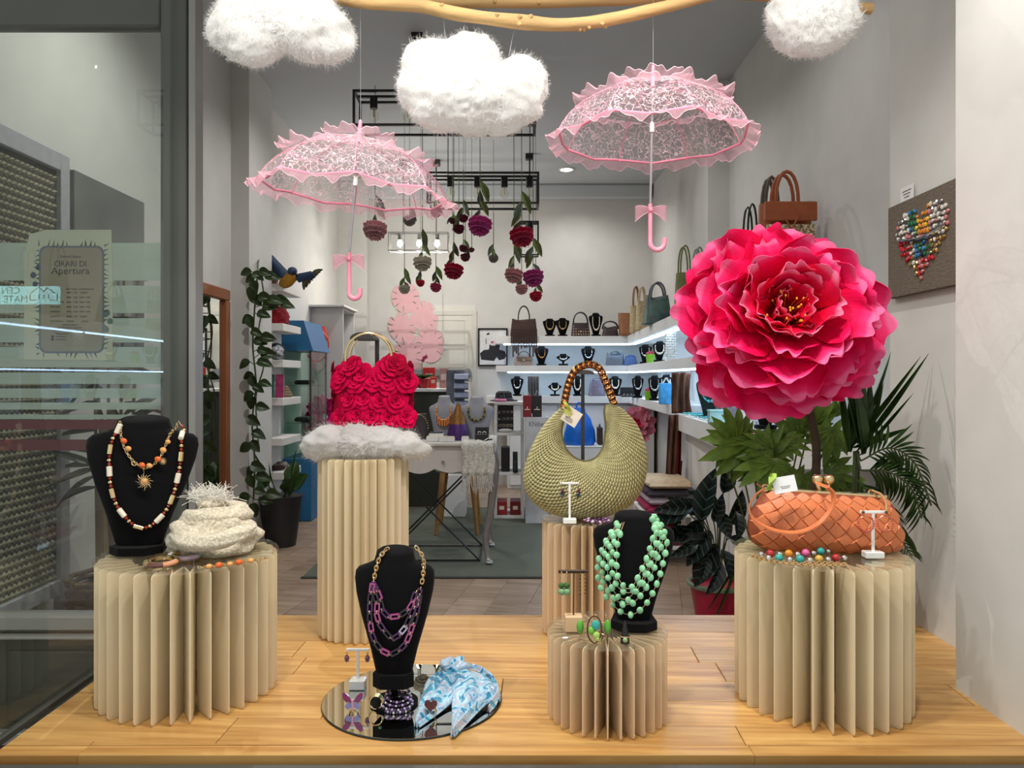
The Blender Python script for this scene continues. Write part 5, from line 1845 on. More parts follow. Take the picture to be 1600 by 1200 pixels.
# on the wide cream pedestal under the clutch
ZE = PE[3] + DT
e = thing('ball_bracelet', 'two-row bracelet of chrome and coloured balls in front of the orange clutch', 'bracelet', px(1260, 862, 1.62))
cols = {'s': m_chrome, 'r': mat('red_ball', (176, 12, 34), .12, coat=.8), 't': mat('teal_ball', (44, 170, 160), .2, var=.3, scale=90, coat=.6), 'o': mat('amber_ball', (226, 140, 24), .2, coat=.6), 'p': mat('pink_ball', (226, 100, 160), .2, coat=.6), 'w': mat('peach_ball', (232, 196, 180), .25, coat=.5), 'g': mat('honey_ball', (206, 160, 60), .15, coat=.6)}
for seq_, (xa, ya_, da), (xb2, yb2, db) in (('srsospstsw', (1194, 849, 1.66), (1322, 865, 1.70)), ('ststsgsrs', (1197, 857, 1.625), (1314, 871, 1.625))):
    n = len(seq_)
    for k, ch in enumerate(seq_):
        f = k / (n - 1)
        r_ = .0088 if ch != 's' else .0068
        x_ = px(xa + (xb2 - xa) * f, 0, 1.64).x
        y_ = da + (db - da) * f - .02 * math.sin(PI * f)
        inst('bead', S_BEAD, e, TR((x_, y_, ZE + r_), s=r_), cols[ch])
e = thing('chain_necklace', 'gold link chain curled at the front of the clutch pedestal', 'necklace', px(1230, 878, 1.6))
pts = arc([Vector((px(x, 0, 1.6).x, dd, ZE + .003)) for x, dd in ((1190, 1.66), (1205, 1.625), (1225, 1.60), (1250, 1.585), (1275, 1.578), (1300, 1.58), (1318, 1.588), (1300, 1.597), (1270, 1.60), (1240, 1.61))], 6)
chain(pts, e, m_gold, .0062, .0046)
o, x, zt, h = tstand('white T-shaped earring stand in front of the orange clutch', 1364, 800, 20, 1.655, ZE, (.040, .024, .014))
m_coral = mat('coral_crystal', (210, 84, 62), .15, coat=.8, var=.3)
for sgn in (-1, 1):
    p = Vector((x + sgn * (h - .003), 1.650, zt))
    e = thing('earring', 'coral bead hoop earring on the stand by the orange clutch, %s' % ('clasp side' if sgn < 0 else 'outer side'), 'earring', p, 'coral bead hoops')
    MB().ell(p + Vector((0, -.003, .001)), (.0036, .003, .0036), 8, 5).build('stud', m_brass, e)
    cc = p + Vector((0.002 - .004 * sgn, -.003, -.023))
    for k in range(20):
        a = 2 * PI * k / 20
        inst('bead', S_BEADL, e, TR(cc + Vector((math.cos(a) * .0165, .003 * math.sin(a), math.sin(a) * .0165)), s=.0026), m_coral)
    MB().torus(cc, .0165, .0006, 24, 4, ax='y').build('hoop_wire', m_gold, e)

# ------------------------------------------------------------------ knitted scarf
m_knit = mat('beige_knit', (222, 210, 184), .9, var=.35, scale=160, bump=1.0, bscale=170, sheen=.2, detail=2)
sx0, sy0 = px(335, 0, 1.80).x, 1.81
sf = thing('knitted_scarf', 'beige knitted scarf coiled in a mound with a fringed top', 'scarf', (sx0, sy0, ZA))


def rope(pts, rad_, nm, flat=1.0, k=5):
    c = arc(pts, 8)
    n = len(c)
    rings = []
    for i, p in enumerate(c):
        t = (c[min(n - 1, i + 1)] - c[max(0, i - 1)]).normalized()
        u = t.cross(Vector((0, 0, 1)))
        u = u.normalized() if u.length > 1e-4 else Vector((1, 0, 0))
        q = u.cross(t)
        r = rad_[0] + (rad_[1] - rad_[0]) * i / (n - 1)
        e_ = min(1.0, .25 + 3.5 * min(i, n - 1 - i) / n)
        ring = []
        for j in range(22):
            a = 2 * PI * j / 22
            rr_ = r * e_ * (1 + .10 * math.sin(a * k + i * .16) + .05 * math.sin(a * 2 - i * .3))
            v = p + u * math.cos(a) * rr_ + q * math.sin(a) * rr_ * flat
            v.z = max(v.z, ZA + .001)
            ring.append(v)
        rings.append(ring)
    MB().loft(rings, True, True, True).build(nm, m_knit, sf, sharp=180)


def circ(r, z, a0, a1, n, ex=1.0, dx=0.0, dy=0.0, dz=0.0):
    return [Vector((sx0 + dx + r * ex * math.cos(a0 + (a1 - a0) * k / n), sy0 + dy + r * .8 * math.sin(a0 + (a1 - a0) * k / n), ZA + z + dz * k / n)) for k in range(n + 1)]


rope(circ(.078, .030, -.6, 5.9, 10), (.034, .032), 'lower_coil', .95)
rope(circ(.056, .072, 2.4, 9.0, 10, dz=.016), (.031, .027), 'middle_coil', .9)
rope(circ(.022, .104, 0.5, 5.8, 8, dz=.008), (.026, .018), 'top_coil', .9)
rope([px(268, 838, 1.76) + Vector((0, 0, .004)), px(290, 845, 1.70), px(318, 848, 1.665), px(345, 845, 1.66), px(378, 832, 1.68), px(398, 822, 1.74)], (.026, .020), 'front_fold', .75)


def mound(d_):
    a_ = math.atan2(d_.y, d_.x)
    return 1 + .07 * math.sin(3 * a_ + 5 * d_.z) + .04 * math.sin(7 * a_ - 9 * d_.z) + .03 * math.sin(13 * d_.z + 2 * a_)


mm_ = MB().ell((sx0, sy0 - .012, ZA + .030), (.102, .092, .066), 48, 28, fn=mound)
mm_.v = [(x, y, max(z, ZA + .001)) for x, y, z in mm_.v]
mm_.build('base_fold', m_knit, sf, sharp=180)
fr = MB()
rr = random.Random(3)
top = Vector((sx0 - .004, sy0 - .01, ZA + .118))
for k in range(300):
    a = rr.uniform(0, 2 * PI)
    o_ = top + Vector((rr.uniform(-.035, .03), rr.uniform(-.02, .02), rr.uniform(-.008, .006)))
    dv = Vector((math.cos(a) * rr.uniform(.3, 1.2) - .1, math.sin(a) * .6, rr.uniform(.0, 1.9))).normalized()
    L = rr.uniform(.02, .05)
    fr.tube([o_, o_ + dv * L * .5 + Vector((rr.uniform(-.008, .008), 0, .004)), o_ + dv * L + Vector((rr.uniform(-.014, .014), 0, rr.uniform(-.014, .004)))], .0006, 4)
g = fr.build('fringe', mat('cream_yarn', (236, 232, 220), .9), sf)
g['kind'] = 'stuff'

# ------------------------------------------------------------------ silk scarf
def marble():
    m = bpy.data.materials.new('marbled_silk')
    m.use_nodes = True
    nt = m.node_tree
    b = nt.nodes['Principled BSDF']
    tc = nt.nodes.new('ShaderNodeTexCoord')
    n1 = nt.nodes.new('ShaderNodeTexNoise')
    n1.inputs['Scale'].default_value = 13
    n1.inputs['Detail'].default_value = 4
    n1.inputs['Distortion'].default_value = 3.2
    nt.links.new(tc.outputs['Object'], n1.inputs['Vector'])
    rp = nt.nodes.new('ShaderNodeValToRGB')
    e = rp.color_ramp.elements
    e[0].position, e[0].color = .28, (*lin((20, 50, 90)), 1)
    e[1].position, e[1].color = .78, (*lin((232, 238, 240)), 1)
    for p_, c_ in ((.36, (30, 130, 176)), (.42, (16, 150, 186)), (.46, (186, 214, 228)), (.52, (150, 196, 220)), (.57, (196, 168, 176)), (.60, (150, 200, 222)), (.66, (60, 110, 160)), (.70, (190, 218, 232))):
        q = e.new(p_)
        q.color = (*lin(c_), 1)
    nt.links.new(n1.outputs['Fac'], rp.inputs[0])
    nt.links.new(rp.outputs[0], b.inputs['Base Color'])
    b.inputs['Roughness'].default_value = .28
    b.inputs['Sheen Weight'].default_value = .3
    return m


m_silk = marble()
ss = thing('silk_scarf', 'knotted blue marbled silk scarf lying on the round mirror', 'scarf', (px(715, 0, 1.7).x, 1.70, ZM))


def gp(x, y, h):
    """point h above the mirror that shows at picture point x, y"""
    d_ = (EYE - ZM - h) * F / (y - HOR)
    return px(x, y, d_)


def drape(lft, rgt, hts, nm, amp, k, seed):
    L_ = arc([gp(x, y, h) for (x, y), h in zip(lft, hts)], 6)
    R_ = arc([gp(x, y, h) for (x, y), h in zip(rgt, hts)], 6)
    n = len(L_) - 1

    def fn(u, v):
        i = min(n - 1, int(v * n))
        f = v * n - i
        a, b_ = L_[i].lerp(L_[i + 1], f), R_[i].lerp(R_[i + 1], f)
        p = a.lerp(b_, u)
        w_ = math.sin(PI * u)
        p.z += w_ * amp * (.6 + .4 * math.sin(u * k + v * 5 + seed)) + .006 * math.sin(u * k * 1.7 + v * 9 + seed) * w_
        p.z = max(p.z, ZM + .001)
        return p
    MB().sheet(fn, 22, 26, .0012).build(nm, m_silk, ss, sharp=180)


drape([(690, 1046), (668, 1062), (660, 1085), (652, 1110), (647, 1136)], [(708, 1052), (713, 1066), (710, 1090), (700, 1104), (656, 1137)], [.024, .022, .014, .006, .002], 'pale_tail', .013, 9, 1)
drape([(700, 1050), (706, 1075), (706, 1100), (706, 1125), (704, 1152)], [(730, 1046), (762, 1058), (775, 1085), (752, 1108), (710, 1152)], [.024, .020, .014, .008, .001], 'teal_tail', .015, 8, 4)
drape([(722, 1042), (752, 1052), (770, 1072), (765, 1095), (762, 1112)], [(735, 1040), (765, 1050), (781, 1080), (776, 1100), (766, 1113)], [.02, .018, .012, .006, .002], 'side_fold', .010, 5, 2)
kc = gp(710, 1044, .030)
MB().ell(kc, (.036, .026, .026), 24, 16, fn=lambda d_: 1 + .14 * math.sin(6 * math.atan2(d_.z, d_.x) + 3 * d_.y) + .08 * math.sin(9 * d_.x + 4 * d_.z)).build('knot', m_silk, ss, sharp=180)

# ================================================================== the shop behind
def bx(*a, **k):
    return MB().box(*a, **k)


def pbox(x0, x1, y0, y1, d, dep, bev=0.0):
    """box whose front face spans a picture rectangle at depth d"""
    a, b = px(x0, y1, d), px(x1, y0, d)
    return MB().box(((a.x + b.x) / 2, d + dep / 2, (a.z + b.z) / 2), (b.x - a.x, dep, b.z - a.z), bev=bev)


# --- pendant cages
m_bulb = glassmat('bulb_glass', (250, 250, 245), 1.35, .05, (240, 235, 220))
m_lit = mat('lit_bulb', (255, 250, 240), emit=(255, 246, 230), es=30)


def cage(label, x0, x1, y0, y1, d, dep, wd, socks, m, lit=False, cords=()):
    a, b = px(x0, y1, d), px(x1, y0, d)
    o = thing('cage_pendant', label, 'lamp', ((a.x + b.x) / 2, d + dep / 2, a.z), 'box-frame pendant lamps')
    X, Y, Z = (a.x, b.x), (d, d + dep), (a.z, b.z)
    for y in Y:
        for z in Z:
            bx(((X[0] + X[1]) / 2, y, z), (X[1] - X[0] + wd, wd, wd)).build('long_bar', m, o, False)
        for x in X:
            bx((x, y, (Z[0] + Z[1]) / 2), (wd, wd, Z[1] - Z[0] - wd)).build('upright', m, o, False)
    for x in X:
        for z in Z:
            bx((x, (Y[0] + Y[1]) / 2, z), (wd, dep - wd, wd)).build('short_bar', m, o, False)
    rl = bx(((X[0] + X[1]) / 2, d + dep / 2, Z[1]), (X[1] - X[0], wd * 1.2, wd)).build('lamp_rail', m, o, False)
    h = Z[1] - Z[0]
    for s_ in socks:
        x = px(s_, 0, d + dep / 2).x
        MB().tube([(x, d + dep / 2, Z[1]), (x, d + dep / 2, Z[1] - h * .36)], h * .115, 12).build('socket', m, rl)
        bl = MB().lathe([(h * .06, 0), (h * .11, -.06 * h), (h * .15, -.2 * h), (h * .13, -.32 * h), (h * .05, -.40 * h)], 14, (x, d + dep / 2, Z[1] - h * .36))
        if lit:
            bl.build('bulb', m_lit, rl)
        else:
            bl.build('bulb', m_bulb, rl)
            MB().tube([(x, d + dep / 2, Z[1] - h * .38), (x, d + dep / 2, Z[1] - h * .62)], .0035, 5).build('filament', m_gold, rl)
    for s_ in cords:
        x = px(s_, 0, d + dep / 2).x
        MB().tube([(x, d + dep / 2, Z[1]), (x, d + dep / 2, 3.2)], .004, 5).build('cord', m, o)
        bx((x, d + dep / 2, 3.175), (.07, .07, .05), bev=.004).build('ceiling_rose', m, o, False)


cage('large black box-frame pendant behind the big cotton cloud', 553, 836, 142, 195, 4.5, .19, .014, (584, 637, 700, 760, 810), m_black, cords=(652, 735))
cage('black box-frame pendant above the hanging flowers', 668, 841, 270, 317, 6.0, .22, .016, (704, 746, 788, 827), m_black, cords=(700, 828))
cage('lit three-bulb box-frame pendant near the painted leaves', 607, 700, 363, 391, 7.2, .12, .008, (625, 655, 683), mat('grey_frame', (90, 90, 86), .5, .3), True, cords=(630, 682))
cage('small upright black cage lamp half hidden by hanging flowers', 812, 841, 346, 398, 7.0, .12, .012, (827,), m_black, cords=(827,))
cage('black box-frame pendant over the entrance side', 60, 122, 232, 300, 4.0, .2, .014, (90,), m_black, cords=(90,))
for x_ in (625, 655, 683):
    l = bpy.data.lights.new('pendant_bulb', 'POINT')
    l.energy, l.color, l.shadow_soft_size = 8, (1, .95, .88), .03
    lo = bpy.data.objects.new('pendant_bulb', l)
    COL.objects.link(lo)
    lo.location = px(x_, 386, 7.26) + Vector((0, 0, -.04))

# --- flowers hung head down
BL = {}
for n_, c_ in (('dusty', (214, 160, 164)), ('magenta', (190, 66, 138)), ('crimson', (182, 26, 68)), ('pale', (222, 168, 170)), ('cream', (214, 208, 190)), ('red', (214, 30, 66)), ('burgundy', (116, 30, 60)), ('grey', (150, 148, 136)), ('pink', (214, 70, 120))):
    BL[n_] = mat('bloom_' + n_, c_, .7, var=.25, scale=30)
m_hleaf = leafcolor('silk_leaf', (112, 128, 66), (84, 100, 54))
m_hleaf2 = leafcolor('silk_leaf_grey', (100, 112, 92), (78, 90, 74))


def bloommesh(seed):
    rr = random.Random(seed)
    mb = MB()
    for n, z0, be, L in ((10, 0, -.25, 1.0), (10, .14, .05, .98), (9, .30, .35, .86), (8, .44, .65, .70), (6, .52, 1.0, .5)):
        for k in range(n):
            ph = 2 * PI * k / n + z0 * 5 + rr.uniform(-.2, .2)

            def fn(u, v):
                x = (u - .5) * 2
                ll = L * v * (1 - .18 * x * x + .06 * math.cos(x * 7))
                r = .05 + ll * math.cos(be)
                z = z0 + ll * math.sin(be) + .08 * math.sin(x * 6 + k) * v * v
                t = x * .42 * L * (.3 + .7 * v)
                return (r * math.cos(ph) - t * math.sin(ph), r * math.sin(ph) + t * math.cos(ph), z)
            mb.sheet(fn, 5, 3, .02)
    return mb.mesh('bloom', m_rose, sharp=70)


BLM = [bloommesh(i) for i in range(3)]
S_HL = leafmesh('leaf', [.02, .10, .17, .19, .16, .10, .002], m_hleaf, .3, .25)
flows = (('dusty', 586, 362, 17, 5.4, 3), ('magenta', 750, 355, 17, 5.2, 4), ('crimson', 815, 372, 17, 5.2, 4), ('crimson', 709, 425, 14, 5.6, 3), ('pale', 803, 432, 13, 5.7, 4), ('magenta', 833, 436, 15, 5.6, 4), ('red', 837, 464, 9, 5.9, 2), ('pale', 815, 453, 9, 6.0, 2), ('cream', 660, 413, 13, 5.8, 4), ('cream', 632, 453, 8, 6.0, 4),
         ('red', 657, 443, 6, 6.0, 3), ('pink', 681, 450, 8, 6.0, 4), ('burgundy', 724, 342, 7, 5.3, 4), ('burgundy', 717, 359, 8, 5.35, 3), ('burgundy', 707, 346, 5, 5.3, 2), ('burgundy', 727, 403, 7, 5.6, 3), ('burgundy', 724, 389, 6, 5.5, 2), ('grey', 771, 405, 7, 5.6, 3), ('grey', 640, 346, 9, 5.7, 2), ('pink', 681, 333, 8, 5.6, 2), ('burgundy', 737, 391, 4, 5.55, 1))
where = ('below the pink parasol rim', 'under the middle of the box-frame pendant', 'in front of the small cage lamp', 'lowest of the stems before the rear door', 'paired above the fringed shelf bag', 'largest of the low cluster by the fringed bag', 'lowest of the cluster above the fringed bag', 'small, tucked under the paired blooms', 'just beneath the lit pendant',
         'over the topmost painted leaf', 'tiny, beneath the cream bloom', 'hanging alone above the second painted leaf', 'small, first beside the parasol tip', 'small, lower one beside the parasol tip', 'tiny bud beside the parasol tip', 'small, lowest of its spray', 'small, middle of its spray', 'narrow bud hanging alone before the bare wall', 'seen through the parasol lace', 'at the parasol rim', 'tiny bud of the middle spray')
rr = random.Random(21)
for (n_, x, y, r, d_, nl), wh in zip(flows, where):
    c = px(x, y, d_)
    R_ = r / F * d_
    o = thing('hanging_flower', '%s artificial flower hung upside down, %s' % ({'dusty': 'dusty pink', 'pale': 'pale pink', 'grey': 'grey-green'}.get(n_, n_), wh), 'flower', c, 'flowers hung head down from the ceiling')
    stm = MB().tube([c + Vector((0, 0, R_ * .4)), Vector((c.x, c.y, min(3.1, c.z + .2 + .02 * r)))], .003, 5).build('stem', m_stemg, o)
    MB().tube([Vector((c.x, c.y, min(3.1, c.z + .2 + .02 * r))), Vector((c.x, c.y, 3.2))], .0014 if r < 12 else .0026, 4).build('hanging_line', m_stemg, o)
    inst('bloom', BLM[rr.randrange(3)], o, frame_to(c + Vector((0, 0, R_ * .30)), (rr.uniform(-.2, .2), -.3, -1), s=(R_ * 1.1, R_ * 1.1, R_ * 1.1), roll=rr.uniform(0, 6)), BL[n_])
    for k in range(nl):
        bz = c + Vector((0, 0, R_ * (1.6 + .9 * k)))
        a = rr.uniform(0, 2 * PI)
        tip = bz + Vector((math.cos(a) * .07, math.sin(a) * .05, -.08 - .02 * k)) * (.5 + r / 32)
        leaf_at(stm, S_HL, tip, bz, .9, (rr.uniform(-.3, .3), -1, .2), m=m_hleaf if k % 2 else m_hleaf2)

# --- handbags
def bag(label, x0, x1, y0, y1, d, m, dep=.10, handle=0, taper=.9, hm=None, group='handbags on the shelves', sag=0.0, flap=False, hw=.5, lift=None, rot=0.0, extra=None, name='handbag', hr=.006):
    """body over a picture rectangle at depth d; handle = its height in pixels above the body"""
    a, b = px(x0, y1, d), px(x1, y0, d)
    cx, w_, h_ = (a.x + b.x) / 2, (b.x - a.x) / 2, b.z - a.z
    z0 = lift if lift is not None else a.z
    o = thing(name, label, 'handbag', (cx, d, z0), group)
    Mr = Matrix.Translation((cx, d, z0)) @ Matrix.Rotation(rot, 4, 'Z')
    rings = []
    for t in (0, .04, .15, .4, .7, .92, 1.0):
        wd = w_ * (1 - (1 - taper) * t) * (.9 if t == 0 else 1)
        dp = dep / 2 * (1 - .55 * t) * (.9 if t == 0 else 1)
        ring = []
        for k in range(20):
            al = 2 * PI * k / 20
            ca, sa = math.cos(al), math.sin(al)
            ring.append((wd * math.copysign(abs(ca) ** .45, ca), dp * math.copysign(abs(sa) ** .6, sa), h_ * t - sag * h_ * (1 - (abs(ca) ** 1.5)) * (t > .6) * (t - .6) * 2.5))
        rings.append(ring)
    MB().loft(rings, True, True, True, Mr).build('body', m, o, sharp=50)
    if handle:
        hh = handle / F * d
        for sy in (-1, 1):
            pts = [Mr @ Vector((w_ * hw * math.cos(PI - PI * k / 10) * (1.0), sy * dep * .2, h_ * (1 - sag * .6) - .01 + hh * math.sin(PI * k / 10) ** .8)) for k in range(11)]
            MB().tube(pts, hr, 6).build('handle', hm or m, o)
    if flap:
        MB().box((0, -dep * .36, h_ * .72), (w_ * 1.5, dep * .18, h_ * .42), M=Mr, bev=.004).build('flap', hm or m, o, False)
        MB().box((0, -dep * .47, h_ * .52), (w_ * .2, .006, h_ * .08), M=Mr, bev=.001).build('clasp', m_gold, o, False)
    if extra:
        extra(o, Mr, w_, h_, dep)
    return o


Z1, Z2, Z3, Z4 = 1.572, 1.271, .956, .906
L_br = mat('brown_suede', (64, 44, 38), .9, var=.2)
L_blk = mat('black_leather', (28, 26, 28), .4, var=.2)
L_plum = mat('plum_leather', (52, 38, 42), .5, var=.2)
L_tan = mat('tan_leather', (150, 100, 66), .5, var=.2)
L_cog = mat('cognac_leather', (158, 80, 40), .45, var=.15)
L_straw = mat('straw_weave', (206, 186, 146), .7, var=.35, scale=50, bump=.8, bscale=70)
L_olive = mat('olive_canvas', (104, 110, 60), .7, var=.2)
L_navy = mat('navy_leather', (40, 52, 66), .45, var=.45, scale=8, rgb2=(74, 104, 96))
L_grey = mat('grey_leather', (88, 92, 100), .5, var=.2)
L_taupe = mat('taupe_leather', (150, 132, 120), .45, var=.2)
L_denim = mat('denim_blue', (62, 86, 130), .8, var=.3, scale=60)


def fringe(o, Mr, w_, h_, dep):
    for k in range(16):
        x = -w_ * .9 + 1.8 * w_ * k / 15
        L = .13 + .12 * abs(math.sin(k * 1.3)) * (1 if abs(x) > w_ * .35 else .25)
        MB().box((x, -.082, .05 - L / 2), (w_ * .10, .004, L + .04), M=Mr).build('fringe_strip', L_br, o, False)


def studs(o, Mr, w_, h_, dep):
    for i in range(7):
        for j in range(4):
            inst('stud', S_BEADL, o, Mr @ TR((-w_ * .75 + 1.5 * w_ * i / 6, -dep * .5 + .012 * j, h_ * (.15 + .19 * j)), s=.007), m_gold)


def basket(o, Mr, w_, h_, dep):
    MB().box((0, -dep * .50, h_ * .42), (w_ * 1.75, .012, h_ * .62), M=Mr, bev=.003).build('woven_front', L_chk, o, False)
    MB().box((0, -dep * .5, h_ * .88), (w_ * 1.9, .02, h_ * .22), M=Mr, bev=.004).build('leather_top', L_cog, o, False)
    MB().tube([Mr @ Vector((-.03, -dep * .56, h_ * .8)), Mr @ Vector((0, -dep * .6, h_ * .66)), Mr @ Vector((.035, -dep * .56, h_ * .84))], .006, 6).build('tie', L_cog, o)


L_chk = mat('basket_check', (226, 206, 170), .8, var=.6, scale=90, rgb2=(108, 76, 50), bump=.6, detail=1)
bag('dark brown suede bag with long fringes on the top shelf', 797, 840, 499, 527, 7.92, L_br, .12, 24, .85, lift=Z1, extra=fringe, sag=.2, hw=.42)
bag('brown studded handbag with a round handle on the top shelf', 892, 922, 505, 526, 7.95, L_plum, .12, 18, .85, lift=Z1, extra=studs, hw=.75)
bag('dark plum slouchy shoulder bag on the top shelf', 940, 967, 509, 526, 7.95, L_plum, .10, 12, .7, lift=Z1, sag=.4, hw=.9)
bag('tan bucket tote at the shelf corner', 968, 986, 490, 526, 7.9, L_tan, .16, 0, 1.25, lift=Z1)
bag('cream straw tote with one tall handle beside the tan bucket', 984, 1003, 478, 520, 7.3, L_straw, .14, 32, .9, L_tan, lift=Z1, hw=.45)
bag('beige raffia tote behind the cream straw one', 994, 1012, 470, 515, 6.9, L_straw, .16, 24, .9, lift=Z1)
bag('dark marbled green-blue leather shoulder bag on the corner shelf', 1004, 1050, 458, 505, 6.2, L_navy, .2, 26, .72, L_grey, lift=Z1, sag=.2, hr=.008)
bag('olive canvas tote with thin handles beside the peony', 1054, 1084, 418, 490, 5.6, L_olive, .2, 44, .8, lift=Z1)
bag('grey-green tote behind the olive one', 1078, 1104, 418, 490, 5.3, mat('sage_leather', (128, 140, 128), .5), .2, 36, .8, lift=Z1)
bag('dark brown bag with a long strap, half behind the peony', 1128, 1162, 384, 460, 4.6, L_br, .2, 34, .8, L_blk, lift=Z1)
bag('chestnut bag with black handles behind the peony', 1152, 1192, 352, 450, 4.2, L_tan, .2, 52, .9, L_blk, lift=Z1, hw=.35)
bag('tall taupe bag with one loop handle rising behind the woven tote', 1184, 1222, 330, 450, 4.05, L_taupe, .14, 68, .9, mat('brown_strap', (84, 70, 58), .6), lift=Z1, hw=.55, hr=.01)
bag('cognac leather tote with a basket-weave front above the peony', 1184, 1268, 312, 445, 3.72, L_cog, .16, 52, .94, L_cog, lift=Z1, extra=basket, hw=.42, hr=.009)
bag('taupe leather flap bag at the end of the middle shelf', 803, 834, 556, 572, 7.93, L_taupe, .12, 8, .95, lift=Z2, flap=True)
bag('charcoal leather shoulder bag on the middle shelf', 946, 976, 551, 572, 7.95, L_grey, .12, 6, .85, lift=Z2, sag=.3)
bag('denim blue pouch beside the charcoal bag', 974, 996, 556, 572, 7.9, L_denim, .12, 3, .7, lift=Z2, sag=.2)
bag('silver-mauve sequinned handbag on the rear counter', 919, 946, 594, 619, 7.95, mat('mauve_sequin', (132, 120, 136), .35, .3, var=.6, scale=160), .12, 5, .75, lift=Z3)

# --- small busts with their necklaces
rr = random.Random(77)


def minibust(label, cx, top, hw, d, z, m, nm, ncol, low=False, drop=.45, rotz=0.0, nlab=None):
    H = zpx(top, d) - z - .012
    W_ = hw / F * d
    prof = BPROF if not low else [(0.0, .12, .05), (.25, .14, .06), (.4, .5, .12), (.62, .95, .2), (.7, 1.0, .2), (.78, .8, .19), (.86, .5, .17), (1.0, .42, .15)]
    o, f = bust(label, (px(cx, 0, d).x, d, z), H, W_, m, rotz, .06, 'hex', prof=prof, group='small jewellery busts on the shelves', nseg=14)
    xc = px(cx, 0, d).x
    n_ = thing('small_necklace', nlab or ('%s necklace on the %s' % (nm, label)).replace(' on the black ', ' on the '), 'necklace', (xc, d, z + H * .6), 'necklaces on the shelf busts')
    pts = []
    for k in range(19):
        a = PI * k / 18
        zz = z + H * (.88 - drop * math.sin(a) ** .9)
        xx = xc - W_ * .62 * math.cos(a) * (.75 + .25 * math.sin(a))
        pts.append(Vector((xx, f(xx, zz) - .008, zz)))
    MB().tube(pts, .004, 5).build('chain', ncol, n_)
    for k in range(4, 15, 2):
        inst('bead', S_BEADL, n_, TR(pts[k] + Vector((0, -.004, 0)), s=.010 if 6 < k < 12 else .007), ncol)
    return o


minibust('black bust first beside the fringed bag', 859, 498, 11, 7.95, Z1, m_velvet, 'chunky gold', m_gold)
minibust('black bust second from the fringed bag', 879, 497, 11, 7.95, Z1, m_velvet, 'gold disc', m_gold)
minibust('tall black bust between the studded and plum bags', 931, 489, 11, 7.93, Z1, m_velvet, 'long pearl-and-gold', m_ivory, drop=.6)
minibust('black bust beside the taupe flap bag', 846, 541, 11, 7.95, Z2, m_velvet, 'fine copper', m_copper)
minibust('low black bust in the middle of the middle shelf', 880, 553, 11, 7.95, Z2, m_velvet, 'broad silver collar', m_chrome, True, .3)
minibust('black bust above the copper bag handle', 919, 541, 11, 7.95, Z2, m_velvet, 'silver bib', m_chrome)
minibust('black bust at the start of the rear counter', 808, 588, 10, 7.95, Z3, m_velvet, 'heavy silver bib', m_chrome)
minibust('low black bust with a pendant on the rear counter', 867, 598, 11, 7.95, Z3, m_velvet, 'single white pendant', m_ivory, True, .35)
minibust('black bust seen through the copper bag handle', 902, 587, 10, 7.95, Z3, m_velvet, 'layered white', m_ivory, drop=.55)
minibust('black bust beside the mauve sequinned bag', 961, 588, 11, 7.95, Z3, m_velvet, 'white and gold plate', m_ivory)
minibust('slanted black bust on the side counter bend', 996, 587, 10, 7.2, Z3, m_velvet, 'thin silver', m_chrome, rotz=-.6)
minibust('black bust with crystal strands by the green pot', 1022, 586, 11, 6.4, Z3, m_velvet, 'crystal', m_chrome, rotz=-.7)
minibust('black bust with white beads beside the hanging scarves', 1040, 585, 12, 5.9, Z3, m_velvet, 'white bead', m_ivory, rotz=-.7)
minibust('black bust behind the red-flowered pot on the middle shelf', 1008, 538, 11, 6.9, Z2, m_velvet, 'silver leaf', m_chrome, rotz=-.6)
minibust('black bust with black-and-white beads near the crystal panel', 1030, 533, 12, 6.2, Z2, m_velvet, 'black-and-white', m_ivory, rotz=-.7)
m_tealv = mat('dark_teal_velvet', (14, 44, 44), .9, var=.2)
minibust('dark teal bust under the peony', 1108, 588, 22, 4.5, Z4, m_tealv, 'turquoise cluster', mat('turquoise_bead', (110, 206, 216), .3, var=.4), rotz=-.6)
minibust('second dark teal bust nearer the cushion', 1134, 600, 18, 4.2, Z4, m_tealv, 'pale turquoise', mat('pale_turquoise_bead', (160, 226, 226), .3, var=.3), rotz=-.6)
minibust('white-backed bust with silver tassels on the side counter', 1168, 612, 20, 3.9, Z4, m_white, 'silver tassel', m_chrome, rotz=-.7)
minibust('tall black bust with white sides on the side counter', 1196, 612, 24, 3.6, Z4, m_velvet, 'slender white', m_ivory, rotz=-.8)
minibust('white bust with grey ribbons below the peony', 1232, 618, 24, 3.4, Z4, m_white, 'grey ribbon', L_grey, rotz=-.7)

# --- flower pots, gift bags, trays on the shelves
m_lime2 = mat('lime_glaze', (136, 196, 40), .3)
m_redf = mat('red_blossom', (168, 20, 50), .6)
for x, y0, y1, d_, z, lb in ((1016, 553, 569, 6.6, Z2, 'lime pot with red blossoms on the middle shelf'), (1014, 606, 628, 6.5, Z3, 'lime pot with red blossoms on the rear counter')):
    p = px(x, 0, d_)
    o = thing('flower_pot', lb, 'flower pot', (p.x, d_, z))
    MB().lathe([(0, .0005), (.030, .0005), (.040, .075), (.034, .075), (0, .07)], 18, (p.x, d_, z)).build('pot', m_lime2, o)
    for k in range(7):
        a = 2 * PI * k / 6
        r_ = .022 if k < 6 else 0
        inst('blossom', ROS[k % 4], o, frame_to((p.x + r_ * math.cos(a), d_ + r_ * math.sin(a), z + .085 + .012 * (k == 6)), (math.cos(a) * .6, -.3 + math.sin(a) * .6, 1), s=.018), m_redf)
o = thing('crystal_panel', 'upright panel of white crystal beads at the end of the lit shelf', 'ornament', px(1048, 568, 5.75))
c = px(1048, 0, 5.75)
bx((c.x, 5.75, Z2 + .11), (.085, .012, .215), bev=.003).build('backing', m_white, o, False)
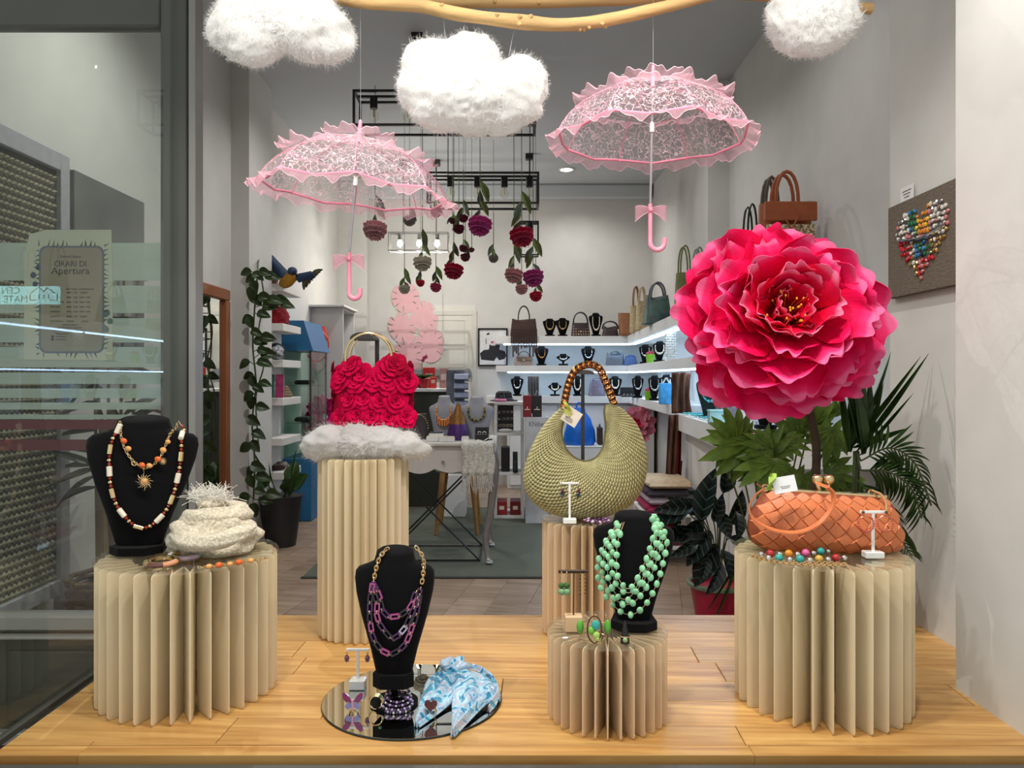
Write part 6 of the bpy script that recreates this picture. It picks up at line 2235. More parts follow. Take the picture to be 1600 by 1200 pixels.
for i in range(5):
    for j in range(11):
        inst('crystal', S_BEADL, o, TR((c.x - .034 + .017 * i, 5.742, Z2 + .018 + .0185 * j), s=.0085), m_chrome if (i + j) % 2 else m_ivory)
o = thing('gift_bag', 'light blue gift bag standing on the side counter', 'bag', px(1040, 632, 5.5))
c = px(1041, 0, 5.5)
bx((c.x, 5.5, Z3 + .075), (.10, .06, .15), bev=.004).build('body', mat('sky_blue_paper', (70, 166, 226), .5, var=.3), o, False)
for s_ in (-1, 1):
    MB().tube([(c.x - .025, 5.5 + s_ * .02, Z3 + .15), (c.x, 5.5 + s_ * .02, Z3 + .19), (c.x + .025, 5.5 + s_ * .02, Z3 + .15)], .003, 5).build('handle', m_white, o)
o = thing('display_tray', 'black jewellery tray propped on the rear counter', 'tray', px(985, 618, 7.6))
c = px(985, 0, 7.6)
bx((c.x, 7.62, Z3 + .05), (.20, .02, .09), bev=.004).build('back', L_blk, o, False)
bx((c.x, 7.56, Z3 + .008), (.20, .12, .014), bev=.003).build('floor_panel', L_blk, o, False)
for k in range(5):
    MB().torus((c.x - .07 + .035 * k, 7.55, Z3 + .022), .008, .0022, 12, 5, ax='y').build('ring', m_chrome, o)
m_turq = mat('turquoise_glaze', (64, 186, 190), .3, var=.4, scale=60)
for i, (x, d_) in enumerate(((1075, 4.9), (1088, 4.65), (1102, 4.4), (1116, 4.15))):
    c = px(x, 0, d_)
    o = thing('jewellery_tray', 'flat card of turquoise pieces on the side counter, %s' % ('nearest the hanging scarves', 'second from the scarves', 'third from the scarves', 'fourth from the scarves')[i], 'tray', (c.x, d_, Z4), 'turquoise jewellery cards')
    bx((c.x + .03, d_, Z4 + .004), (.12, .14, .006), bev=.001).build('card', m_white, o, False)
    for k in range(12):
        inst('stone', S_BEADL, o, TR((c.x - .015 + .03 * (k % 4), d_ - .05 + .045 * (k // 4), Z4 + .012), s=(.012, .009, .006)), m_turq)
o = thing('gift_box', 'pale turquoise box on the side counter', 'box', px(1118, 655, 4.0))
c = px(1120, 0, 4.0)
bx((c.x, 4.0, Z4 + .032), (.085, .05, .062), bev=.002).build('body', mat('pale_turquoise_card', (166, 214, 214), .6), o, False)
bx((c.x, 4.0, Z4 + .068), (.09, .055, .010), bev=.002).build('lid', mat('pale_turquoise_card', (166, 214, 214)), o, False)
o = thing('necklace_cushion', 'mauve-grey wedge cushion on the side counter', 'cushion', px(1142, 640, 4.05))
c = px(1146, 0, 4.1)
MB().prism([(4.02, Z4 + .001), (4.2, Z4 + .001), (4.2, Z4 + .15), (4.17, Z4 + .155), (4.03, Z4 + .03)], c.x - .07, c.x + .07, 'x').build('wedge', mat('mauve_suede', (122, 108, 114), .9), o, False)
MB().torus((c.x, 4.09, Z4 + .115), .035, .005, 16, 6, ax='y').build('bracelet_roll', m_chrome, o)
o = thing('jewellery_tray', 'white tray with red beads on the side counter below the peony', 'tray', px(1180, 690, 3.2))
c = px(1175, 0, 3.2)
bx((c.x, 3.2, Z4 + .005), (.22, .16, .008), bev=.001).build('tray', m_white, o, False)
for k in range(14):
    inst('bead', S_BEADL, o, TR((c.x - .09 + .03 * (k % 7), 3.14 + .06 * (k // 7), Z4 + .016), s=.009), m_redf)

# --- hanging scarves at the counter end
def drapery(label, x0, x1, y0, y1, d, m, folds, nm='hanging_scarf', skew=0, fr=0):
    a, b = px(x0, y0, d), px(x1, y1, d)
    o = thing(nm, label, 'scarf', (a.x, d, b.z), 'scarves hanging at the counter end')

    def fn(u, v):
        w_ = (b.x - a.x) * (1 - .12 * math.sin(PI * v))
        return Vector((a.x + w_ * u + skew / F * d * v, d + .018 * math.sin(u * folds * PI + v * 1.3) + .004 * math.sin(v * 12), a.z + (b.z - a.z) * v))
    MB().sheet(fn, 24, 14, .004).build('cloth', m, o, sharp=180)
    if fr:
        for k in range(10):
            p = fn((k + .5) / 10, 1)
            MB().tube([p, p + Vector((0, 0, -fr))], .003, 4).build('fringe_strand', m, o)


m_scb = mat('brown_stripe_cloth', (112, 70, 46), .85, rgb2=(60, 36, 26), scale=18, stretch=(6, 1, .4), bump=.3)
drapery('rust-brown patterned scarf hanging from the middle shelf end', 1050, 1080, 582, 646, 5.05, m_scb, 5)
drapery('long brown striped scarf reaching almost to the folded clothes', 1045, 1062, 648, 826, 5.06, m_scb, 4, skew=-8, fr=.06)
drapery('dark red scarf beside the striped one', 1056, 1066, 648, 800, 5.1, mat('dark_red_cloth', (128, 28, 30), .8, var=.3), 3, skew=-4)
drapery('black plaid scarf, lowest of the hanging scarves', 1050, 1066, 720, 818, 5.14, mat('plaid_cloth', (46, 44, 42), .85, var=.6, scale=40), 3, skew=-3, fr=.03)

# --- low shelf with folded clothes
sh = thing('low_rack', 'low white rack with folded clothes by the side counter', 'rack', (0.92, 4.95, 0))
for z_ in (.10, .30):
    bx((.97, 4.95, z_), (.30, .5, .02), bev=.003).build('board', m_white, sh, False)
for sx_ in (.83, 1.11):
    for sy_ in (4.72, 5.18):
        bx((sx_, sy_, .16), (.02, .02, .318), bev=.002).build('post', m_white, sh, False)
zz = .311
for i, (c_, lb) in enumerate(((((150, 24, 70)), 'crimson folded top, lowest on the low rack'), ((176, 160, 170), 'lilac-grey folded knit on the low rack'), ((60, 52, 60), 'charcoal folded knit near the top of the low rack'), ((196, 172, 140), 'sand folded knit, topmost on the low rack'))):
    o = thing('folded_garment', lb, 'clothes', (.97, 4.95, zz), 'folded clothes on the low rack')
    mm = mat('garment_%d' % i, c_, .9, var=.2)
    MB().box((.965 + .01 * (i % 2), 4.94, zz + .025), (.28, .40, .048), bev=.018).build('fold', mm, o)
    MB().box((.965 + .01 * (i % 2), 4.74, zz + .016), (.26, .05, .028), bev=.012).build('hem', mm, o)
    zz += .05
o = thing('folded_garment', 'bright red folded scarf on the bottom board of the low rack', 'clothes', (.95, 4.9, .111), None)
MB().box((.95, 4.9, .15), (.24, .36, .07), bev=.02).build('fold', mat('bright_red_knit', (176, 20, 60), .9), o)

# --- paper flowers
def paperflower(label, cx, cy, r, d, axis, m, m2, ctr):
    c = px(cx, cy, d)
    o = thing('paper_flower', label, 'paper flower', c)
    ax = Vector(axis).normalized()
    ux = ax.cross(Vector((0, 0, 1))).normalized()
    uy = ux.cross(ax)
    rw = r / F * d
    for li, (n, L, be) in enumerate(((11, 1.0, .1), (9, .75, .35), (7, .5, .7))):
        for k in range(n):
            ph = 2 * PI * k / n + li * .3
            ra = ux * math.cos(ph) + uy * math.sin(ph)
            y = ra * math.cos(be) + ax * math.sin(be)
            z = ax * math.cos(be) - ra * math.sin(be)
            Mx = Matrix((y.cross(z), y, z)).transposed().to_4x4()
            inst('petal', PETS[k % 6], o, Matrix.Translation(c + ax * .01 * li) @ Mx @ Matrix.Diagonal((rw * L * .7, rw * L, rw * L, 1)), m if li < 2 else m2)
    MB().ell(c + ax * rw * .22, (rw * .16, rw * .16, rw * .16), 12, 8).build('centre', ctr, o)
    MB().tube([c - ax * .01, c - ax * .12], .01, 6).build('hanger', m_white, o)


m_magp = mat('magenta_paper', (206, 24, 120), .8, var=.2)
m_pinkp2 = mat('pink_tulle', (222, 130, 150), .8, var=.2)
paperflower('large magenta paper flower with a white centre beside the glass cabinet', 502, 652, 34, 6.85, (.75, -.65, .1), m_magp, m_magp, m_white)
paperflower('pink paper flower with a crimson heart below the corner shelf', 998, 664, 30, 7.0, (-.55, -.8, .1), m_pinkp2, mat('crimson_paper', (196, 24, 76), .8), mat('crimson_paper', (196, 24, 76)))

# --- blue carrier bag and boxes under the rear counter
o = thing('white_carton', 'low white carton under the blue carrier bag', 'box', px(912, 716, 7.3))
c = px(912, 0, 7.3)
zc = zpx(699, 7.3)
bx((c.x, 7.45, zc / 2), (.42, .30, zc), bev=.004).build('body', m_white, o, False)
bx((c.x, 7.45, zc + .006), (.43, .31, .012), bev=.003).build('lid', m_white, o, False)
o = thing('carrier_bag', 'bright blue plastic carrier bag standing under the rear counter', 'bag', (c.x, 7.42, zc + .012))
m_blue = mat('blue_plastic', (16, 110, 214), .35, var=.35, scale=10, bump=1.0, bscale=14)
w_ = .145
rings = []
for t, wd, dp in ((0, .95, .09), (.1, 1.05, .10), (.4, 1.0, .09), (.7, .75, .07), (.88, .42, .05), (1.0, .34, .03)):
    rings.append([(c.x - .03 + w_ * wd * math.cos(2 * PI * k / 18) * (1 + .06 * math.sin(5 * k + 7 * t)), 7.42 + dp * math.sin(2 * PI * k / 18), zc + .013 + .36 * t) for k in range(18)])
MB().loft(rings, True, True, True).build('body', m_blue, o, sharp=60)
MB().torus((c.x - .03, 7.42, zc + .39), .03, .008, 14, 6, ax='y').build('handle', m_blue, o)
o = thing('brown_case', 'small brown case leaning beside the blue carrier bag', 'case', (c.x + .2, 7.45, zc + .012))
bx((c.x + .17, 7.45, zc + .10), (.045, .14, .17), bev=.008).build('body', L_br, o, False)
MB().torus((c.x + .17, 7.45, zc + .185), .025, .006, 12, 6, ax='x', arc=(0, PI)).build('handle', L_blk, o)

# ================================================================== side of the shop with the glass cabinet
# --- standing mirror in a wooden frame
mw = thing('standing_mirror', 'tall mirror in an orange-brown wooden frame against the side wall', 'mirror', (-1.80, 4.5, .02))
m_oak = mat('orange_oak', (150, 86, 44), .4, var=.25, scale=8, stretch=(1, 1, .15))
za, zb, ya, yb = .03, 1.70, 4.05, 4.87
for nm, c_, s_ in (('top_rail', ((ya + yb) / 2, zb - .035), (yb - ya, .07)), ('bottom_rail', ((ya + yb) / 2, za + .035), (yb - ya, .07)), ('near_stile', (ya + .035, (za + zb) / 2), (.07, zb - za - .14)), ('far_stile', (yb - .035, (za + zb) / 2), (.07, zb - za - .14))):
    bx((-1.805, c_[0], c_[1]), (.04, s_[0], s_[1]), bev=.006).build(nm, m_oak, mw, False)
bx((-1.812, (ya + yb) / 2, (za + zb) / 2), (.008, yb - ya - .12, zb - za - .12)).build('glass', mat('mirror_silver', (236, 238, 234)), mw, False)

# --- white ladder of shelves
m_shelf = mat('shelf_white', (226, 222, 216), .6, var=.03)
ZL = [zpx(v, 5.55) for v in (443, 505, 562, 622, 685, 738, 797)]
su = thing('shelf_tower', 'white wall shelf tower with seven short boards beside the climbing plant', 'shelf', (-1.72, 5.9, 0))
bx((-1.818, 5.78, .88), (.02, .47, 1.72), bev=.003).build('back_panel', m_shelf, su, False)
for z_ in ZL:
    bx((-1.731, 5.785, z_ - .028), (.152, .47, .055), bev=.003).build('board', m_shelf, su, False)
bx((-1.79, 5.8, ZL[6] / 2 - .03), (.02, .28, ZL[6] - .06)).build('foot', m_shelf, su, False)

# --- macaw sculpture
p = px(450, 437, 5.5)
mc = thing('macaw_figure', 'blue and yellow macaw figure with spread wings on the topmost tower board', 'figure', (p.x, 5.52, ZL[0]))
m_mblue = mat('macaw_blue', (36, 62, 96), .6, var=.3, scale=20)
m_mdark = mat('macaw_dark', (34, 34, 30), .7, var=.3)
m_myel = mat('macaw_yellow', (196, 138, 34), .6, var=.25)
m_molv = mat('macaw_olive', (84, 78, 52), .7, var=.3)
body = [px(437, 447, 5.58), px(446, 441, 5.56), px(455, 433, 5.53), px(461, 426, 5.51)]
MB().tube(arc(body, 4), [.012, .024, .034, .042, .046, .048, .048, .046, .044, .042, .040, .034, .022], 12).build('body', m_myel, mc)
MB().ell(px(457, 424, 5.50), (.036, .036, .032), 14, 10).build('head', m_mblue, mc)
MB().tube([px(462, 426, 5.47), px(464, 430, 5.45), px(462, 434, 5.45)], [.012, .009, .002], 8).build('beak', m_black, mc)
MB().tube([body[0], px(440, 450, 5.6)], [.012, .008], 6).build('perch_foot', m_mdark, mc)


def wing(sh, tip, low, n, nm):
    a, b, c = (px(*sh, 5.53), px(*tip, 5.50), px(*low, 5.53))
    MB().sheet(lambda u, v: a.lerp(b, u * .62) + (c - a) * v * .55 * (1 - .25 * u) + Vector((0, -.02 * math.sin(PI * v), 0)), 8, 5, .012).build(nm, m_mblue if nm == 'wing' else m_molv, mc)
    for k in range(n):
        f = k / (n - 1)
        base = a.lerp(b, .25 + .45 * f) + (c - a) * .35 * (1 - f)
        end = (a + (c - a) * 1.05).lerp(b, f ** .8) + Vector((0, .01 * (k % 2), -.01 * (1 - f)))
        leaf_at(mc, S_FEATHER, end, base, 1.0, (0, -1, .1), m=m_mdark if k % 2 else m_molv).name = 'feather'


S_FEATHER = leafmesh('feather', [.10, .15, .17, .17, .15, .12, .04], m_mdark, .1, .02)
wing((454, 429), (408, 381), (424, 440), 15, 'wing')
wing((459, 430), (504, 421), (474, 450), 14, 'wing')

# --- climbing pothos
pc = px(412, 440, 5.5)
pv = thing('pothos_plant', 'climbing pothos trailing from a brown pot on the shelf tower', 'plant', (pc.x, 5.62, ZL[0]))
MB().lathe([(0, .0005), (.045, .0005), (.06, .10), (.054, .10), (0, .09)], 18, (-1.765, 5.63, ZL[0])).build('pot', mat('brown_pot', (92, 48, 36), .6), pv)
m_poth = leafcolor('pothos_leaf', (62, 84, 40), (40, 58, 30), None, .3)
S_HEART = leafmesh('leaf', [.16, .36, .40, .36, .28, .17, .002], m_poth, .25, .2)
vine = arc([px(x, y, 4.96) for x, y in ((402, 432), (398, 480), (395, 540), (400, 600), (394, 660), (398, 720), (396, 780))], 6)
vine2 = arc([px(x, y, 5.02) for x, y in ((408, 430), (412, 470), (404, 520), (412, 570), (400, 620), (404, 700))], 6)
MB().tube(vine, .006, 6).build('vine', m_stemg, pv)
MB().tube(arc([(-1.765, 5.63, ZL[0] + .1), (-1.74, 5.3, ZL[0] + .16), vine[0]], 4), .006, 6).build('vine', m_stemg, pv)
MB().tube(vine2, .005, 6).build('vine', m_stemg, pv)
rr = random.Random(8)
lv = [(385, 418), (392, 428), (398, 440), (405, 424), (415, 418), (425, 425), (394, 452), (404, 462), (415, 458), (428, 462), (440, 462), (452, 470), (385, 492), (392, 496), (410, 484), (420, 470), (400, 512), (408, 526), (414, 540), (418, 520), (384, 562), (388, 580), (412, 560), (420, 545), (396, 590), (415, 592), (386, 612), (406, 600), (410, 628), (390, 622), (398, 650), (404, 672), (384, 692), (396, 690), (402, 722), (388, 730), (410, 738), (392, 745), (405, 760), (380, 772), (415, 775), (398, 790), (426, 765)]
for x, y in lv:
    t = px(x + rr.uniform(-3, 3), y + 8, 4.90 + rr.uniform(-.04, .04))
    near = min(vine + vine2, key=lambda q: (q - t).length)
    L = rr.uniform(.075, .105)
    dr = (t - near)
    dr = Vector((dr.x, 0, min(-.02, dr.z))).normalized() if dr.length > .01 else Vector((.5, 0, -1)).normalized()
    b_ = t - dr * L * .5
    leaf_at(pv, S_HEART, b_ + dr * L, b_, .95, (rr.uniform(-.4, .4), -1, rr.uniform(.1, .7)))
    MB().tube([near, b_], .003, 4).build('leaf_stalk', m_stemg, pv)

# --- things on the tower boards
xs = -1.745
o = thing('knitted_hat', 'soft crimson knitted hat on the second tower board', 'hat', (xs, 5.70, ZL[1]))
MB().ell((xs + .01, 5.70, ZL[1] + .06), (.075, .10, .080), 20, 12, fn=lambda d_: 1 + .10 * math.sin(5 * math.atan2(d_.y, d_.x) + 6 * d_.z) * (d_.z < .8)).build('crown', mat('crimson_knit', (150, 16, 34), .9, var=.2), o)
MB().torus((xs + .01, 5.70, ZL[1] + .012), .068, .012, 22, 6).build('brim', mat('crimson_knit', (150, 16, 34)), o)
o = thing('navy_bag', 'navy pouch with a white printed scarf on the third tower board', 'handbag', (xs, 5.68, ZL[2]))
MB().ell((xs - .01, 5.72, ZL[2] + .065), (.06, .085, .064), 16, 10).build('pouch', mat('navy_cloth', (24, 28, 44), .8), o)
MB().ell((xs + .03, 5.61, ZL[2] + .054), (.045, .05, .053), 14, 10, fn=lambda d_: 1 + .12 * math.sin(6 * d_.x + 8 * d_.z)).build('scarf_knot', mat('navy_print', (210, 210, 216), .8, var=.9, scale=60, rgb2=(30, 34, 54)), o)
for i, (c_, y_, lb) in enumerate((((40, 120, 110), 5.64, 'teal magazine leaning on the fourth tower board'), ((200, 196, 190), 5.68, 'white printed magazine on the fourth tower board'), ((196, 60, 120), 5.62, 'pink booklet on the fourth tower board'))):
    o = thing('magazine', lb, 'magazine', (xs - .03 + .04 * i, y_, ZL[3]), 'magazines on the tower')
    Mx = TR((xs - .035 + .04 * i, y_, ZL[3] + .001), (-.12, 0, .1))
    bx((0, 0, .085), (.055 if i != 1 else .10, .008, .17), M=Mx).build('pages', m_white, o, False)
    bx((0, -.0052, .085), (.057 if i != 1 else .102, .002, .172), M=Mx).build('cover', mat('magazine_%d' % i, c_, .4, var=.3), o, False)
o = thing('rolled_scarf', 'beige scarf twisted into a nest on the fourth tower board', 'scarf', (xs, 5.70, ZL[3]))
for k in range(4):
    MB().torus((xs + .005, 5.82, ZL[3] + .015 + k * .019), (.062 - .010 * k), .015, 24, 8).build('coil', mat('sand_yarn', (150, 126, 100), .9, var=.4, scale=80, bump=.8), o)
o = thing('leather_roll', 'dark rolled leather belt on the sixth tower board', 'belt', (xs, 5.72, ZL[5]))
MB().tube([(xs - .06, 5.68, ZL[5] + .02), (xs, 5.64, ZL[5] + .022), (xs + .06, 5.68, ZL[5] + .02)], .018, 8).build('roll', L_br, o)
MB().ell((xs + .02, 5.74, ZL[5] + .03), (.05, .05, .028), 14, 8, fn=lambda d_: 1 + .2 * math.sin(9 * d_.x + 7 * d_.y)).build('tuft', mat('taupe_fur', (150, 138, 132), .9, var=.5, scale=60), o)
o = thing('fallen_twig', 'dry driftwood twig lying on the lowest tower board', 'twig', (xs, 5.68, ZL[6]))
MB().tube(arc([(xs - .06, 5.64, ZL[6] + .012), (xs, 5.66, ZL[6] + .016), (xs + .05, 5.64, ZL[6] + .012), (xs + .07, 5.68, ZL[6] + .03)], 4), [.012] * 12 + [.004], 6).build('stem', m_drift, o)
MB().tube([(xs, 5.66, ZL[6] + .018), (xs + .03, 5.64, ZL[6] + .06)], [.006, .002], 5).build('side_shoot', m_drift, o)

# --- glass cabinet with blue base and hood
m_blu = mat('blue_lacquer', (40, 108, 156), .4, var=.06)
gc = thing('glass_cabinet', 'glass display cabinet with blue base and sloping blue hood', 'cabinet', (-1.71, 6.35, 0))
bx((-1.715, 6.38, .25), (.23, .52, .50), bev=.006).build('base', m_blu, gc, False)
MB().prism([(-1.83, 1.36), (-1.58, 1.36), (-1.655, 1.60), (-1.83, 1.60)], 6.1, 6.66).build('hood', m_blu, gc, False)
m_vit = glassmat('cabinet_glass', (222, 236, 230), 1.5)
bx((-1.605, 6.38, .93), (.006, .5, .85)).build('side_pane', m_vit, gc, False)
bx((-1.715, 6.13, .93), (.21, .006, .85)).build('front_pane', m_vit, gc, False)
for z_ in (.78, 1.08):
    bx((-1.715, 6.38, z_), (.20, .46, .008)).build('glass_shelf', m_vit, gc, False)
for x_, y_ in ((-1.608, 6.128), (-1.608, 6.63)):
    bx((x_, y_, .93), (.012, .012, .86)).build('corner_post', m_gun, gc, False)
for i, (z_, lb) in enumerate(((.785, 'dark spectacle case on the lower cabinet shelf'), (1.085, 'black pen tray on the upper cabinet shelf'))):
    o = thing('dark_case', lb, 'case', (-1.70, 6.3, z_))
    bx((-1.70, 6.3, z_ + .02), (.12, .2, .032), bev=.01).build('shell', L_blk, o, False)
    bx((-1.70, 6.3, z_ + .038), (.10, .17, .006), bev=.002).build('lid', L_grey, o, False)

# --- stacked open cubes on the side wall
m_cube = mat('cube_white', (216, 213, 210), .6, var=.04)
zc_ = [0.0, .42, .80, 1.18, zpx(481, 7.0)]
cu = thing('cube_shelf', 'stack of white open cubes behind the blue hood', 'shelf', (-1.74, 7.3, 0))
for k in range(4):
    z0, z1 = zc_[k] + .001, zc_[k + 1] - .001
    xo = -1.64 + (.10 if k == 3 else .05 * (k == 2))
    t = .018
    MB().box(((-1.83 + xo) / 2, 7.0 + t / 2, (z0 + z1) / 2), (xo + 1.83, t, z1 - z0)).build('side_panel', m_cube, cu, False)
    MB().box(((-1.83 + xo) / 2, 7.5 - t / 2, (z0 + z1) / 2), (xo + 1.83, t, z1 - z0)).build('side_panel', m_cube, cu, False)
    for zz in (z0 + t / 2, z1 - t / 2):
        MB().box(((-1.83 + xo) / 2, 7.25, zz), (xo + 1.83, .5 - 2 * t, t)).build('board', m_cube, cu, False)
    MB().box((-1.822, 7.25, (z0 + z1) / 2), (.012, .5 - 2 * t, z1 - z0 - 2 * t)).build('back', mat('cube_back', (120, 118, 120), .7), cu, False)
MB().box((-1.69, 7.22, zc_[4] + .012), (.36, .62, .02), bev=.003).build('cover_board', m_cube, cu, False)
bag('black bag with a white charm in the upper open cube', 520, 541, 505, 533, 7.22, L_blk, .16, 0, .7, lift=zc_[3] + .021, rot=.6, group='handbags on the shelves')
bag('small black box bag in the lower open cube', 512, 522, 570, 580, 7.15, L_blk, .10, 0, 1.0, lift=zc_[2] + .021, rot=.4)
o = bag('coral red crossbody bag hanging in front of the open cubes', 489, 514, 509, 531, 6.92, mat('coral_leather', (214, 60, 36), .4, var=.15), .06, 0, .5, lift=zpx(532, 6.92), rot=.5)
MB().tube(arc([px(500, 512, 6.90), px(512, 530, 6.88), px(512, 548, 6.88), px(503, 562, 6.88), px(490, 564, 6.88), px(478, 552, 6.88)], 6), .006, 6).build('strap', mat('coral_leather', (214, 60, 36)), o)
bx((px(500, 0, 6.95).x, 6.96, zpx(531, 6.95) - .01), (.14, .07, .012)).build('hook_ledge', m_cube, o, False)

# --- dark pot plant in the corner
o = thing('potted_plant', 'leafy plant in a tall dark pot below the shelf tower', 'plant', (-1.62, 4.75 + .45, 0))
MB().lathe([(0, .0005), (.10, .0005), (.145, .34), (.13, .34), (0, .31)], 24, (-1.58, 5.25, .001)).build('pot', mat('charcoal_pot', (34, 34, 36), .5), o)
rr = random.Random(31)
for k in range(16):
    a = rr.uniform(0, 2 * PI)
    b_ = Vector((-1.58 + .05 * math.cos(a), 5.25 + .05 * math.sin(a), .33))
    t_ = b_ + Vector((math.cos(a) * rr.uniform(.05, .16), math.sin(a) * .14 - .05, rr.uniform(.08, .34)))
    leaf_at(o, S_HEART if k % 2 else S_BLADE, t_, b_.lerp(t_, .4), .9, (rr.uniform(-.4, .4), -1, .4), m=m_palm)
    MB().tube([b_, b_.lerp(t_, .4)], .004, 5).build('stalk', m_stemg, o)

# ================================================================== seen through the glass door
sr = thing('folding_screen', 'white-framed folding screen with a woven cube-pattern panel behind the glass door', 'screen', (-1.79, 2.8, 0))
xs = -1.77
bx((xs, 3.02, 1.01), (.03, .06, 2.02), bev=.003).build('stile', mat('grey_white_paint', (172, 170, 178), .6), sr, False)
bx((xs, 2.54, 1.01), (.03, .06, 2.02), bev=.003).build('stile', mat('grey_white_paint', (172, 170, 178)), sr, False)
bx((xs, 2.78, 1.985), (.03, .42, .07), bev=.003).build('top_rail', mat('grey_white_paint', (172, 170, 178)), sr, False)
bx((xs, 2.78, .33), (.03, .42, .06), bev=.003).build('bottom_rail', mat('grey_white_paint', (172, 170, 178)), sr, False)
bx((xs - .008, 2.78, 1.155), (.006, .42, 1.60)).build('backing', mat('screen_backing', (70, 66, 54), .9), sr, False)  # dark brown sheet behind the woven pattern
pd = MB()
for i in range(15):
    for j in range(58):
        cy, cz_ = 2.584 + .028 * i + .014 * (j % 2), .372 + .0276 * j
        if cy > 2.985 or cz_ > 1.94:
            continue
        q = [(xs + .0, cy - .0135, cz_), (xs + .0, cy, cz_ - .0135), (xs + .0, cy + .0135, cz_), (xs + .0, cy, cz_ + .0135)]
        pd.add([(xs - .005, a, b) for _, a, b in q] + [(xs + .009, cy, cz_ + .003)], [(0, 1, 4), (1, 2, 4), (2, 3, 4), (3, 0, 4)])
g = pd.build('woven_pattern', mat('woven_paper', (160, 154, 130), .8, var=.3, scale=30), sr, False)
g['kind'] = 'stuff'
cv = thing('wall_canvas', 'grey monochrome canvas with pale lilies on the side wall', 'picture', (-1.82, 3.45, 1.6))
bx((-1.812, 3.45, 1.58), (.034, .60, .84), bev=.003).build('canvas', mat('grey_canvas_paint', (112, 112, 110), .8, var=.3, scale=5), cv, False)
for k in range(3):
    q = [(3.30 + .14 * k + .06 * math.cos(t) * (1 + .4 * math.sin(t)), 1.42 + .13 * math.sin(t) + .05 * k) for t in [2 * PI * i / 18 for i in range(18)]]
    MB().prism(q, -1.7945, -1.7938, 'x').build('painted_lily', mat('pale_grey_paint', (150, 150, 148), .8, var=.2, scale=9), cv, False)

bk = thing('bamboo_basket', 'wicker basket of bamboo canes and reeds behind the glass door', 'basket', (-1.56, 2.78, 0))
bc_ = Vector((-1.57, 3.0, 0))
m_wick = mat('wicker', (140, 112, 80), .8, var=.35, scale=40)
for k in range(17):
    MB().tube([bc_ + Vector(((.125 + .02 * k / 17 + .006 * (-1) ** (i + k)) * math.cos(2 * PI * i / 20), (.125 + .02 * k / 17 + .006 * (-1) ** (i + k)) * math.sin(2 * PI * i / 20), .02 + k * .022)) for i in range(20)], .0105, 5, closed=True).build('wicker_ring', m_wick, bk)
m_bam = mat('dry_bamboo', (150, 128, 92), .6, var=.3, scale=10, stretch=(1, 1, .2))
rr = random.Random(44)
for k in range(13):
    a, r_ = rr.uniform(0, 2 * PI), rr.uniform(.02, .10)
    b_ = bc_ + Vector((r_ * math.cos(a), r_ * math.sin(a), .02))
    t_ = b_ + Vector((rr.uniform(-.04, .04), rr.uniform(-.04, .04), rr.uniform(.75, 1.05)))
    MB().tube([b_, b_.lerp(t_, .33), b_.lerp(t_, .331), b_.lerp(t_, .66), b_.lerp(t_, .661), t_], [.012, .011, .014, .011, .014, .010], 8).build('cane', m_bam, bk)
m_reed = leafcolor('dull_green_leaf', (72, 82, 48), (48, 58, 36))
for k in range(34):
    a = rr.uniform(0, 2 * PI)
    b_ = bc_ + Vector((.05 * math.cos(a), .05 * math.sin(a), rr.uniform(.55, 1.35)))
    t_ = b_ + Vector((math.cos(a) * .16, math.sin(a) * .16, rr.uniform(-.05, .16)))
    leaf_at(bk, S_BLADE2, t_, b_, 1.6, (rr.uniform(-.5, .5), -1, .5), m=m_reed)
for k in range(4):
    b_ = bc_ + Vector((.03 * k - .05, .02 * k, .4))
    MB().tube([b_, b_ + Vector((.02 * k - .03, .03, 1.25))], .007, 6).build('cane', m_bam, bk)
    for j in range(7):
        q = b_ + Vector((.02 * k - .03, .03, .85 + .06 * j))
        a = rr.uniform(0, 2 * PI)
        leaf_at(bk, S_BLADE2, q + Vector((math.cos(a) * .17, math.sin(a) * .10, .03)), q, 1.5, (0, -1, .5), m=m_reed)

# --- opening-hours notice taped inside the door glass
YN = YD + .004
nt_ = thing('opening_notice', 'printed opening-hours notice taped inside the glass door', 'notice', px(107, 563, YN))
ol = [(37, 562), (38, 400), (46, 366), (73, 359), (174, 359), (176, 440), (176, 563)]
MB().prism([(px(x, y, YN).x, px(x, y, YN).z) for x, y in ol], YN, YN + .0006).build('paper', mat('notice_paper', (196, 194, 176), .8, var=.06, scale=5), nt_, False)


def rrect(x0, x1, y0, y1, r, n=6):
    pts = []
    for cx, cy, a0 in ((x1 - r, y1 - r, 0), (x0 + r, y1 - r, PI / 2), (x0 + r, y0 + r, PI), (x1 - r, y0 + r, 1.5 * PI)):
        for k in range(n + 1):
            a = a0 + PI / 2 * k / n
            q = px(cx + r * math.cos(a), cy + r * math.sin(a), YN)
            pts.append((q.x, q.z))
    return pts


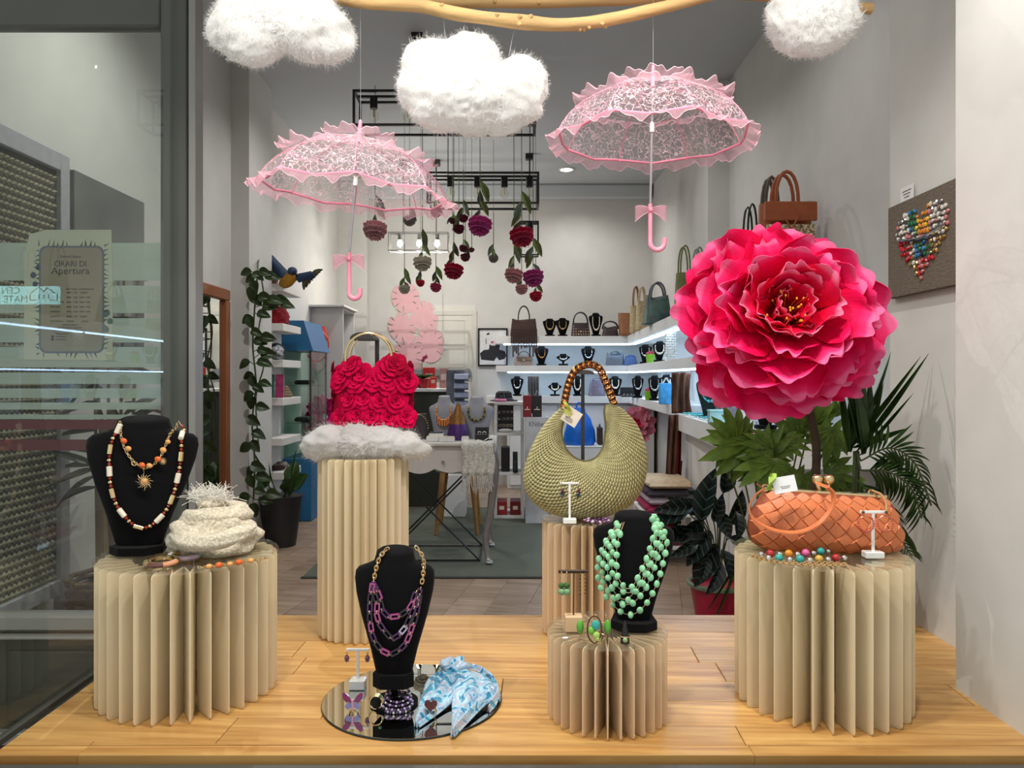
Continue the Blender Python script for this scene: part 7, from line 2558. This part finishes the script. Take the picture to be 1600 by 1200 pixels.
MB().prism(rrect(61, 163, 384, 552, 12), YN - .0006, YN - .0002).build('printed_border', mat('slate_print', (104, 110, 124), .8), nt_, False)
MB().prism(rrect(64, 160, 387, 549, 11), YN - .0010, YN - .0006).build('shaded_panel', mat('shaded_print', (150, 138, 122), .8, var=.08, scale=12), nt_, False)  # inner print panel; shade on the notice centre is put into its colour
m_pleaf = [mat('print_leaf_%d' % i, c_, .8) for i, c_ in enumerate(((60, 62, 40), (84, 84, 50), (74, 82, 112), (96, 118, 120)))]
rr = random.Random(6)
for k in range(74):
    f = k / 74
    per = f * 2 * (102 + 168)
    if per < 102:
        x, y, nx, ny = 61 + per, 384, 0, -1
    elif per < 270:
        x, y, nx, ny = 163, 384 + per - 102, 1, 0
    elif per < 372:
        x, y, nx, ny = 163 - (per - 270), 552, 0, 1
    else:
        x, y, nx, ny = 61, 552 - (per - 372), -1, 0
    if rr.random() < .22:
        continue
    L, sl = rr.uniform(5, 11), rr.uniform(-.6, .6)
    e_ = (x + nx * L + (ny != 0) * sl * L, y + ny * L + (nx != 0) * sl * L)
    w_ = rr.uniform(.8, 1.8)
    tri = [(x - ny * w_, y - nx * w_), e_, (x + ny * w_, y + nx * w_)]
    MB().prism([(px(a, b, YN).x, px(a, b, YN).z) for a, b in tri], YN - .0007, YN - .0003).build('printed_leaf', m_pleaf[rr.randrange(3)], nt_, False)
for x, y, r_ in ((52, 430, 4.5), (55, 444, 4), (60, 418, 4), (167, 489, 5), (172, 502, 4.5), (166, 515, 4.5)):
    q = px(x, y, YN)
    MB().prism([(q.x + r_ * .002 * math.cos(2 * PI * i / 14), q.z + r_ * .0022 * math.sin(2 * PI * i / 14)) for i in range(14)], YN - .0007, YN - .0003).build('printed_berry', m_pleaf[3 if x > 100 else 2], nt_, False)
m_tx = mat('black_print', (36, 34, 38), .8)
YT = YN - .0014


def tline(s, x, y, h, align='CENTER', sx=1.0):
    q = px(x, y, YT)
    text(s, 'printed_line', (q.x, YT, q.z), h / F * YT * 1.35, m_tx, nt_, align=align, sx=sx)


tline('VerdeChiaro', 110, 401, 4.6)
tline('ORARI DI', 110, 412.5, 9.5, sx=.95)
tline('Apertura', 110, 423.5, 11.5, sx=1.05)
tline('MATTINA   POMERIGGIO', 125, 452, 2.9)
for i, (a, b) in enumerate((('LUNEDI', '09:00 - 12:30    CHIUSO'), ('MARTEDI', '09:00 - 12:30   16:00 - 19:30'), ('MERCOLEDI', '09:00 - 12:30   16:00 - 19:30'), ('GIOVEDI', '09:00 - 12:30   16:00 - 19:30'), ('VENERDI', '09:00 - 12:30   16:00 - 19:30'), ('SABATO', '09:00 - 12:30    CHIUSO'), ('DOMENICA', 'CHIUSO            CHIUSO'))):
    tline(a, 78, 457.3 + 7.45 * i, 3.0, 'LEFT')
    tline(b, 104, 457.3 + 7.45 * i, 2.9, 'LEFT', .82)
tline('SIAMO APERTI', 109, 508, 3.0)
tline('DOMENICA E FESTIVI', 109, 512.3, 3.0)
tline('DICEMBRE AL POMERIGGIO', 109, 516.5, 3.0)
tline('TELEFONO', 87, 521.8, 3.0, 'LEFT')
for i, y in enumerate((526, 530.3)):
    tline('verdechiaro', 87, y, 2.6, 'LEFT')
    q = px(82, y, YT)
    bx((q.x, YT, q.z), (.007, .0004, .007)).build('social_mark', m_tx, nt_, False)

# ================================================================== middle of the shop
rug = thing('rug', 'grey-green flat rug under the scalloped table', 'rug', (-.45, 5.5, 0))
m_rug = mat('grey_green_rug', (90, 95, 82), .95, var=.18, scale=120, bump=.5)
bx((-.42, 5.55, .005), (1.56, 2.34, .008), bev=.003).build('pile', m_rug, rug, False)
for y_ in (4.385, 6.715):
    bx((-.42, y_, .0055), (1.57, .025, .010), bev=.003).build('binding', mat('dark_binding', (66, 68, 64), .9), rug, False)

# --- scalloped white table
TX0, TX1, TY0, TY1, TZ = -.92, -.10, 4.66, 5.25, .752
tb = thing('console_table', 'white table with a scalloped apron and silver curved legs', 'table', ((TX0 + TX1) / 2, 4.95, 0))
m_tw = mat('white_satin', (204, 198, 192), .45, var=.05)
m_leg = mat('silver_leg', (150, 146, 146), .3, .65, var=.1)
bx(((TX0 + TX1) / 2, (TY0 + TY1) / 2, TZ - .0125), (TX1 - TX0, TY1 - TY0, .025), bev=.006).build('table_top', m_tw, tb, False)
sc_pts = [(TX0 + .04, TZ - .026)]
N = 28
for k in range(N + 1):
    f = k / N
    sc_pts.append((TX0 + .04 + (TX1 - TX0 - .10) * f, TZ - .165 - .030 * abs(math.sin(f * PI * 3.5)) + .02 * abs(2 * f - 1)))
sc_pts.append((TX1 - .06, TZ - .026))
ap = MB().prism(sc_pts, TY0 + .02, TY0 + .04).build('apron', m_tw, tb, False)
MB().prism([(TY0 + .06, TZ - .026), (TY1 - .06, TZ - .026), (TY1 - .06, TZ - .16), (TY0 + .06, TZ - .16)], TX1 - .05, TX1 - .03, 'x').build('side_apron', m_tw, tb, False)
MB().ell(px(692, 721, 4.67), (.012, .016, .006), 10, 6).build('drawer_knob', m_chrome, ap)
for lx, ly, sx_ in ((TX1 - .05, TY0 + .045, 1), (TX0 + .05, TY0 + .045, -1), (TX1 - .05, TY1 - .045, 1), (TX0 + .05, TY1 - .045, -1)):
    c_ = arc([(lx, ly, TZ - .03), (lx + sx_ * .035, ly - .012, TZ - .20), (lx + sx_ * .022, ly, TZ - .40), (lx - sx_ * .012, ly, TZ - .58), (lx + sx_ * .004, ly - .012, .055), (lx + sx_ * .012, ly - .03, .021)], 6)
    n = len(c_)
    rings = []
    for i, p in enumerate(c_):
        f = i / (n - 1)
        w_ = .034 - .018 * min(1, f * 1.5) + (.006 if f > .88 else 0)
        rings.append([(p.x + w_ * a, p.y + w_ * b, p.z) for a, b in ((-1, -.6), (-.6, -1), (.6, -1), (1, -.6), (1, .6), (.6, 1), (-.6, 1), (-1, .6))])
    MB().loft(rings, True, True, True).build('leg', m_leg, tb)

# --- wire-frame chair bases and a wooden stool under the table
m_wire = mat('dark_wire', (58, 54, 54), .35, .7)
wf = thing('wire_trestle', 'thin crossed steel wire trestle under the white table', 'trestle', (-.5, 4.95, .009))
for y_ in (4.74, 5.16):
    for a, b in (((TX0 + .12, .018), (TX1 - .1, .62)), ((TX1 - .1, .018), (TX0 + .12, .62)), ((TX0 + .12, .018), (TX1 - .1, .018))):
        MB().tube([(a[0], y_, a[1]), (b[0], y_, b[1])], .0055, 6).build('rod', m_wire, wf)
for x_ in (TX0 + .12, TX1 - .1):
    MB().tube([(x_, 4.74, .018), (x_, 5.16, .018)], .0055, 6).build('rod', m_wire, wf)
st = thing('wooden_stool', 'wooden-legged stool standing behind the white table', 'stool', (-.40, 5.75, 0))
for lx, ly in ((-.55, 5.55), (-.25, 5.55), (-.55, 5.95), (-.25, 5.95)):
    MB().tube([(lx, ly, .010), (-.40 + (lx + .40) * .7, 5.75 + (ly - 5.75) * .7, .45)], [.014, .022], 10).build('leg', mat('golden_beech', (176, 128, 72), .5, var=.2), st)
MB().lathe([(0, 0), (.17, 0), (.18, .012), (.18, .028), (.165, .04), (0, .045)], 26, (-.40, 5.75, .45)).build('seat', mat('white_seat', (206, 204, 200), .5), st)

# --- sales counter
ct = thing('sales_counter', 'dark olive sales counter with a white top', 'counter', (-.75, 6.9, 0))
bx((-.82, 7.05, .51), (.62, .48, 1.02), bev=.004).build('body', mat('dark_olive_panel', (50, 52, 42), .6, var=.12), ct, False)
bx((-.82, 7.04, 1.035), (.68, .54, .03), bev=.004).build('top', m_white, ct, False)
ZK = 1.0505
o = thing('card_reader', 'small black card reader on the sales counter', 'card reader', (px(647, 0, 6.9).x, 6.9, ZK))
c = px(647, 0, 6.9)
bx((c.x, 6.9, ZK + .015), (.07, .12, .03), bev=.008).build('body', L_blk, o, False)
bx((c.x, 6.87, ZK + .031), (.05, .04, .003)).build('screen', mat('grey_screen', (120, 130, 124), .3), o, False)
o = thing('potted_orchid', 'pink orchid in a red pot on the sales counter', 'plant', (px(661, 0, 6.88).x, 6.88, ZK))
c = px(661, 0, 6.88)
MB().lathe([(0, .0005), (.04, .0005), (.058, .085), (.052, .085), (0, .075)], 18, (c.x, 6.88, ZK)).build('pot', mat('red_glaze', (170, 22, 36), .3), o)
for k in range(6):
    a = 2 * PI * k / 6 + .3
    b_ = Vector((c.x, 6.88, ZK + .08))
    leaf_at(o, S_HEART, b_ + Vector((math.cos(a) * .11, math.sin(a) * .08, .05)), b_, .5, (0, -.4, 1), m=m_palm)
stem = arc([(c.x, 6.88, ZK + .08), (c.x - .01, 6.87, ZK + .18), (c.x + .005, 6.86, ZK + .26), (c.x + .03, 6.85, ZK + .28)], 5)
MB().tube(stem, .003, 5).build('flower_stem', m_stemg, o)
for k in (9, 12, 15):
    inst('blossom', ROS[k % 4], o, frame_to(stem[k], (.1, -1, 0), s=.016), BL['pink'])
for i, (x0, x1, y0, y1, c_, lb) in enumerate(((661, 680, 574, 600, (196, 32, 34), 'bright red boxed product upright on the sales counter'), (672, 682, 589, 602, (206, 46, 40), 'small red box in front of the larger red one'), (687, 700, 575, 602, (176, 130, 124), 'framed pink print card on the sales counter'))):
    d_ = (7.02, 6.84, 6.97)[i]
    o = thing('counter_box', lb, 'box', (px(x0, 0, d_).x, d_, ZK))
    a, b = px(x0, y1, d_), px(x1, y0, d_)
    bx(((a.x + b.x) / 2, d_, (ZK + b.z) / 2), (b.x - a.x, .03, b.z - ZK), bev=.003).build('carton', mat('carton_%d' % i, c_, .5, var=.1), o, False)
    bx(((a.x + b.x) / 2, d_ - .0165, (ZK + b.z) / 2 + .01), ((b.x - a.x) * .6, .002, (b.z - ZK) * .3)).build('printed_label', mat('label_%d' % i, (230, 190, 176) if i < 2 else (214, 190, 180), .6, var=.2), o, False)
# tiered grey stand
d_ = 6.35
c = px(711, 0, d_)
o = thing('tiered_stand', 'grey four-tier velvet jewellery stand beside the sales counter', 'stand', (c.x, d_, .75))
zt_, zb_ = zpx(578, d_), zpx(640, d_)
bx((c.x, d_ + .05, (zt_ + .35) / 2), (.15, .04, zt_ - .35), bev=.004).build('back_board', mat('slate_velvet', (112, 116, 130), .9), o, False)
for k in range(5):
    z_ = zt_ - .03 - k * .075
    MB().prism([(d_ + .03, z_ - .06), (d_ + .03, z_), (d_ - .02, z_ - .01), (d_ - .045, z_ - .045)], c.x - .005, c.x + .11, 'x').build('tier', mat('pale_slate_velvet', (156, 164, 188), .9, var=.2), o, False)
bx((c.x, d_ + .02, .18), (.18, .2, .345), bev=.004).build('plinth', m_white, o, False)

# --- on the white table
ZT = TZ + .0008
BP2 = [(0.0, .62, .10), (.1, .66, .12), (.35, .78, .16), (.6, .95, .17), (.70, 1.0, .15), (.76, .92, .14), (.81, .62, .13), (.86, .44, .12), (.95, .38, .12), (1.0, .36, .11)]
for cx, hw, top, lb, nl, nc, md in ((694, 24, 619, 'grey linen bust with the amber fringe necklace on the white table', 'amber fringe necklace on the grey table bust', m_amber, m_orange), (745, 27, 620, 'grey linen bust with the dark olive necklace on the white table', 'black and olive bead necklace on the grey table bust', mat('olive_bead', (120, 112, 40), .3), L_blk)):
    d_ = 4.98
    o, f = bust(lb, (px(cx, 0, d_).x, d_, ZT), zpx(top, d_) - ZT, hw / F * d_, m_greyv, 0, .05, 'none', prof=BP2, group='grey busts on the white table')
    xc, H, W_ = px(cx, 0, d_).x, zpx(top, d_) - ZT, hw / F * d_
    n_ = thing('bead_necklace', nl, 'necklace', (xc, d_ - .05, ZT + H * .5))
    pts = []
    for k in range(25):
        a = PI * k / 24
        zz = ZT + H * (.80 - .36 * math.sin(a) ** .8)
        xx = xc - W_ * .62 * math.cos(a) * (.7 + .3 * math.sin(a))
        pts.append(Vector((xx, f(xx, zz) - .008, zz)))
    MB().tube(pts, .003, 5).build('thread', m_cord, n_)
    for k in range(1, 24):
        inst('bead', S_BEADL, n_, TR(pts[k], s=.0075 if cx > 700 else .006), nc if k % 3 else md)
    if cx < 700:
        for k in range(6, 19):
            inst('fringe_bead', S_TUBE, n_, frame_to(pts[k] + Vector((0, -.004, -.022)), (0, .1, 1), s=(.004, .004, .018)), m_amber if k % 2 else m_redb)
o = bag('brown heart-shaped studded bag on the white table', 641, 670, 652, 692, 4.9, L_plum, .08, 0, .75, lift=ZT, group=None)
for k in range(17):
    a = PI * k / 16
    c = px(655, 692, 4.9)
    inst('stud', S_BEADL, o, TR((c.x + .062 * math.cos(a), 4.85, ZT + .075 + .085 * math.sin(a)), s=.0045), m_gold)
o = thing('sequin_purse', 'purple and gold sequinned cone-shaped purse between the grey busts', 'handbag', (px(716, 0, 4.86).x, 4.86, ZT))
c = px(716, 0, 4.86)
MB().lathe([(0, .0005), (.072, .0005), (.074, .02), (.055, .10)], 20, (c.x, 4.86, ZT)).build('lower_body', mat('purple_sequin', (86, 40, 120), .35, .3, var=.6, scale=150), o)
MB().lathe([(.055, .10), (.040, .15), (.020, .20), (.008, .235), (0, .24)], 20, (c.x, 4.86, ZT)).build('upper_body', mat('gold_sequin', (150, 100, 40), .35, .4, var=.7, scale=150), o)
o = thing('jewel_box', 'black open jewel box with silver rings on the white table', 'box', (px(753, 0, 4.76).x, 4.76, ZT))
c = px(753, 0, 4.76)
bx((c.x, 4.76, ZT + .022), (.085, .06, .042), bev=.003).build('body', L_blk, o, False)
bx((c.x, 4.785, ZT + .055), (.085, .012, .06), bev=.003).build('lid', L_blk, o, False)
for s_ in (-.015, .015):
    MB().torus((c.x + s_, 4.75, ZT + .05), .010, .003, 14, 5, ax='y').build('ring', m_chrome, o)
for i, (x, y_, wd, lb) in enumerate(((676, 4.74, .075, 'white ring box, lower one beside the heart bag'), (682, 4.82, .09, 'white ring tray with black slots behind the ring boxes'), (693, 4.71, .05, 'small white ring box in the middle of the table edge'), (704, 4.70, .05, 'small white ring box before the purple purse'), (727, 4.71, .045, 'small white ring box next to the fringed shawl'))):
    c = px(x, 0, y_)
    o = thing('ring_box', lb, 'box', (c.x, y_, ZT), 'white ring boxes on the table')
    h_ = .028 if i != 1 else .045
    bx((c.x, y_, ZT + h_ / 2), (wd, .05, h_), bev=.003).build('body', m_white, o, False)
    bx((c.x, y_ - .002, ZT + h_ + .003), (wd * .9, .044, .006), bev=.001).build('insert', L_blk if i == 1 else m_ivory, o, False)
sw = thing('fringed_shawl', 'white fringed shawl draped over the table corner', 'shawl', (px(752, 0, 4.65).x, 4.66, ZT))
m_shawl = mat('white_crochet', (222, 218, 208), .9, var=.4, scale=90, bump=.6)
x0, x1 = px(722, 0, 4.65).x, px(772, 0, 4.65).x


def shawl(u, v):
    s_ = v * .34
    x = x0 + (x1 - x0) * u
    if s_ < .14:
        return Vector((x, 4.79 - s_, ZT + .006 + .004 * math.sin(u * 16)))
    return Vector((x + .006 * math.sin(s_ * 30), 4.645 + .010 * math.sin(u * 22 + s_ * 8) - .006, ZT + .004 - (s_ - .14)))


MB().sheet(shawl, 26, 16, .004).build('cloth', m_shawl, sw, sharp=180)
for k in range(26):
    p = shawl((k + .5) / 26, 1.0)
    MB().tube([p + Vector((0, 0, .01)), p + Vector((R.uniform(-.006, .006), -.004, -.04)), p + Vector((R.uniform(-.01, .01), 0, -R.uniform(.06, .12)))], .0028, 4).build('fringe_strand', m_shawl, sw)
MB().sheet(lambda u, v: Vector((TX1 - .07 + .085 * v - .02 * v * v, 4.68 + .2 * u, ZT + .008 + .02 * math.sin(v * 2.4) - .16 * max(0, v - .72) * 2)), 10, 12, .004).build('corner_fold', mat('white_satin_cloth', (226, 228, 224), .6), sw, sharp=180)

# --- white open rack beside the counter
d_ = 6.2
rk = thing('display_rack', 'white open rack with bags and boxes beside the rear counter', 'rack', (px(795, 0, d_).x, 6.4, 0))
xa, xb2 = px(772, 0, d_).x, px(819, 0, d_).x
for z_ in (zpx(628, d_), zpx(676, d_), zpx(738, d_), .03):
    bx(((xa + xb2) / 2, 6.38, z_ - .012), (xb2 - xa, .36, .024), bev=.002).build('board', m_white, rk, False)
for x_ in (xa + .012, xb2 - .012):
    bx((x_, 6.38, zpx(628, d_) / 2 - .012), (.024, .355, zpx(628, d_) - .03), bev=.002).build('side_panel', m_white, rk, False)
zk1, zk2, zk3 = zpx(628, d_), zpx(676, d_), zpx(738, d_)
xm = (xa + xb2) / 2
o = thing('felt_hat', 'dark grey felt hat on the white rack', 'hat', (xm - .05, 6.35, zk1))
MB().lathe([(0, .0005), (.115, .002), (.115, .008), (.075, .014), (.066, .07), (.045, .085), (0, .085)], 24, (xm - .045, 6.38, zk1)).build('felt', mat('charcoal_felt', (44, 44, 46), .9), o)
MB().torus((xm - .045, 6.38, zk1 + .02), .074, .006, 22, 6).build('band', L_grey, o)
bag('tiny black handbag on top of the white rack', 778, 790, 617, 628, 6.3, L_blk, .05, 5, .8, lift=zk1)
o = thing('pink_cloth', 'folded pink cloth on top of the white rack', 'cloth', (xm - .06, 6.26, zk1))
MB().box((xm - .07, 6.255, zk1 + .012), (.10, .08, .022), bev=.008).build('fold', mat('candy_pink_cloth', (226, 130, 176), .9), o)
o = thing('earring_board', 'black earring display board on the white rack', 'display', (xm - .03, 6.3, zk2))
bx((xm - .03, 6.34, zk2 + .11), (.13, .012, .21), bev=.002).build('board', L_blk, o, False)
for i in range(4):
    for j in range(3):
        MB().torus((xm - .075 + .03 * i, 6.330, zk2 + .05 + .055 * j), .010, .0025, 12, 5, ax='y').build('earring', m_chrome if j else m_ivory, o)
o = thing('eyeglass_case', 'white glasses case and coral box on the rack shelf', 'case', (xm, 6.24, zk2))
MB().ell((xm - .03, 6.24, zk2 + .016), (.06, .03, .015), 14, 8).build('case', m_white, o)
bag('dark green handbag on the lower rack shelf', 801, 809, 705, 736, 6.24, mat('bottle_green_leather', (24, 46, 44), .5), .12, 0, .95, lift=zk3, flap=True)
o = thing('black_bag', 'black upright bag in the lower rack shelf', 'handbag', (xm - .06, 6.3, zk3))
bx((xm - .03, 6.32, zk3 + .10), (.07, .18, .195), bev=.006).build('body', L_blk, o, False)
MB().torus((xm - .03, 6.24, zk3 + .15), .02, .004, 12, 5, ax='y').build('buckle', m_chrome, o)
for i, (x_, lb) in enumerate(((-.06, 'red carton with white print at the foot of the rack'), (.05, 'darker red carton at the foot of the rack'))):
    o = thing('red_carton', lb, 'box', (xm + x_, 6.3, .031))
    bx((xm + x_, 6.33, .031 + .055), (.085, .2, .108), bev=.003).build('body', mat('red_carton_%d' % i, ((158, 34, 40), (120, 24, 34))[i], .5), o, False)
    bx((xm + x_, 6.2285, .09), (.04, .002, .03)).build('print', m_ivory, o, False)

# --- marble-look carton, paper bags and pleated scarf
d_ = 6.0
a, b = px(821, 762, d_), px(858, 652, d_)
o = thing('marble_plinth', 'marble-patterned plinth with thin lettering under the paper bags', 'plinth', ((a.x + b.x) / 2, d_ + .1, 0))
bx(((a.x + b.x) / 2, d_ + .1, b.z / 2), (b.x - a.x, .2, b.z), bev=.003).build('body', mat('marble_print', (216, 214, 214), .4, var=.3, scale=3, rgb2=(150, 148, 150), detail=8), o, False)
q = px(826, 663, d_)
text('KNiberpl', 'lettering', (q.x, d_ - .001, q.z), .055, mat('grey_print', (110, 108, 112), .7), o, align='LEFT', sx=.8)
for i, (x0, x1, c_, lb) in enumerate(((817, 831, (132, 30, 36), 'dark red paper bag on the marble plinth'), (832, 847, (38, 34, 36), 'black paper bag on the marble plinth'))):
    p0, p1 = px(x0, 650, d_), px(x1, 606, d_)
    o = thing('paper_bag', lb, 'bag', ((p0.x + p1.x) / 2, d_ + .06, b.z), 'paper bags on the plinth')
    bx(((p0.x + p1.x) / 2, d_ + .06, b.z + .085), (p1.x - p0.x - .003, .08, .168), bev=.002).build('body', mat('paper_bag_%d' % i, c_, .6), o, False)
    MB().tube([((p0.x + p1.x) / 2 - .02, d_ + .04, b.z + .168), ((p0.x + p1.x) / 2, d_ + .04, b.z + .21), ((p0.x + p1.x) / 2 + .02, d_ + .04, b.z + .168)], .0025, 5).build('handle', m_ivory, o)
    MB().box(((p0.x + p1.x) / 2, d_ + .0185, b.z + .06), (.045, .002, .006)).box(((p0.x + p1.x) / 2, d_ + .0185, b.z + .072), (.006, .002, .022)).build('printed_mark', m_ivory, o, False)
o = thing('pleated_scarf', 'grey pleated scarf hung behind the paper bags', 'scarf', (px(833, 0, 6.2).x, 6.22, b.z + .17))
x0, x1 = px(825, 0, 6.2).x, px(842, 0, 6.2).x
MB().sheet(lambda u, v: Vector((x0 + (x1 - x0) * u, 6.2 + .012 * math.sin(u * 24), zpx(588, 6.2) - v * .30)), 30, 4, .003).build('cloth', mat('grey_pleats', (128, 128, 134), .8, var=.2), o, sharp=180)
bx(((x0 + x1) / 2, 6.225, zpx(588, 6.2) / 2), (.012, .012, zpx(588, 6.2) - .002)).build('hanger_post', m_gun, o, False)

# --- framed fashion print
d_ = 8.19
p0, p1 = px(748, 571, d_), px(792, 514, d_)
fp_ = thing('framed_print', 'black-framed print of a figure in a dark wide hat on the rear wall', 'picture', ((p0.x + p1.x) / 2, d_, p0.z))
bx(((p0.x + p1.x) / 2, d_, (p0.z + p1.z) / 2), (p1.x - p0.x, .012, p1.z - p0.z)).build('print_sheet', mat('print_white', (222, 222, 222), .7), fp_, False)
for c_, s_ in ((((p0.x + p1.x) / 2, p1.z), (p1.x - p0.x + .016, .016)), (((p0.x + p1.x) / 2, p0.z), (p1.x - p0.x + .016, .016)), ((p0.x, (p0.z + p1.z) / 2), (.016, p1.z - p0.z)), ((p1.x, (p0.z + p1.z) / 2), (.016, p1.z - p0.z))):
    bx((c_[0], d_ - .006, c_[1]), (s_[0], .024, s_[1])).build('frame_bar', m_black, fp_, False)


def flat(pts, nm, m, y=d_ - .0075):
    MB().prism([(px(a, b_, d_).x, px(a, b_, d_).z) for a, b_ in pts], y, y + .001).build(nm, m, fp_, False)


flat([(752, 562), (750, 552), (756, 547), (764, 546), (765, 538), (768, 540), (774, 540), (776, 531), (780, 530), (782, 536), (780, 546), (789, 549), (791, 556), (788, 561), (780, 563), (776, 558), (772, 564)], 'printed_figure', m_tx)
flat([(766, 534), (769, 533), (772, 534), (769, 537)], 'printed_lips', mat('lip_red', (196, 40, 84), .6))
flat([(760, 522), (763, 520), (766, 521), (762, 524)], 'printed_brow', m_tx)
flat([(759, 529), (760, 529), (760, 538), (759, 538)], 'printed_earring', m_tx)
